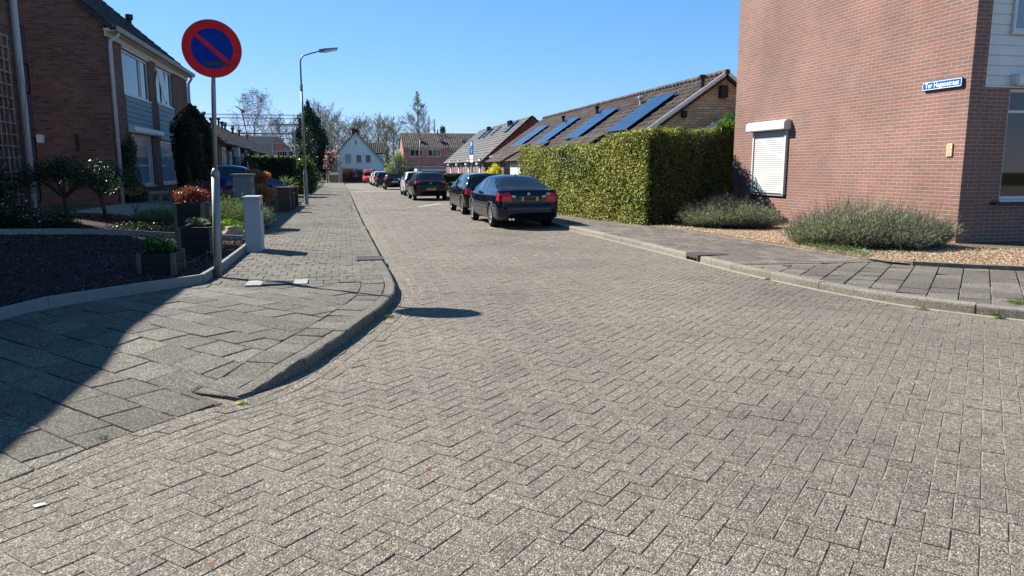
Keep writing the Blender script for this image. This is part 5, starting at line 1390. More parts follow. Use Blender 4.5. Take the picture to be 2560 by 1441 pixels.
edging('garden_edging', 'weathered low edging between gravel bed and right pavement', [(p[0] + .03, p[1]) for p in ER if 6 < p[1] < 18.4], .06, lambda x, y: .125 + (.045 if x > 8.4 else 0), 'edging_brown')
edging('garden_edging', 'thin grey strip under the shaded front of the corner house', [(11.6, 11.6), (12.2, 10.9), (13.6, 10.75), (16, 10.6)], .05, lambda x, y: .15, 'edging')

# breeze-block garden wall with brick piers
t = thing('openwork_wall', 'dark openwork concrete block garden wall with circle pattern behind the planters', 'wall', (-4, 25.6, .2))
wp = [(-2.34, 27.0), (-5.9, 24.6)]; wd = Vector((wp[1][0] - wp[0][0], wp[1][1] - wp[0][1], 0)); WLn = wd.length; wd = wd / WLn; wnr = Vector((wd.y, -wd.x, 0))
mb = MB(); nb = int(WLn / .30); A0 = Vector((wp[0][0], wp[0][1], 0))
def zw(i): return .13 + .03 * i * .3 * 1.0
for i in range(nb + 1):
    p = A0 + wd * (i * .30); z0 = zg(p.x, p.y); mb.prism([p - wd * .018, p + wd * .018, p + wd * .018 + Z * .82, p - wd * .018 + Z * .82][0:2] + [(p + wd * .018) + Z * .9, (p - wd * .018) + Z * .9], wnr * .09)
for z in (.22, .52, .82): mb.prism([A0 + Z * z, A0 + wd * nb * .3 + Z * z, A0 + wd * nb * .3 + Z * (z + .03), A0 + Z * (z + .03)], wnr * .088)
mb.build('block_frame', M['conc' if False else 'edging_brown'], t)
mb = MB()
for i in range(nb):
    for z in (.385, .685):
        p = A0 + wd * (i * .3 + .15) + Z * z + wnr * .045; pts = [p + wd * (.115 * math.cos(a * math.pi / 8)) + Z * (.115 * math.sin(a * math.pi / 8)) for a in range(17)]; mb.tube(pts, .022, 5, cap=False)
mb.build('block_ring', M['edging_brown'], t)
mb = MB(); mb.prism([A0 + Z * .855, A0 + wd * nb * .3 + Z * .855, A0 + wd * nb * .3 + Z * .90, A0 + Z * .90], wnr * .14); mb.build('coping', M['edging'], t)
def pier(label, x0, x1, y0, y1, z0, z1):
    t = thing('brick_pier', label, 'pier', ((x0 + x1) / 2, (y0 + y1) / 2, z0)); mb = MB(); mb.box(x0, x1, y0, y1, z0, z1 - .05); mb.build('shaft', M['brick_dark'], t); mb = MB(); mb.bbox(x0 - .03, x1 + .03, y0 - .03, y1 + .03, z1 - .048, z1, .008); mb.build('cap', M['edging_brown'], t)
pier('nearest dark brick gate pier at the end of the openwork wall', -2.32, -1.90, 27.0, 27.42, .0, .96)
pier('second dark brick gate pier in front of the street lamp', -2.32, -1.92, 31.7, 32.1, -.05, .88)
pier('third slim brick pier between the other two beside the pavement', -2.2, -1.96, 29.5, 29.8, -.05, .90)
w = MB(); w.box(-2.14, -2.02, 27.45, 31.6, 0, .62); o = w.build('low_brick_wall', M['brick_dark']); tag(o, 'low dark brick wall linking the piers along the left pavement', 'wall'); origin_to(o, (-2.08, 29.5, 0))

# planters
def planter(label, x0, x1, y0, y1, z0, z1, wire=False):
    t = thing('planter', label, 'planter', ((x0 + x1) / 2, (y0 + y1) / 2, z0))
    mb = MB(); n = max(2, int((z1 - z0) / .16)); th_ = .035
    for i in range(n):
        a = z0 + (z1 - z0) * i / n; b = z0 + (z1 - z0) * (i + 1) / n - .006
        for bx_ in ((x0, x1, y0, y0 + th_), (x0, x1, y1 - th_, y1), (x0, x0 + th_, y0 + th_, y1 - th_), (x1 - th_, x1, y0 + th_, y1 - th_)): mb.box(*bx_, a, b)
    mb.build('side_board', M['planter'], t)
    for x in (x0 - .012, x1 - .048):
        for y in (y0 - .012, y1 - .048): mb = MB(); mb.bbox(x, x + .06, y, y + .06, z0 - .02, z1 + .004, .004); mb.build('corner_post', M['wood'], t)
    mb = MB(); mb.box(x0 + th_, x1 - th_, y0 + th_, y1 - th_, z1 - .12, z1 - .06); mb.build('soil', M['mulch'], t)
    return t
planter('small square dark planter with a leafy green shrub, nearest the pavement edge', -2.86, -2.38, 11.10, 11.75, .10, .42)
planter('low wide black planter just behind the sign post', -2.82, -2.27, 13.55, 14.5, .12, .60)
planter('tall black planter carrying the round red-leaved shrub', -3.20, -2.68, 15.2, 15.8, .16, .94)
t = thing('wire_fence', 'thin wire on small dark pegs strung along the inside of the garden edging', 'fence', (-2.1, 11.0, .1))
pk = [(-3.6, 8.62), (-2.25, 10.25), (-2.02, 11.5), (-1.98, 14.0)]
mb = MB()
for x, y in pk[1:]: mb.tube([(x, y, zg(x, y) - .05), (x, y, zg(x, y) + .30)], .008, 6)
mb.build('peg', M['black'], t)
mb = MB()
for (a, b), (c_, d_) in zip(pk, pk[1:]):
    pts = [(a + (c_ - a) * k_ / 8, b + (d_ - b) * k_ / 8, zg(a, b) + .27 - .06 * math.sin(math.pi * k_ / 8)) for k_ in range(9)]; mb.tube(pts, .0035, 4)
mb.build('wire', M['black'], t)
# stones
def rock(label, x, y, z, rx_, ry, rz_, mat, seed, grp=None):
    bm = bmesh.new(); bmesh.ops.create_icosphere(bm, subdivisions=3, radius=1); rr2 = random.Random(seed); o3 = [rr2.uniform(0, 9) for _ in range(3)]
    for v in bm.verts:
        p = v.co.copy(); k_ = 1 + .18 * math.sin(p.x * 3 + o3[0]) * math.sin(p.y * 3.3 + o3[1]) + .10 * math.sin(p.z * 6 + o3[2]) + .05 * math.sin(p.x * 9 + p.y * 8)
        v.co = Vector((max(-.8, min(.8, p.x)) * rx_ * 1.2 * k_, max(-.8, min(.8, p.y)) * ry * 1.2 * k_, max(-.7, min(.75, p.z)) * rz_ * 1.3 * k_))
    me = bpy.data.meshes.new('garden_rock'); bm.to_mesh(me); bm.free(); o = link('garden_rock', me, M[mat]); o.location = (x, y, z); tag(o, label, 'rock', grp)
rk = [(-2.02, 18.2, .18, .16, .30, .13, 'nearest dark angular rock at the foot of the garden border'), (-2.12, 19.0, .20, .17, .32, .16, 'second rock of the border beside the grey cabinet'), (-2.05, 19.9, .17, .15, .34, .14, 'low broad rock in the middle of the border'), (-2.25, 19.5, .42, .16, .30, .12, 'upper rock stacked on the middle of the border'), (-2.10, 20.9, .20, .16, .36, .16, 'fourth rock from the cabinet along the pavement'), (-2.24, 21.4, .44, .15, .28, .11, 'flat light-topped rock on the far end of the stack'), (-2.2, 22.2, .18, .15, .34, .14, 'farthest rock of the garden border')]
for i, (x, y, z, a, b, c_, lab) in enumerate(rk): rock(lab, x, y, z, a, b, c_, 'stone', i, 'rocks edging the garden border')
rock('rounded tan stone in front of the bright green plant', -2.42, 17.1, .20, .22, .15, .14, 'stonet', 77)
rock('small tan stone half hidden beside the light grey cabinet', -2.1, 17.0, .17, .15, .12, .09, 'stonet', 78)

# road markings of the parking bays
mb = MB()
def mark(a, b, w):
    a, b = Vector((*a, 0)), Vector((*b, 0)); d_ = (b - a).normalized(); n_ = Vector((-d_.y, d_.x, 0)) * w / 2; mb.add([(p.x, p.y, zr(p.y) + .0065) for p in (a - n_, b - n_, b + n_, a + n_)], [(0, 1, 2, 3)])
mark((3.35, 33.6), (5.45, 33.2), .10); mark((3.0, 31.6), (4.3, 34.6), .10); mark((3.3, 54.5), (5.3, 54.5), .1); mark((3.1, 72), (5.2, 72), .1)
tag(mb.build('parking_marking', M['marking']), kind='structure')
# scraps on the ground
t = thing('paper_scrap', 'tiny white paper scrap on the road blocks at the lower left', 'litter', (-1.47, 3.74, .004)); mb = MB(); mb.prism([(-1.495, 3.725, .006), (-1.455, 3.75, .007), (-1.475, 3.772, .006), (-1.515, 3.748, .008)], (0, 0, .0015)); mb.build('sheet', M['white'], t)
def dry_leaf(label, x, y, z, mat):
    mb = MB(); mb.add([(x, y, z), (x + .03, y + .012, z + .006), (x + .055, y, z + .002), (x + .028, y - .014, z + .001)], [(0, 1, 2), (0, 2, 3)]); o = mb.build('fallen_leaf', M[mat], rnd=True); tag(o, label, 'leaf'); origin_to(o, (x, y, z))
dry_leaf('yellow fallen leaf at the tip of the kerb corner', -.80, 5.19, .004, 'forsythia'); dry_leaf('red fallen leaf on the road in the centre foreground', .36, 3.78, .004, 'photinia'); dry_leaf('dark red leaf on the road near the bottom left', -.62, 3.00, .004, 'photinia')
# ================================================================ PLANTS
# ---- tall ivy hedge: L-shaped, its front along the pavement and its end turned to the house wall
HF = [(6.40, 27.0), (6.55, 26.0), (6.85, 24.2), (7.15, 21.8), (7.45, 19.8), (7.78, 18.28)]    # street face, far to near
HE = [(7.78, 18.28), (8.5, 18.85), (9.6, 20.15), (10.8, 21.55), (12.6, 23.3), (14.3, 24.5)]                    # end face turning to the wall
def hz(x, y):
    """hedge height along its run"""
    return 2.20 + .30 * (sm((21.6 - y) / 1.9) if x < 8 else 1) + .05 * math.sin(y * 3.1 + x) + .05 * math.sin(y * 1.7) + .20 * sm((x - 8) / 3.2) + .35 * sm((x - 11.5) / 2)
t = thing('ivy_hedge', 'tall clipped ivy-covered hedge, sunlit along the pavement and dark on its near end', 'hedge', (7.7, 20, .1))
core = MB()
def ribbon(pl, th_):
    inn = offset(pl, -th_)
    for i in range(len(pl) - 1):
        a, b, c_, d_ = pl[i], pl[i + 1], inn[i + 1], inn[i]
        za, zb_ = hz(*a) - .12, hz(*b) - .12
        core.add([(*a, 0), (*b, 0), (*c_, 0), (*d_, 0), (*a, za), (*b, zb_), (*c_, zb_), (*d_, za)], [(0, 1, 5, 4), (1, 2, 6, 5), (2, 3, 7, 6), (3, 0, 4, 7), (4, 5, 6, 7)])
HFi = [(p[0] + .16, p[1]) for p in HF[:-1]] + [(7.85, 18.95)]; HEi = [(8.35, 18.95)] + [(p[0] - .04, p[1] + .20) for p in HE[2:]]
ribbon(HFi, .6); ribbon(HEi, .55)
core.build('inner_growth', M['hedgecore'], t)
def hedge_face(pl, n, nrm_out, ztop, depth=.07, size=.075):
    S = arclen(pl); s = RNG.random(n) * S[-1]; P = np.array([at_s(pl, S, q) for q in s]); h = np.array([ztop(*p) for p in P]); z = RNG.random(n) ** .95 * h * 1.0 + .04
    d = np.array([[at_s(pl, S, min(q + .05, S[-1]))[k_] - at_s(pl, S, max(q - .05, 0))[k_] for k_ in (0, 1)] for q in s]); N_ = np.stack([d[:, 1], -d[:, 0], np.zeros(n)], 1); N_ = unit(N_) * nrm_out
    und = .05 * np.sin(s * 4.1 + z * 3) * np.sin(z * 5.3 + s) + .04 * np.sin(s * 1.3 + z * 1.1)
    P3 = np.stack([P[:, 0], P[:, 1], z], 1) + N_ * (RNG.normal(size=n) * depth + .04 + und)[:, None]
    return P3, N_ + np.array([0, 0, .35]), s, z, h
P1, N1, s1, z1, h1 = hedge_face(HF, 62000, 1, lambda x, y: hz(x, y) + .02)
P2, N2, s2, z2, h2_ = hedge_face(HE, 36000, 1, lambda x, y: hz(x, y) + .02)
# orientation check: street face looks to -x, end face looks to -y
assert N1[:, 0].mean() < 0 and N2[:, 1].mean() < 0
n = 14000; sN = RNG.random(n); allp = HF + HE[1:]; Sx = arclen(allp); P = np.array([at_s(allp, Sx, q * Sx[-1]) for q in sN]); dd = RNG.random(n)[:, None] * .6
inw = np.where((P[:, 0] > 8.2)[:, None], np.array([[-.7, .7]]), np.array([[1.0, 0.15]])); P = P + inw * dd
P3 = np.stack([P[:, 0], P[:, 1], np.array([hz(*p) for p in P]) - .03 + np.abs(RNG.normal(size=n)) * .07 - .02], 1); N3 = np.tile([0, 0, 1.0], (n, 1))
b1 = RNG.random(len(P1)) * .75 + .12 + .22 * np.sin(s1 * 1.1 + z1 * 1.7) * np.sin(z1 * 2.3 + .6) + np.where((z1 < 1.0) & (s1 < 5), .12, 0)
b2 = RNG.random(len(P2)) * .17 + .0; b3 = RNG.random(n) * .6 + .35  # end-face leaves kept dark: shade on that side put into leaf colour
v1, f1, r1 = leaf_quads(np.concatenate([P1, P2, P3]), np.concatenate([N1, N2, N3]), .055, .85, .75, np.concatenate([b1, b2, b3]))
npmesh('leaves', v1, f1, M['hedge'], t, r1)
P, d = blob_points([(12.9, 23.4, 3.15, .45, .45, .42), (12.3, 22.9, 2.95, .4, .4, .28), (13.6, 23.9, 3.2, .5, .5, .4)], 1400, .3); v, f, r = leaf_quads(P, d, .10, .85, .8, RNG.random(len(P)) * .5 + .4)
npmesh('top_tuft', v, f, M['laurel'], t, r)

# ---- lavender clumps on the gravel
def lavender(label, cs, n, hgt, mat='lavender', name='lavender', stalks=True, W=.008, cat='shrub'):
    t = thing(name, label, cat, (cs[0][0], cs[0][1], .1))
    B = np.array(cs); idx = RNG.integers(0, len(cs), n); a = RNG.random(n) * 2 * math.pi; q = RNG.random(n) ** .5
    base = np.stack([B[idx, 0] + np.cos(a) * q * B[idx, 2] * .45, B[idx, 1] + np.sin(a) * q * B[idx, 2] * .45, B[idx, 3] + 0 * a], 1)
    tilt = q * .92 + RNG.normal(size=n) * .12
    D = np.stack([np.cos(a) * np.sin(tilt), np.sin(a) * np.sin(tilt), np.cos(tilt)], 1)
    R_ = hgt * (1 - .28 * q) * B[idx, 4] * (1 + .12 * np.sin(a * 3 + idx) + .09 * RNG.normal(size=n))
    nseg = 5; Ps, Ds, Ls = [], [], []
    for k_ in range(nseg):   # each shoot carries short leaves along its length
        f_ = (k_ + RNG.random(n)) / nseg; keep = f_ > .18 + .2 * RNG.random(n)
        Pk = base + D * (R_ * f_ * .92)[:, None]; Dk = unit(D + RNG.normal(size=(n, 3)) * .55)
        Ps.append(Pk[keep]); Ds.append(Dk[keep]); Ls.append(np.full(keep.sum(), .075))
    P = np.concatenate(Ps); D2 = np.concatenate(Ds); L = np.concatenate(Ls)
    rel = np.clip((P[:, 2] - .1) / hgt, 0, 1)
    blades('foliage', P, D2, L * RNG.uniform(.7, 1.4, len(P)), W, M[mat], t, .1, np.clip(RNG.random(len(P)) * .6 + .3 * rel, 0, 1))
    k_ = RNG.random(n) < .35; blades('stem', base[k_], D[k_], R_[k_], .006, M['bark'], t, .05)
    if stalks:
        k_ = RNG.random(n) < .13; blades('flower_stalk', base[k_] + D[k_] * (R_[k_] * .7)[:, None], unit(D[k_] + np.array([0, 0, .5])), R_[k_] * RNG.uniform(.40, .62, k_.sum()), .006, M['seed'], t, .08)
    return t
lavender('smaller grey-green lavender clump on tan gravel beside the dark hedge end', [(8.98, 17.3, .8, .1, .92), (9.3, 17.0, .95, .1, 1.0), (9.7, 16.85, .9, .1, .88), (9.5, 17.5, .9, .1, 1.02), (9.95, 16.75, .65, .1, .74)], 8000, .80)
lavender('big sprawling lavender clump in front of the sunny brick wall corner', [(8.95, 12.75, .7, .1, .72), (9.25, 12.7, .9, .1, .95), (9.7, 12.5, 1.0, .1, 1.12), (10.15, 12.35, 1.05, .1, 1.06), (10.55, 12.2, .9, .1, .95), (10.75, 12.15, .65, .1, .68), (9.7, 13.1, .9, .1, .95), (10.2, 12.9, .9, .1, 1.02), (9.4, 12.2, .7, .1, .68), (10.05, 11.85, .8, .1, .74)], 12500, .86)
# spreading green shoots over the edging
n = 420; P = np.stack([RNG.normal(8.6, .16, n), RNG.normal(11.7, .5, n), .13 + RNG.random(n) * .06], 1); D = unit(np.stack([RNG.normal(-.6, .6, n), RNG.normal(-.2, .8, n), RNG.random(n) * .9], 1))
tag(blades('creeping_shoots', P, D, .12, .012, M['rosemary'], None, .3), 'trailing green shoots creeping over the gravel edging onto the right pavement', 'plant')
# pebbles
n = 26000; X = RNG.uniform(7.9, 12.4, n); Y = RNG.uniform(7.5, 18.2, n)
er = np.array([polyat(ER, y) for y in Y]); keep = (X > er + .10) & ((X < 11.76) | (Y < 12.35)) & (Y > 7.9) & ~((X > 11.6) & (Y > 11.3 - (X - 11.6) * .2)); X, Y = X[keep], Y[keep]; n = len(X)
P = np.stack([X, Y, .128 + RNG.random(n) * .012], 1); s = RNG.uniform(.009, .019, n)
oct_ = np.array([[1, 0, 0], [-1, 0, 0], [0, 1, 0], [0, -1, 0], [0, 0, .7], [0, 0, -.7]]); tri = np.array([[0, 2, 4], [2, 1, 4], [1, 3, 4], [3, 0, 4]])
ang = RNG.random(n) * 6.28; ca, sa = np.cos(ang), np.sin(ang); sx = s * RNG.uniform(.8, 1.5, n)
V = np.zeros((n, 6, 3)); V[:, :, 0] = (oct_[None, :, 0] * sx[:, None] * ca[:, None] - oct_[None, :, 1] * s[:, None] * sa[:, None]); V[:, :, 1] = (oct_[None, :, 0] * sx[:, None] * sa[:, None] + oct_[None, :, 1] * s[:, None] * ca[:, None]); V[:, :, 2] = oct_[None, :, 2] * s[:, None]
V += P[:, None, :]; F = (tri[None] + (np.arange(n) * 6)[:, None, None]).reshape(-1, 3)
tag(npmesh('gravel_pebbles', V.reshape(-1, 3), F, M['pebble'], None, np.repeat(RNG.random(n), 6), True), kind='stuff')
m = MB(); ys = np.linspace(7.6, 18.25, 60)
for a, b in zip(ys, ys[1:]): m.add([(polyat(ER, a) + .06, a, .127), (13.6, a, .127), (13.6, b, .127), (polyat(ER, b) + .06, b, .127)], [(0, 1, 2, 3)])
tag(m.build('gravel_bed', M['gravel']), kind='structure')
# mulch chips
def chips(name, n, box, cond, mat, smin=.008, smax=.022):
    X = RNG.uniform(box[0], box[1], n); Y = RNG.uniform(box[2], box[3], n); k_ = np.array([cond(x, y) for x, y in zip(X, Y)]); X, Y = X[k_], Y[k_]; n = len(X)
    P = np.stack([X, Y, np.array([zg(x, y) for x, y in zip(X, Y)]) + .004 + RNG.random(n) * .012], 1)
    v, f, r = leaf_quads(P, np.tile([0, 0, 1.0], (n, 1)), RNG.uniform(smin, smax, n) * 1.6, .7, .6, RNG.random(n)); o = npmesh(name, v, f, M[mat], None, r); tag(o, kind='stuff')
chips('mulch_chips', 42000, (-6.6, -1.9, 4.5, 16.5), lambda x, y: x < polyat(EL, y) - .07, 'chips', .010, .024)
chips('red_chips', 5000, (-6.2, -3.4, 17.2, 20.2), lambda x, y: abs(y - 18.7 - (x + 4.8) * .1) < .9, 'redchips', .015, .035)
sheetg('driveway', -6.6, -2.3, 17.0, 26.0, 40, 60, M['drive'], .006, lambda x, y: (y > 19.4) or (x > -4.2 and y > 16.9 and x < -3.2))
# grass tufts in joints
def tuft(label, x, y, z, n, r, L=.06):
    n = n // 2; P = np.stack([RNG.normal(x, r * .6, n), RNG.normal(y, r * .6, n), np.full(n, z)], 1); D = unit(np.stack([RNG.normal(0, .7, n), RNG.normal(0, .7, n), RNG.random(n) + .25], 1)); o = blades('weed_tuft', P, D, RNG.uniform(.4, 1.2, n) * L * .7, .005, M['grass'], None, .4); tag(o, label, 'weed', 'weeds in the paving joints'); origin_to(o, (x, y, z))
tuft('grass tuft in the gutter at the lower left frame edge', -1.84, 4.02, 0, 160, .045, .05); tuft('moss and grass at the slab corner on the lower left', -1.47, 4.66, .01, 120, .03, .02)
tuft('weeds below the tip of the kerb corner', -.74, 5.17, 0, 130, .03, .03); tuft('weeds at the foot of the right kerb, first from the drain', 5.93, 9.55, 0, 160, .035, .06)
tuft('spreading weed on the right kerb top near the frame edge', 7.35, 6.75, .1, 420, .10, .09); tuft('weed in the right kerb joint near the frame edge', 6.85, 6.55, .02, 260, .04, .08); tuft('small weed in the gutter just left of the kerb joint weed', 6.45, 7.15, .0, 160, .06, .05)
tuft('dark weeds in the shaded foot of the left kerb', .42, 8.0, .0, 160, .05, .06)
tuft('weeds where the kerb drain meets the left gutter', .70, 11.55, 0, 60, .03, .03)

# ---- left garden shrubs
def shrub(name, label, blobs, n, size, mat, loc, cat='shrub', stem=None, shell=.6, aspect=.6, topbias=0.0, jitter=.8):
    t = thing(name, label, cat, loc)
    crown('leaves', blobs, n, size, M[mat], t, shell, aspect, jitter, topbias=topbias)
    if stem:
        mb = MB()
        for s_ in stem: mb.tube(s_[0], s_[1], 7)
        mb.build('stem', M['bark'], t, smooth=True)
    return t
rnd_ = random.Random(12)
def twiggy(base, tips, r0):
    return [([base, (base[0] * .4 + t_[0] * .6 + rnd_.uniform(-.05, .05), base[1] * .4 + t_[1] * .6, base[2] * .45 + t_[2] * .55), t_], [r0, r0 * .6, r0 * .25]) for t_ in tips]
shrub('clipped_shrub', 'red-leaved round shrub growing in the tall black planter', [(-2.93, 15.55, 1.09, .33, .32, .16), (-2.80, 15.55, 1.06, .2, .25, .13), (-3.08, 15.55, 1.06, .2, .25, .12), (-2.9, 15.5, 1.16, .16, .2, .09)], 2600, .042, 'photinia', (-2.93, 15.55, .9), topbias=.2)
shrub('potted_shrub', 'small leafy green shrub in the nearest square planter', [(-2.65, 11.42, .52, .24, .26, .13), (-2.75, 11.42, .5, .12, .15, .13), (-2.50, 11.4, .48, .12, .15, .10)], 900, .05, 'laurel', (-2.62, 11.42, .36))
shrub('potted_plant', 'sparse grassy plant in the low wide black planter', [(-2.6, 14.0, .68, .18, .3, .07), (-2.45, 13.9, .66, .12, .2, .05)], 200, .05, 'rosemary', (-2.55, 14.0, .55))
shrub('bright_green_plant', 'bright lime green low plant behind the tan stone', [(-2.62, 17.7, .30, .34, .3, .17), (-2.36, 17.7, .26, .2, .25, .14)], 2200, .045, 'lime', (-2.55, 17.6, .15), topbias=.3)
lavender('round grey-green bush right of the tall planter and behind the sign post', [(-2.85, 18.8, 1.0, .25, .85), (-2.6, 18.4, 1.0, .22, .9), (-2.4, 18.6, .8, .2, .75)], 3800, .82, 'rosemary', 'rosemary_bush', False, .007)
lavender('grey-green bush left of the tall black planter', [(-3.9, 17.9, 1.0, .35, .6), (-3.6, 17.9, .8, .3, .75), (-4.2, 17.8, .7, .38, .5)], 2200, .72, 'rosemary', 'rosemary_bush', False, .008)
shrub('ground_cover', 'dark low ground cover left of the tall planter', [(-3.9, 16.9, .36, .7, .35, .12), (-4.4, 16.6, .42, .5, .3, .10)], 2600, .03, 'darkleaf', (-4, 16.8, .3), 'plant')
# two small umbrella trees
def umb(label, x, y, top, w, n, lean):
    z0 = zg(x, y); blobs = [(x + dx * w, y + dy * w, top + dz, w * sx, w * sx, .24) for dx, dy, dz, sx in ((0, 0, -.1, .62), (-.55, .1, -.25, .5), (.5, -.1, -.28, .5), (-.1, .4, -.15, .5), (.1, -.4, -.2, .5), (-.85, 0, -.38, .35), (.8, 0, -.42, .35))]
    tips = [(x + lean + dx * w, y + dy * w, top - .25) for dx, dy in ((-.7, 0), (-.3, .3), (.1, -.2), (.5, .1), (.75, -.1), (-.4, -.4))]
    fork = (x + lean * .7, y, z0 + (top - z0) * .45); st = [([(x, y, z0 - .05), (x + lean * .3, y, z0 + .25), fork], [.05, .043, .036])] + [([fork, tuple((fork[i] + tp[i]) / 2 + (.06 if i == 2 else 0) for i in range(3)), tp], [.03, .018, .007]) for tp in tips]
    shrub('umbrella_tree', label, blobs, n, .045, 'darkleaf', (x, y, z0), 'small tree', st, .35, .6, jitter=1.2)
umb('larger dark umbrella-shaped small tree left in the shaded garden', -5.25, 15.9, 1.72, .88, 6500, -.06)
umb('smaller dark umbrella-shaped tree nearer the drainpipe', -5.25, 18.2, 1.66, .72, 5000, -.12)
shrub('young_shrub', 'thin young shrub with orange-brown leaves between the small trees and the planters', [(-5.25, 20.6, 1.02, .24, .22, .12)], 500, .05, 'pieris', (-5.25, 20.6, .5), stem=twiggy((-5.25, 20.6, .48), [(-5.4, 20.6, 1.0), (-5.2, 20.6, 1.05), (-5.05, 20.6, .98)], .014))
shrub('flowering_shrub', 'low white-flowered dark bushes at the left frame edge', [(-6.0, 15.2, .75, .5, .5, .35), (-5.6, 15.0, .68, .45, .4, .25), (-5.15, 15.2, .66, .35, .35, .25)], 5200, .045, 'darkleaf', (-5.8, 15.2, .5))
P, d = blob_points([(-6.0, 15.2, .78, .5, .5, .36), (-5.6, 15.0, .7, .45, .4, .26)], 260, .1); v, f, r = leaf_quads(P, d, .032, 1, .5); tag(npmesh('white_blossom', v, f, M['whiteflower'], bpy.data.objects['flowering_shrub'], r))
shrub('dark_bush', 'tall dark bush on the left frame edge below the trellis', [(-6.35, 15.6, 1.25, .3, .4, .55), (-6.45, 16.0, .9, .25, .4, .4)], 2600, .06, 'darkleaf', (-6.4, 15.7, .5))
shrub('climber', 'dark climbing evergreen beside the corner drainpipe of the brick house', [(-6.45, 25.1, 1.2, .28, .5, .75), (-6.45, 25.2, 2.1, .22, .4, .5), (-6.4, 25.5, .8, .3, .55, .4)], 4200, .07, 'darkleaf', (-6.5, 25.2, .5), topbias=.2)
shrub('heather_bush', 'purplish twiggy bush in front of the yew and blue car', [(-4.0, 22.6, .95, .5, .4, .33), (-3.5, 22.8, .85, .4, .4, .3), (-4.6, 22.6, .85, .35, .3, .3)], 3400, .05, 'barkred', (-4, 22.6, .3), shell=.3, jitter=1.3)
shrub('orange_shrub', 'orange-red leaved shrub behind the tall cabinet', [(-3.15, 26.2 + 1.6, 1.36, .38, .35, .22), (-2.8, 27.8, 1.30, .25, .3, .2), (-3.0, 27.8, .95, .3, .3, .3)], 2400, .075, 'pieris', (-3.0, 27.8, .2), topbias=.2)
shrub('variegated_shrub', 'green and orange shrub against the near brick pier', [(-2.75, 26.2, .86, .33, .3, .22), (-2.5, 26.1, .76, .22, .3, .22), (-2.75, 26.1, .55, .25, .25, .25)], 2000, .06, 'pieris', (-2.6, 26.2, .15), topbias=.1)
n = 70; a = RNG.random(n) * 6.28; P = np.stack([np.full(n, -2.75) + RNG.normal(0, .03, n), np.full(n, 36.0) + RNG.normal(0, .03, n), np.full(n, .7)], 1); tl = RNG.uniform(.1, 1.2, n); D = np.stack([np.cos(a) * np.sin(tl), np.sin(a) * np.sin(tl), np.cos(tl)], 1)
o = blades('yucca', P, D, RNG.uniform(.4, .75, n), .05, M['rosemary'], None, .15); tag(o, 'spiky green yucca leaves behind the brick piers', 'plant'); origin_to(o, (-2.75, 36, .4))
# yew column
def conifer_col(name, label, x, y, z0, h, w, n, mat, cat='tree', size=.09, core=True, taper=.55):
    t = thing(name, label, cat, (x, y, z0)); Zs = RNG.random(n); a = RNG.random(n) * 6.28
    prof = lambda q: np.where(q < .75, 1 - .12 * (1 - q / .75), np.maximum(1 - ((q - .75) / .25) ** 1.6, .0) * 1.0)
    lob = 1 + .10 * np.sin(a * 5 + Zs * 4) + .06 * np.sin(a * 9 + 1)
    R_ = w * prof(Zs) * lob * (1 - np.abs(RNG.normal(size=n)) * .06); top = .12 * np.sin(a * 6) * (Zs > .7)
    P = np.stack([x + np.cos(a) * R_, y + np.sin(a) * R_, z0 + .05 + Zs * h + top], 1); N_ = np.stack([np.cos(a), np.sin(a), np.full(n, .9)], 1)
    v, f, r = leaf_quads(P, N_, size, .45, .6, RNG.random(n) * .8 + .2 * (Zs > .93)); npmesh('crown', v, f, M[mat], t, r)
    mb = MB(); mb.lathe([(.02, 0), (w * .82, .05), (w * .86, h * .7), (w * .6, h * .88), (.02, h * .95)], (x, y, z0), 'z', 16); mb.build('inner_growth', M['hedgecore'], t); return t
conifer_col('yew_column', 'broad black-green columnar yew in front of the brick houses', -5.30, 29.0, .35, 3.35, .66, 17000, 'yew', size=.10)
# clipped conifer hedge left
t = thing('clipped_hedge', 'dark clipped conifer hedge with yellow-green top before the bungalows', 'hedge', (-3.6, 44, .1))
mb = MB(); mb.bbox(-5.2, -2.9, 43.1, 45.0, -.1, 2.13, .1); mb.build('inner_growth', M['hedgecore'], t)
n = 15000; side = RNG.random(n); P = np.zeros((n, 3)); N_ = np.zeros((n, 3)); k_ = side < .62; P[k_] = np.stack([RNG.uniform(-5.3, -2.8, k_.sum()), 43.0 + RNG.normal(0, .04, k_.sum()), RNG.uniform(0, 2.2, k_.sum())], 1); N_[k_] = (0, -1, .3)
q_ = (side >= .62) & (side < .8); P[q_] = np.stack([-2.78 + RNG.normal(0, .04, q_.sum()), RNG.uniform(43, 45, q_.sum()), RNG.uniform(0, 2.2, q_.sum())], 1); N_[q_] = (1, 0, .3)
w_ = side >= .8; P[w_] = np.stack([RNG.uniform(-5.3, -2.8, w_.sum()), RNG.uniform(43, 45, w_.sum()), 2.21 + RNG.normal(0, .035, w_.sum())], 1); N_[w_] = (0, 0, 1)
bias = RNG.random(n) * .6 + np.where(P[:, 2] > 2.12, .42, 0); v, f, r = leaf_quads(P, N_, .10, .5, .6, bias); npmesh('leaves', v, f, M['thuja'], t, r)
conifer_col('round_conifer', 'rounded yellow-green conifer at the left end of the clipped hedge', -4.95, 41.5, .3, 1.7, .55, 3800, 'thuja', 'shrub', .09)
shrub('laurel_bush', 'big glossy round laurel bush behind the street lamp', [(-2.5, 49, 1.0, .72, .9, .9), (-2.3, 48.7, 1.6, .5, .7, .6), (-2.75, 49, 1.6, .5, .7, .6), (-2.2, 49, .7, .5, .7, .7), (-2.6, 48.6, .4, .7, .7, .5), (-2.4, 48.8, 2.0, .35, .5, .35)], 9000, .15, 'laurel', (-2.5, 49, -.05), topbias=.25)
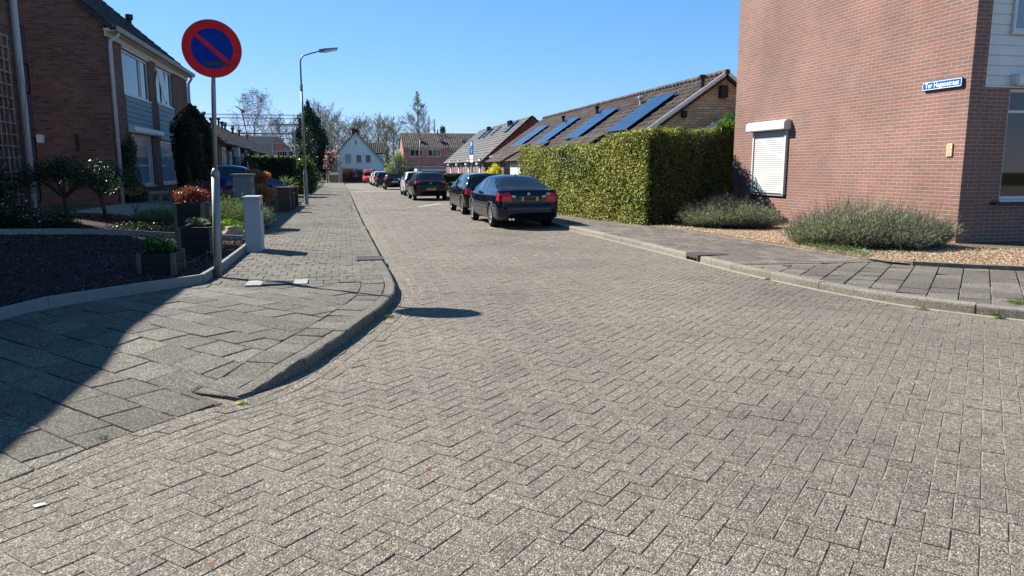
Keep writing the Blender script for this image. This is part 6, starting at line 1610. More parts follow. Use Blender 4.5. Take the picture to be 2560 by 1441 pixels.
shrub('dark_shrub', 'dark rounded bush farther along the left pavement', [(-3.3, 80, .7, .9, 1.2, .9), (-3.6, 78, 1.0, .7, 1.2, .7)], 2600, .16, 'darkleaf', (-3.3, 79, -.4))
shrub('small_bush', 'small light green bush at the left pavement edge beyond the laurel', [(-2.6, 62, .55, .35, .5, .5), (-2.5, 61.5, .9, .25, .3, .35)], 900, .10, 'rosemary', (-2.6, 62, -.2))
# right side shrubs
shrub('forsythia', 'bright yellow flowering bush behind the parked cars', [(8.75, 43, 1.0, .8, .8, .75), (8.2, 43, .9, .55, .7, .6), (9.3, 43, .85, .55, .7, .6), (8.7, 43, 1.5, .4, .5, .4)], 5600, .10, 'forsythia', (8.7, 43, -.1), topbias=.25)
def boxhedge(label, x0, x1, y0, y1, z1, mat, n):
    t = thing('low_hedge', label, 'hedge', ((x0 + x1) / 2, (y0 + y1) / 2, -.2)); mb = MB(); mb.box(x0 + .06, x1 - .06, y0 + .06, y1 - .06, -.4, z1 - .06); mb.build('inner_growth', M['hedgecore'], t)
    s_ = RNG.random(n); P = np.zeros((n, 3)); N_ = np.zeros((n, 3)); A1 = (x1 - x0) * (z1 + .3); A2 = (y1 - y0) * (z1 + .3); A3 = (x1 - x0) * (y1 - y0); tt = A1 + A2 + A3
    k_ = s_ < A1 / tt; P[k_] = np.stack([RNG.uniform(x0, x1, k_.sum()), np.full(k_.sum(), y0), RNG.uniform(-.3, z1, k_.sum())], 1); N_[k_] = (0, -1, .2)
    k_ = (s_ >= A1 / tt) & (s_ < (A1 + A2) / tt); P[k_] = np.stack([np.full(k_.sum(), x0), RNG.uniform(y0, y1, k_.sum()), RNG.uniform(-.3, z1, k_.sum())], 1); N_[k_] = (-1, 0, .2)
    k_ = s_ >= (A1 + A2) / tt; P[k_] = np.stack([RNG.uniform(x0, x1, k_.sum()), RNG.uniform(y0, y1, k_.sum()), np.full(k_.sum(), z1)], 1); N_[k_] = (0, 0, 1)
    P += RNG.normal(size=(n, 3)) * .04; v, f, r = leaf_quads(P, N_, .11, .6, .8); npmesh('leaves', v, f, M[mat], t, r)
boxhedge('long low dark hedge behind the row of parked cars', 7.2, 12.4, 60.0, 62.0, 1.08, 'yew', 9000)
boxhedge('short lower hedge between the parked cars and the long hedge', 6.8, 9.6, 46.5, 50, .62, 'darkleaf', 6000)

# ================================================================ TREES
def bare(name, label, x, y, z0, h, r, seed, mat='twig', depth=6, spread=.55, up=.25, kids=(2, 4), ratio=.74, droop=0, crown_leaf=None, group=None, minr=.010, L0=.10, wid=.34, nb=24, **kw):
    """bare tree: a leader with limbs along its height, each limb carrying branches, twigs and finer twigs"""
    t = thing(name, label, 'tree', (x, y, z0), 0, group); R2 = random.Random(seed); mb = MB(); tr = MB()
    base = Vector((x, y, z0 - .1)); pts = [base]; n = 7
    for i in range(1, n + 1): pts.append(Vector((x + R2.uniform(-1, 1) * .012 * h * i / 2, y + R2.uniform(-1, 1) * .01 * h * i / 2, z0 + h * .9 * i / n)))
    tr.tube(pts, [max(r * (1 - .93 * i / n), .015) for i in range(n + 1)], 8); tr.build('trunk', M['bark'], t, smooth=True)
    def limb(p, d, L, rad, lv):
        k = 4 if lv == 0 else 3 if lv == 1 else 2; P = [p.copy()]; q = p.copy(); dd = d.copy()
        for i in range(k):
            dd = (dd + Vector((R2.uniform(-1, 1), R2.uniform(-1, 1), R2.uniform(-.7, .7))) * (.13 + .05 * lv) + Vector((0, 0, (up * .45) if lv < 2 else -droop * .8))).normalized(); q = q + dd * L / k; P.append(q.copy())
        mb.tube(P, [max(rad * (1 - .7 * i / k), minr) for i in range(k + 1)], 5 if lv == 0 else 3, cap=False)
        if lv >= 3: return
        m = (7, 5, 4)[lv] + R2.randint(-1, 1)
        for _ in range(m):
            u = R2.uniform(.22, 1.0) * k; i = min(int(u), k - 1); b = P[i].lerp(P[i + 1], u - i); a = R2.uniform(0, 6.28)
            s_ = Vector((math.cos(a), math.sin(a), R2.uniform(-.2, .6))); ax = (P[i + 1] - P[i]).normalized(); nd = (ax * .8 + s_ * R2.uniform(.45, .85)).normalized()
            limb(b, nd, L * R2.uniform(.32, .52) * (1.15 - .3 * u / k), rad * .45, lv + 1)
    for i in range(nb):
        q = L0 + (1 - L0) * ((i + R2.random()) / nb) * .86; u = q / .9 * n; k = min(int(u), n - 1); b = pts[k].lerp(pts[k + 1], u - k); a = i * 2.4 + R2.uniform(-.5, .5)
        w = (math.sin(math.pi * min(1, (q * .93 + .10)) ** .85) * .85 + .28) * h * wid * R2.uniform(.75, 1.15); e = .45 + .9 * q + R2.uniform(-.15, .2)
        d = Vector((math.cos(a), math.sin(a), e)).normalized(); limb(b, d, min(w, (1.08 - q) * h / max(d.z, .3)), max(r * .42 * (1 - q), .03), 0)
    mb.build('crown', M[mat], t)
    if crown_leaf:
        idx = RNG.choice(len(mb.v), crown_leaf[0]); P = np.array(mb.v)[idx] + RNG.normal(size=(crown_leaf[0], 3)) * .10
        v, f, r_ = leaf_quads(P, RNG.normal(size=P.shape), crown_leaf[1], .6, .8); npmesh('buds', v, f, M[crown_leaf[2]], t, r_)
    return t
G_ = 'bare trees behind the houses'
bare('birch_tree', 'tall bare birch with drooping twigs above the scaffolding', -16.1, 150, -.5, 16.2, .24, 3, 'birch', up=.5, droop=.6, minr=.014, group=G_, nb=32, wid=.33)
bare('bare_tree', 'smaller bare tree right of the tall birch', -11.8, 150, -.5, 11.5, .16, 8, 'birch', 6, .5, .4, (2, 4), .76, minr=.015, group=G_)
bare('bare_tree', 'bare spreading tree right of the dark conifer', -3.6, 140, -.5, 12.3, .22, 21, 'twig', 6, .5, .35, (2, 4), .76, group=G_, crown_leaf=(2500, .10, 'bud'), wid=.42, nb=30)
bare('bare_tree', 'bare tree above the white house chimney', .8, 150, -.5, 10.4, .20, 33, 'twig', 6, .5, .35, (2, 4), .75, group=G_, crown_leaf=(1500, .10, 'bud'))
bare('bare_tree', 'bare tree right of the white house gable', 6.8, 150, -.5, 12.2, .22, 44, 'twig', 6, .5, .35, (3, 4), .75, group=G_, crown_leaf=(1800, .10, 'bud'))
bare('bare_tree', 'thick bare tree between the white house and the far brick houses', 9.6, 152, -.5, 11.8, .22, 55, 'twig', 6, .5, .3, (3, 4), .75, group=G_, crown_leaf=(2400, .10, 'bud'))
bare('bare_tree', 'low bare tree just left of the white house roof', -1.4, 134, -.5, 9.0, .18, 67, 'twig', 5, .55, .25, (3, 4), .74, group=G_, crown_leaf=(2000, .10, 'bud'))
bare('bare_tree', 'bare tree behind the white house chimney to its right', 3.9, 156, -.5, 11.5, .20, 72, 'twig', 6, .55, .3, (2, 4), .75, group=G_)
bare('bare_tree', 'bare tree at the back between conifer and white house', -2.2, 158, -.5, 12.2, .2, 101, wid=.42, nb=30, group=G_, crown_leaf=(1500, .10, 'bud'))
bare('bare_tree', 'rounded bare tree directly behind the white house roof', 2.4, 150, -.5, 10.6, .2, 103, wid=.45, nb=30, group=G_, crown_leaf=(2200, .10, 'bud'))
bare('bare_tree', 'bare tree close left of the far brick gable', 8.2, 146, -.5, 10.0, .18, 105, wid=.45, nb=30, group=G_, crown_leaf=(2600, .10, 'bud'))
bare('bare_tree', 'faint bare tree between the birch and the dark conifer', -9.6, 156, -.5, 9.2, .16, 107, mat='birch', wid=.42, nb=26, group=G_)
# tall narrow larch
def spire(name, label, x, y, z0, h, w, seed, mat, leaf, nb=95, group=None):
    t = thing(name, label, 'tree', (x, y, z0), 0, group); rr2 = random.Random(seed); tr = MB(); tr.tube([(x, y, z0 - .1), (x, y, z0 + h * .5), (x + .1, y, z0 + h)], [.22, .13, .02], 8); tr.build('trunk', M['bark'], t)
    mb = MB()
    for i in range(nb):
        q = .14 + .85 * (i / nb); zz = z0 + h * q; ww = w * min(1, (1 - q) * 1.9 + .06) * rr2.uniform(.6, 1.1); a = rr2.uniform(0, 6.28)
        d = Vector((math.cos(a), math.sin(a), .55)).normalized(); branch_tree(mb, Vector((x, y, zz)), d, ww * .8, .045, 2, .6, rr2, .3, (4, 6), 4, .013, .6)
    mb.build('crown', M[mat], t)
    if leaf:
        idx = RNG.choice(len(mb.v), leaf); P = np.array(mb.v)[idx] + RNG.normal(size=(leaf, 3)) * .1; v, f, r_ = leaf_quads(P, RNG.normal(size=P.shape), .12, .6, .8); npmesh('buds', v, f, M['bud'], t, r_)
spire('larch_tree', 'tall narrow pointed bare larch above the far brick houses', 14.0, 146, -.5, 16.6, 3.0, 5, 'twig', 5200)
spire('poplar_tree', 'slim bare poplar right of the pointed larch', 17.2, 156, -.5, 13.0, 1.3, 6, 'birch', 500, 60); spire('poplar_tree', 'second slim bare poplar, rightmost of the bare trees', 18.6, 158, -.5, 12.4, 1.1, 7, 'birch', 500, 55)
# dark conifer
def bigconifer(label, blobs, n, size, mat, loc, trunk, name='conifer_tree'):
    t = thing(name, label, 'tree', loc); mb = MB(); mb.tube([loc, (loc[0], loc[1], trunk)], [.25, .08], 8); mb.build('trunk', M['bark'], t); crown('crown', blobs, n, size, M[mat], t, .45, .6, 1.0, topbias=.15); return t
bigconifer('big dark conifer with ragged top behind the street lamp', [(-4.6, 114, 2.0, 2.7, 2, 2.6), (-3.9, 114, 4.2, 2.2, 2, 2.4), (-6.0, 114, 4.6, 1.7, 1.5, 2.2), (-4.8, 114, 6.4, 2.0, 1.7, 2.0), (-3.5, 114, 6.4, 1.3, 1.3, 1.7), (-5.6, 114, 8.3, 1.3, 1.1, 1.4), (-4.5, 114, 8.6, 1.2, 1.1, 1.4), (-5.0, 114, 10.0, .7, .7, 1.0), (-6.6, 114, 6.4, .8, .8, 1.3), (-3.0, 114, 3.0, 1.1, 1.2, 2.2), (-2.9, 114, 5.2, .8, .9, 1.4), (-4.9, 114, 10.9, .3, .3, .6), (-3.8, 114, 8.2, .7, .7, 1.0)], 20000, .30, 'conifer', (-4.6, 114, -.4), 10)
shrub('dark_shrub', 'brownish holly-like tree between conifer and street lamp', [(-3.4, 70, 2.0, 1.1, 1.0, 1.6), (-3.1, 70, 3.6, .9, .8, 1.3), (-3.8, 70, 3.0, .7, .8, 1.1), (-3.3, 70, 4.8, .5, .5, .8), (-3.6, 70, .9, 1.0, .9, 1.0)], 6000, .12, 'darkleaf', (-3.4, 70, -.3), 'tree', shell=.3, stem=[([(-3.4, 70, -.3), (-3.3, 70, 3.5)], [.09, .03])], jitter=1.2)
bigconifer('dark spruce rising behind the second brick house', [(-9.9, 41.5, 4.4, 1.1, 1.0, .9), (-9.9, 41.5, 5.4, .95, .9, .8), (-9.9, 41.5, 6.3, .75, .7, .7), (-9.9, 41.5, 7.1, .55, .5, .6), (-9.9, 41.5, 7.8, .3, .3, .5), (-9.9, 41.5, 3.6, 1.2, 1.0, .9)], 5600, .20, 'conifer', (-9.9, 41.5, .1), 7.9, 'spruce_tree')
bigconifer('small dark conifer right of the bare poplars on the skyline', [(19.3, 150, 7.5, .9, .9, 1.2), (19.3, 150, 9.0, .6, .6, 1.0), (19.3, 150, 5.5, 1.2, 1.0, 1.4)], 2200, .3, 'conifer', (19.3, 150, -.4), 9.2)
# magnolia and red shrubs in front of the white house
t = bare('magnolia_tree', 'pink blossoming magnolia left of the white house', -1.9, 107, -.4, 4.2, .12, 91, 'bark', 5, .7, .2, (2, 4), .75, crown_leaf=(520, .22, 'magnolia'), L0=.2)
for lab, x, y, w_, h_ in (('dark red twiggy shrub before the orange brick of the white house', .3, 109.3, .9, 1.3), ('broad red-brown twiggy shrub in front of the white house', 1.7, 109.4, 1.3, 1.6)):
    t = thing('red_shrub', lab, 'shrub', (x, y, -.4)); mb = MB(); rr2 = random.Random(int(x * 10))
    for i in range(9): a = rr2.uniform(0, 6.28); branch_tree(mb, Vector((x, y, -.4)), Vector((math.cos(a) * .8, math.sin(a) * .5, 1)).normalized(), h_ * .55, .03, 3, .6, rr2, .2, (3, 4), 4, .012, .7)
    mb.build('twigs', M['barkred'], t, rnd=True)
shrub('willow_bush', 'yellow-green budding bush between the white house and the far brick gable', [(7.6, 112, 1.6, 1.6, 1.3, 1.9), (6.6, 112, .9, 1.1, 1.1, 1.2), (8.5, 112, .9, 1.0, 1.0, 1.2), (7.9, 112, 3.0, 1.0, 1.0, 1.1)], 7000, .17, 'bud', (7.6, 112, -.4), 'bush', [([(7.6, 112, -.4), (7.4, 112, 3.2)], [.06, .02]), ([(7.6, 112, -.4), (8.4, 112, 2.6)], [.05, .02])], .3)
shrub('palm_bush', 'dark spiky bush right of the willow in front of the far gable', [(9.0, 110, .7, .8, .8, .9), (9.4, 110, 1.4, .5, .6, .6)], 1800, .22, 'conifer', (9.0, 110, -.4), shell=.2, aspect=.25)
# dark woodland edge low behind
def wood(x0, x1, y, n):
    blobs = [(x0 + (x1 - x0) * i / 24 + rnd_.uniform(-1, 1), y + rnd_.uniform(-3, 3), 1.2 + rnd_.uniform(0, 1.4), 2.2, 2, 2.0 + rnd_.uniform(0, 1.4)) for i in range(25)]
    o = crown('distant_undergrowth', blobs, n, .5, M['bud'], None, .3); tag(o, kind='stuff')
wood(-34, 30, 172, 9000)
# ================================================================ CARS
def pl(tab, y): return float(np.interp(y, [a for a, b in tab], [b for a, b in tab]))
def smooth_tab(tab, ys, k=3):
    v = np.interp(ys, [a for a, b in tab], [b for a, b in tab]); w = np.ones(k) / k
    vp = np.pad(v, k // 2, mode='edge'); return np.convolve(vp, w, 'valid')

def make_body(S):
    """lofted body shell; y forward, rear bumper at -L/2"""
    L = S['L']; ys = np.concatenate([np.linspace(-L / 2, -L / 2 + .3, 9), np.linspace(-L / 2 + .36, L / 2 - .36, 60), np.linspace(L / 2 - .3, L / 2, 9)])
    top = smooth_tab(S['top'], ys, 3); belt = smooth_tab(S['belt'], ys, 3); w = smooth_tab(S['w'], ys, 3); rw = smooth_tab(S['rw'], ys, 3); bot = smooth_tab(S['bot'], ys, 3)
    w[0] = S['w'][0][1]; w[-1] = S['w'][-1][1]
    rings = []
    for y, t_, b, ww, r_, z0 in zip(ys, top, belt, w, rw, bot):
        b = min(b, t_ - .015); gh = t_ - b; f = min(1.0, gh / .35)
        rr_ = r_ * f + ww * .93 * (1 - f)
        half = [(0, z0), (ww * .55, z0), (ww * .86, z0 + .01), (ww * .965, z0 + .06), (ww * .99, z0 + .16), (ww, z0 + (b - z0) * .45), (ww * .995, z0 + (b - z0) * .68), (ww * .975, z0 + (b - z0) * .88), (ww * .945, b)]
        for q in (.10, .35, .62, .82): half.append((ww * .93 + (rr_ * 1.03 - ww * .93) * q / .9, b + gh * q * .98))
        half += [(rr_ * .955, t_ - min(.05, gh * .12)), (rr_ * .80, t_ - .012 - .012 * f), (rr_ * .45, t_ - .002), (0, t_)]
        rings.append([(x, y, z) for x, z in half])
    n = len(rings[0]); full = []
    for r_ in rings: full.append(r_ + [(-x, y, z) for x, y, z in r_[-2:0:-1]])
    m = len(full[0]); vs = [p for r_ in full for p in r_]; fs = [(i * m + k_, i * m + (k_ + 1) % m, (i + 1) * m + (k_ + 1) % m, (i + 1) * m + k_) for i in range(len(full) - 1) for k_ in range(m)]
    fs.append(tuple(range(m))); fs.append(tuple(range((len(full) - 1) * m, len(full) * m))[::-1])
    bm = bmesh.new(); bv = [bm.verts.new(v) for v in vs]
    for f in fs: bm.faces.new([bv[i] for i in f])
    bmesh.ops.triangulate(bm, faces=[f for f in bm.faces if len(f.verts) > 4]); bmesh.ops.recalc_face_normals(bm, faces=bm.faces[:])
    me = bpy.data.meshes.new('body'); bm.to_mesh(me); bm.free()
    o = bpy.data.objects.new('tmp_body', me); COL.objects.link(o)
    # wheel arches cut out of the shell
    R = S['wr'] + .045; cutters = []
    for sy in (S['axr'], S['axf']):
        c = MB(); c.lathe([(.001, -1.2), (R, -1.2), (R, 1.2), (.001, 1.2)], (0, sy, S['wr']), 'x', 28); co = c.build('tmp_cut', M['black'], None, local=True)
        bmc = bmesh.new(); bmc.from_mesh(co.data); bmesh.ops.remove_doubles(bmc, verts=bmc.verts[:], dist=.003); bmesh.ops.recalc_face_normals(bmc, faces=bmc.faces[:]); bmc.to_mesh(co.data); bmc.free()
        md = o.modifiers.new('cut', 'BOOLEAN'); md.operation = 'DIFFERENCE'; md.object = co; md.solver = 'EXACT'; cutters.append(co)
    bpy.context.view_layer.update(); dg = bpy.context.evaluated_depsgraph_get()
    me2 = bpy.data.meshes.new_from_object(o.evaluated_get(dg)); bvh = BVHTree.FromObject(o, dg)
    bpy.data.objects.remove(o)
    for c in cutters: bpy.data.objects.remove(c)
    me2.name = 'body'
    return me2, bvh, R

def car(name, label, S, loc, rz, paint, group=None, flip=False):
    t = thing(name, label, 'car', loc, rz, group)
    key = S['key']
    if key not in _bodies: _bodies[key] = make_body(S)
    me, bvh, R = _bodies[key]; me = me.copy(); me.materials.clear(); me.materials.append(M[paint]); me.materials.append(M['trimp'])
    smooth_all(me)
    for p in me.polygons:
        c = p.center
        for sy in (S['axr'], S['axf']):
            if math.hypot(c.y - sy, c.z - S['wr']) < R + .003 and abs(p.normal.x) < .5: p.material_index = 1; p.use_smooth = False
        if c.z < pl(S['bot'], c.y) + .10 or (S.get('dark_low') and c.z < S['dark_low']): p.material_index = 1
    body = link('body', me, None, t)
    L2 = S['L'] / 2
    def cast(view, a, b):
        """project (a,b) on to the body: 'r' rear / 'f' front give (x,z), 'L'/'R' sides give (y,z)"""
        o_, d_ = {'r': (Vector((a, -L2 - 1, b)), Vector((0, 1, 0))), 'f': (Vector((a, L2 + 1, b)), Vector((0, -1, 0))), 'L': (Vector((-2, a, b)), Vector((1, 0, 0))), 'R': (Vector((2, a, b)), Vector((-1, 0, 0)))}[view]
        h, nn_, i, ds = bvh.ray_cast(o_, d_)
        return (h, nn_, d_) if h is not None else (None, None, d_)
    def patch(mb, view, lo, hi, off=.006, nu=10, nv=5):
        """strip between two polylines lo -> hi (same number of points) laid over the body"""
        def smp(pts, u):
            k_ = u * (len(pts) - 1); i = min(int(k_), len(pts) - 2); f = k_ - i; return (pts[i][0] * (1 - f) + pts[i + 1][0] * f, pts[i][1] * (1 - f) + pts[i + 1][1] * f)
        nu = nu * (len(lo) - 1); vs = []; last = None
        for j in range(nv + 1):
            for i in range(nu + 1):
                a = smp(lo, i / nu); b = smp(hi, i / nu); q = (a[0] + (b[0] - a[0]) * j / nv, a[1] + (b[1] - a[1]) * j / nv)
                h, nn_, d_ = cast(view, *q)
                if h is None: h = last if last is not None else Vector((q[0], -L2, q[1]) if view in 'rf' else (0, *q)); 
                h = h - d_ * off; last = h.copy(); vs.append(h)
        mb.add(vs, [(j * (nu + 1) + i, j * (nu + 1) + i + 1, (j + 1) * (nu + 1) + i + 1, (j + 1) * (nu + 1) + i) for j in range(nv) for i in range(nu)])
    def part(pname, mat, patches, parent=None, off=.006, smooth=True, **kw):
        mb = MB()
        for v, lo, hi in patches: patch(mb, v, lo, hi, off, **kw)
        return mb.build(pname, M[mat], parent or t, smooth=smooth, local=True)
    both = lambda lo, hi: [('L', lo, hi), ('R', lo, hi)]
    for lo, hi in S['side_glass']:
        for sd in 'LR': part('side_window', 'carglass', [(sd, lo, hi)])
    fr = [(('r', S['rear_glass'][0], S['rear_glass'][1]))]
    part('rear_window_surround', 'black', [('r', S['rear_edge'][0], S['rear_edge'][1])], off=.005)
    part('rear_window', 'carglass', fr, off=.009)
    part('windscreen', 'carglass', [('f', *S['front_glass'])], off=.006)
    for lo, hi in S['tails']:
        for sg in (-1, 1):
            part('tail_light', 'tail' if not S.get('tail_dark') else 'taild', [('r', [(sg * a, b) for a, b in lo], [(sg * a, b) for a, b in hi])], off=.012)
    for lo, hi in S.get('tails_side', []):
        for sd in 'LR': part('tail_light', 'tail', [(sd, lo, hi)], off=.008)
    for lo, hi in S.get('tails2', []):
        for sg in (-1, 1): part('tail_light', 'taild', [('r', [(sg * a, b) for a, b in lo], [(sg * a, b) for a, b in hi])], off=.010)
    for lo, hi in S.get('clears', []):
        for sg in (-1, 1): part('reversing_light', 'clearlamp', [('r', [(sg * a, b) for a, b in lo], [(sg * a, b) for a, b in hi])], off=.013)
    if S.get('seams'):
        for a in S['seams']:
            for sd in 'LR': part('door_seam', 'black', [(sd, [(a - .006, .28), (a + .006, .28)], [(a - .006, S['seamtop']), (a + .006, S['seamtop'])])], off=.003, nu=1, nv=10)
        part('door_moulding', S.get('mould', 'chrome'), both([(S['axr'] + .42, .50), (S['axf'] - .42, .50)], [(S['axr'] + .42, .535), (S['axf'] - .42, .535)]), off=.010, nv=1)
        for a in S['seams'][1:]:
            for sd in 'LR': part('door_handle', paint if S.get('hand') is None else S['hand'], [(sd, [(a + .08, S['belt0'] - .13), (a + .26, S['belt0'] - .13)], [(a + .08, S['belt0'] - .09), (a + .26, S['belt0'] - .09)])], off=.022, nu=2, nv=1)
    if S.get('bumper'):
        z0, z1, mt = S['bumper']; xs = [(-S['w'][0][1] * 1.01, z0), (0, z0), (S['w'][0][1] * 1.01, z0)]
        part('bumper_strip', mt, [('r', [(a, z0) for a in np.linspace(-.80, .80, 5)], [(a, z1) for a in np.linspace(-.80, .80, 5)])], off=.03)
    if S.get('lidline'):
        part('boot_seam', 'black', [('r', [(a, z) for a, z in S['lidline']], [(a, z + .012) for a, z in S['lidline']])], off=.004, nv=1)
    # plate
    pz = S['plate'][0]; px = S['plate'][1] if len(S['plate']) > 1 else 0
    h, _, _ = cast('r', px, pz); yy = h.y - .02
    mb = MB(); mb.bbox(px - .26, px + .26, yy - .008, yy + .03, pz - .055, pz + .055, .003)
    if S.get('ptype') == 'white': mb.build('number_plate', M['offwhite'], t, local=True)
    else:
        p = mb.build('number_plate', M['platey'], t, local=True)
        mb = MB(); mb.box(px - .256, px - .20, yy - .0105, yy - .0085, pz - .052, pz + .052); mb.build('blue_strip', M['eu'], p, local=True)
        if S.get('ptext'):
            tm = text_mesh('lettering', S['ptext'], .10, M['black'], (px + .028, yy - .010, pz), (1, 0, 0), (0, 0, 1), stretch=.82); tm.parent = p
        else:
            mb = MB(); mb.box(px - .145, px + .19, yy - .0105, yy - .0085, pz - .050, pz + .050); mb.build('blacked_field', M['black'], p, local=True)
    if S.get('badge'):
        bz, br = S['badge']; h, _, _ = cast('r', 0, bz); mb = MB(); mb.lathe([(.001, -.012), (br, -.012), (br, .012), (.001, .012)], (0, h.y - .004, bz), 'y', 20); b_ = mb.build('badge', M['chrome'], t, local=True)
        mb = MB(); mb.lathe([(br * .68, -.014), (br * .86, -.014), (br * .86, .0), (br * .68, .0)], (0, h.y - .004, bz), 'y', 20); mb.build('badge_ring', M['black'], b_, local=True)
        if S.get('roundel'):
            mb = MB(); mb.box(-br * .6, 0, h.y - .0175, h.y - .0165, bz, bz + br * .6); mb.box(0, br * .6, h.y - .0175, h.y - .0165, bz - br * .6, bz); mb.build('badge_field', M['eu'], b_, local=True)
    # exhaust and antenna
    mb = MB(); ex = S.get('exh', -.45); mb.tube([(ex, -L2 + .25, .26), (ex, -L2 - .02, .26)], .035, 10); mb.tube([(ex + .09, -L2 + .25, .26), (ex + .09, -L2 - .02, .26)], .035, 10) if S.get('twin') else None; mb.build('exhaust', M['chrome' if S.get('twin') else 'iron'], t, local=True)
    if S.get('ant'):
        ay, az = S['ant']; mb = MB(); mb.tube([(0, ay, az - .02), (0, ay - .02, az + .03), (0, ay - .10, az + .05)], [.02, .014, .004], 8); mb.build('antenna', M['black'], t, local=True)
    # mirrors
    for sg in (-1, 1):
        my, mz = S['mirror']; x = sg * (pl(S['w'], my) + .09); mb = MB(); mb.bbox(min(x - .085 * sg, x + .085 * sg), max(x - .085 * sg, x + .085 * sg), my - .05, my + .06, mz - .055, mz + .065, .03); mb.build('door_mirror', M[S.get('mirmat', paint)], t, local=True, smooth=True)
    # underside and lamps in front
    for sg in (-1, 1): part('headlight', 'clearlamp', [('f', [(sg * .45, .62), (sg * .72, .62)], [(sg * .48, .74), (sg * .74, .76)])], off=.01)
    # wheels
    for sy in (S['axr'], S['axf']):
        for sg in (-1, 1):
            wr = S['wr']; ww = pl(S['w'], sy); xo = sg * (ww - .012); xi = sg * (ww - .215)
            mb = MB(); rd = S.get('rim', .215); prof = [(rd, 0), (rd + .02, .004), (wr - .03, .0), (wr - .008, -.022), (wr, -.05), (wr, -.16), (wr - .01, -.19), (rd, -.2)]
            mb.lathe([(r_, xo + sg * h_) for r_, h_ in prof], (0, sy, wr), 'x', 32); w_ = mb.build('wheel', M['tyre'], t, smooth=True, local=True)
            mb = MB(); mb.lathe([(rd + .004, xo - sg * .002), (rd - .012, xo - sg * .006), (rd - .025, xo - sg * .05), (rd - .03, xo - sg * .13)], (0, sy, wr), 'x', 32)
            ns = S.get('spokes', 5)
            for k_ in range(ns):
                a = 2 * math.pi * k_ / ns + .3; ca, sa = math.cos(a), math.sin(a); cb, sb = -sa, ca
                q = []
                for rad, hw in ((.03, .030), (rd - .015, S.get('spw', .022))):
                    q += [(rad, -hw), (rad, hw)]
                P = [Vector((xo - sg * (.035 if i < 2 else .018), sy + r_ * ca + h_ * cb, wr + r_ * sa + h_ * sb)) for i, (r_, h_) in enumerate(q)]
                mb.prism([P[0], P[1], P[3], P[2]], (-sg * .025, 0, 0))
            mb.lathe([(.001, xo - sg * .02), (.055, xo - sg * .025), (.06, xo - sg * .05)], (0, sy, wr), 'x', 16)
            mb.build('rim', M['rim'], w_, local=True)
            mb = MB(); mb.lathe([(.001, xo - sg * .10), (rd - .03, xo - sg * .10)], (0, sy, wr), 'x', 20); mb.build('brake_disc', M['iron'], w_, local=True)
    return t
_bodies = {}
def axle(o): return None

# saloon
SED = dict(key='sed', L=4.47, wr=.315, axr=-1.29, axf=1.43, rim=.225, spokes=7, spw=.016,
    top=[(-2.235, .80), (-2.225, 1.00), (-2.16, 1.035), (-1.75, 1.055), (-1.58, 1.07), (-.95, 1.365), (-.62, 1.408), (-.1, 1.418), (.30, 1.395), (.62, 1.32), (1.18, 1.01), (1.30, .985), (1.95, .90), (2.16, .80), (2.235, .62)],
    belt=[(-2.235, .74), (-2.2, .93), (-1.8, .965), (0, .93), (1.2, .93), (2.1, .80), (2.235, .55)], w=[(-2.235, .76), (-2.19, .815), (-2.05, .86), (-1.3, .872), (1.4, .868), (1.95, .84), (2.17, .76), (2.235, .66)],
    rw=[(-2.235, .7), (-1.6, .60), (-.9, .575), (0, .60), (.6, .61), (1.2, .68), (2.2, .7)], bot=[(-2.235, .34), (-2.15, .26), (-1.8, .20), (1.8, .19), (2.235, .25)],
    side_glass=[([(-1.38, .985), (-1.0, .985), (-.60, .985)], [(-1.12, 1.13), (-.95, 1.27), (-.60, 1.335)]), ([(-.56, .985), (-.12, .98)], [(-.56, 1.34), (-.12, 1.355)]), ([(-.05, .98), (.45, .975), (.98, .97)], [(-.05, 1.355), (.32, 1.33), (.90, 1.02)])],
    rear_edge=([(-.66, 1.075), (0, 1.085), (.66, 1.075)], [(-.53, 1.345), (0, 1.375), (.53, 1.345)]), rear_glass=([(-.63, 1.09), (0, 1.10), (.63, 1.09)], [(-.51, 1.335), (0, 1.365), (.51, 1.335)]),
    front_glass=([(-.66, 1.02), (.66, 1.02)], [(-.54, 1.33), (.54, 1.33)]),
    tails=[([(.46, .725), (.63, .728), (.80, .74)], [(.51, .955), (.63, .962), (.745, .945)])], tails2=[([(.34, .755), (.45, .75)], [(.35, .835), (.455, .835)])], clears=[([(.35, .838), (.46, .838)], [(.375, .885), (.475, .89)])],
    tails_side=[([(-2.175, .735), (-2.04, .76)], [(-2.165, .94), (-2.10, .94)])],
    seams=[-.90, -.085, 1.02], seamtop=.95, belt0=.93, mould='trimp', lidline=[(-.60, .70), (-.3, .675), (0, .67), (.3, .675), (.60, .70)], bumper=None, plate=(.80,), badge=(.925, .038), roundel=True, exh=-.52, twin=True, ant=(-.75, 1.40), mirror=(.83, .98))
t = car('parked_saloon', 'dark navy saloon parked nearest the hedge, its number plate partly blacked out', SED, (4.70, 21.45, 0), math.radians(1.2), 'navy', 'cars parked along the right kerb')
tm = text_mesh('model_lettering', '320i', .07, M['chrome'], (.52, -2.262, .925), (1, 0, 0), (0, 0, 1)); tm.parent = t
mb = MB(); mb.prism([(-.82, -2.275, .635), (.82, -2.275, .635), (.80, -2.268, .665), (-.80, -2.268, .665)], (0, .12, 0)); 
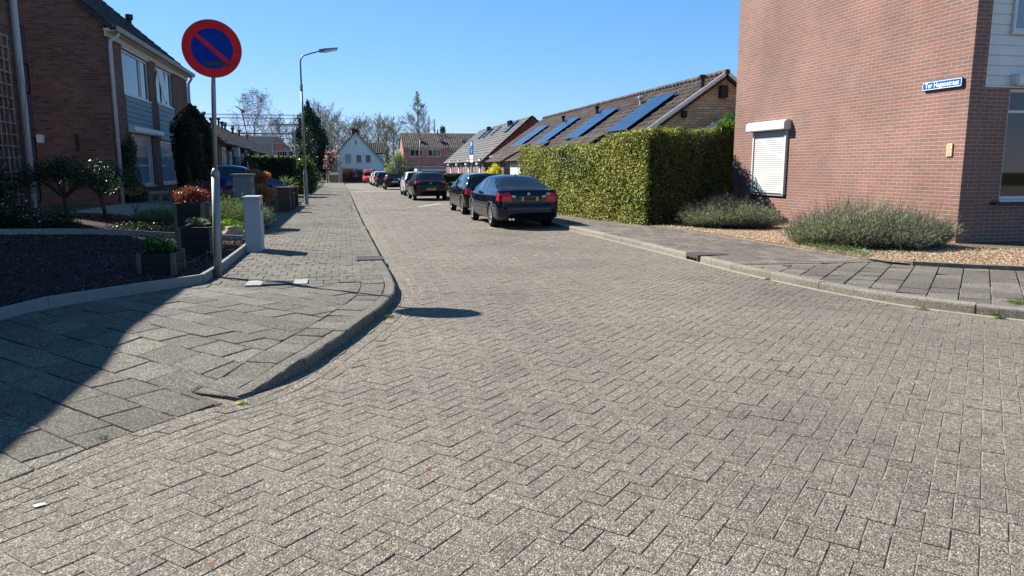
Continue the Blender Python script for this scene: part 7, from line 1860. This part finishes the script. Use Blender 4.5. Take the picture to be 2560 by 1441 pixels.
# lower bumper volume
mb = MB()
vs = []
for i in range(25):
    a = -1 + 2 * i / 24; x = .865 * math.copysign(abs(a) ** .82, a); y = -2.265 + .62 * max(0, (abs(a) - .62) / .38) ** 2.1
    for (dz, dy) in ((.30, .06), (.34, .0), (.50, -.012), (.615, -.010), (.645, .012), (.655, .05)): vs.append((x, y + dy, dz))
mb.add(vs, [(i * 6 + j, i * 6 + j + 1, (i + 1) * 6 + j + 1, (i + 1) * 6 + j) for i in range(24) for j in range(5)]); mb.build('rear_bumper', M['navy'], t, smooth=True, local=True)

def hatch(key, L, H, wr, W, hatch_y, belt=.95, roof_end=.35, **kw):
    """rear-quarter hatchback shapes: hatch_y = how far the rear window leans, roof_end = where the roof stops"""
    l = L / 2
    S = dict(key=key, L=L, wr=wr, axr=-l + .72, axf=l - .86,
        top=[(-l, .78), (-l + .02, .95), (-l + hatch_y * .35, 1.06), (-l + hatch_y * .9, H - .10), (-l + roof_end, H - .02), (-l + 1.1, H), (-.05, H), (.42, H - .06), (.95, H - .36), (1.12, belt + .07), (1.3, belt + .02), (l - .2, .80), (l - .03, .68), (l, .55)],
        belt=[(-l, .70), (-l + .03, .90), (-l + .2, belt + .02), (0, belt), (1.15, belt - .02), (l - .15, .74), (l, .5)], w=[(-l, W - .12), (-l + .05, W - .06), (-l + .2, W - .015), (-l + .6, W), (l - .8, W), (l - .3, W - .04), (l - .06, W - .12), (l, W - .22)],
        rw=[(-l, W - .22), (-l + .4, W - .24), (0, W - .25), (.5, W - .25), (1.2, W - .18), (l, W - .15)], bot=[(-l, .36), (-l + .1, .28), (-l + .5, .21), (l - .4, .19), (l, .25)],
        side_glass=[([(-l + .62, belt + .05), (-l + .95, belt + .05)], [(-l + .66, H - .22), (-l + .95, H - .13)]), ([(-l + 1.0, belt + .045), (-.13, belt + .04)], [(-l + 1.0, H - .12), (-.13, H - .09)]), ([(-.06, belt + .04), (.4, belt + .035), (.90, belt + .03)], [(-.06, H - .09), (.28, H - .11), (.80, belt + .12)])],
        rear_edge=([(-W + .22, 1.02), (0, 1.0), (W - .22, 1.02)], [(-W + .31, H - .09), (0, H - .055), (W - .31, H - .09)]), rear_glass=([(-W + .26, 1.04), (0, 1.02), (W - .26, 1.04)], [(-W + .34, H - .11), (0, H - .08), (W - .34, H - .11)]),
        front_glass=([(-W + .2, belt + .06), (W - .2, belt + .06)], [(-W + .30, H - .10), (W - .30, H - .10)]),
        tails=[([(W - .30, .76), (W - .12, .78)], [(W - .28, .98), (W - .15, .98)])], tails_side=[([(-l + .02, .80), (-l + .16, .82)], [(-l + .06, .98), (-l + .16, .98)])],
        seams=[-l + 1.05, -.095, .98], seamtop=belt, belt0=belt, mould='trimp', lidline=[(-W + .2, .62), (0, .60), (W - .2, .62)], plate=(.66,), badge=(.90, .045), exh=-.5, ant=(-l + .5, H - .03), mirror=(.75, belt + .06))
    S.update(kw); return S
GOLF = hatch('golf', 4.15, 1.44, .31, .865, .40, tails=[([(.575, .70), (.755, .72)], [(.575, .93), (.74, .93)])], spokes=5, spw=.03, plate=(.82,), bumper=(.56, .615, 'navy'), ptype='y', ptext=' ', tails_side=[([(-2.05, .72), (-1.93, .74)], [(-2.03, .92), (-1.95, .92)])])
GOLF['ptext'] = None; GOLF['tail_z'] = 0
car('parked_hatchback', 'black-blue boxy hatchback parked directly in front of the navy saloon', dict(GOLF), (4.80, 27.25, -.01), math.radians(.6), 'blackp', 'cars parked along the right kerb')
ALFA = hatch('alfa', 4.35, 1.46, .325, .895, .62, roof_end=.62, tails=[([(.62, .89), (.80, .90)], [(.62, 1.0), (.77, 1.0)])], tails2=[([(.33, .925), (.61, .90)], [(.33, .965), (.61, .975)])], tails_side=[([(-2.15, .88), (-2.0, .90)], [(-2.12, .99), (-2.02, .99)])], plate=(.60,), ptext='K-830-FB', spokes=5, spw=.03, rim=.235)
t = car('parked_hatchback', 'black rounded hatchback with a readable yellow plate, third car from the hedge', ALFA, (4.29, 40.6, -.07), math.radians(0), 'blackp', 'cars parked along the right kerb')
mb = MB()
for x in (-.55, .55): mb.bbox(x - .09, x + .09, -2.195, -2.165, .535, .565, .008)
mb.build('reflector', M['tail'], t, local=True)
WHI = hatch('micra', 3.95, 1.53, .30, .83, .42, tails=[([(.60, .78), (.76, .80)], [(.60, 1.06), (.72, 1.04)])], dark_low=.0, plate=(.62,), ptype='y', ptext=None, spokes=5, tails_side=[([(-1.96, .80), (-1.80, .84)], [(-1.92, 1.08), (-1.82, 1.04)])])
car('parked_hatchback', 'silver-white small hatchback with tall red tail lights, fourth in the parked row', WHI, (4.40, 49.0, -.14), 0, 'silverp', 'cars parked along the right kerb')
C30 = hatch('c30', 4.25, 1.45, .32, .89, .58, tails=[([(.55, .90), (.80, .93)], [(.66, 1.0), (.80, 1.02)]), ([(.66, 1.0), (.79, 1.02)], [(.63, 1.34), (.70, 1.36)])], plate=(.72,), ptype='white', spokes=5)
car('parked_hatchback', 'near-black hatchback with tall curved red lights along its rear window, fifth in the row', C30, (4.28, 69.0, -.31), 0, 'blackp', 'cars parked along the right kerb')
GR = hatch('seat', 4.2, 1.55, .31, .88, .45, plate=(.62,), spokes=5)
car('parked_hatchback', 'dark grey tall hatchback just beyond the near-black one', GR, (4.02, 81.0, -.38), 0, 'greyp', 'cars parked along the right kerb')
MPV = hatch('mpv', 4.35, 1.66, .31, .88, .35, plate=(.62,), spokes=5)
car('parked_hatchback', 'tall white people carrier behind the dark grey hatchback', MPV, (3.92, 88.0, -.41), 0, 'whitep', 'cars parked along the right kerb')
SM = hatch('small', 3.7, 1.48, .29, .80, .40, plate=(.62,), spokes=5)
car('parked_hatchback', 'small white car, last light-coloured one before the red van', SM, (3.75, 93.6, -.42), 0, 'whitep', 'cars parked along the right kerb')
car('parked_hatchback', 'dark car facing the camera in front of the red van', GR, (3.95, 99.2, -.42), math.pi, 'greyp', 'cars parked along the right kerb')
VAN = hatch('van', 4.3, 1.86, .31, .87, .12, roof_end=.2, plate=(.62,), spokes=5)
car('parked_van', 'salmon-red van parked farthest away in the row, facing the camera', VAN, (3.2, 104.8, -.42), math.pi, 'redp', 'cars parked along the right kerb')
BLU = hatch('blue', 4.2, 1.46, .31, .87, .45, plate=(.62,), spokes=5)
car('parked_hatchback', 'bright blue car parked across a driveway behind the grey cabinets', BLU, (-4.65, 34.0, .27), math.radians(-84), 'bluep')
# small red and white flag standing by the blue car
t = thing('garden_flag', 'small drooping red and white flag between the blue car and the orange shrub', 'flag', (-3.62, 30.5, .2)); mb = MB(); mb.tube([(-3.62, 30.5, .2), (-3.66, 30.5, 1.86)], .012, 6); mb.build('stick', M['white'], t)
mb = MB(); mb.prism([(-3.66, 30.49, 1.84), (-3.60, 30.49, 1.5), (-3.50, 30.49, 1.30), (-3.62, 30.49, 1.32)], (0, .01, 0)); mb.build('cloth', M['white'], t); mb = MB(); mb.prism([(-3.665, 30.48, 1.82), (-3.64, 30.48, 1.45), (-3.60, 30.48, 1.36), (-3.70, 30.48, 1.40)], (0, .008, 0)); mb.build('cloth', M['red'], t)
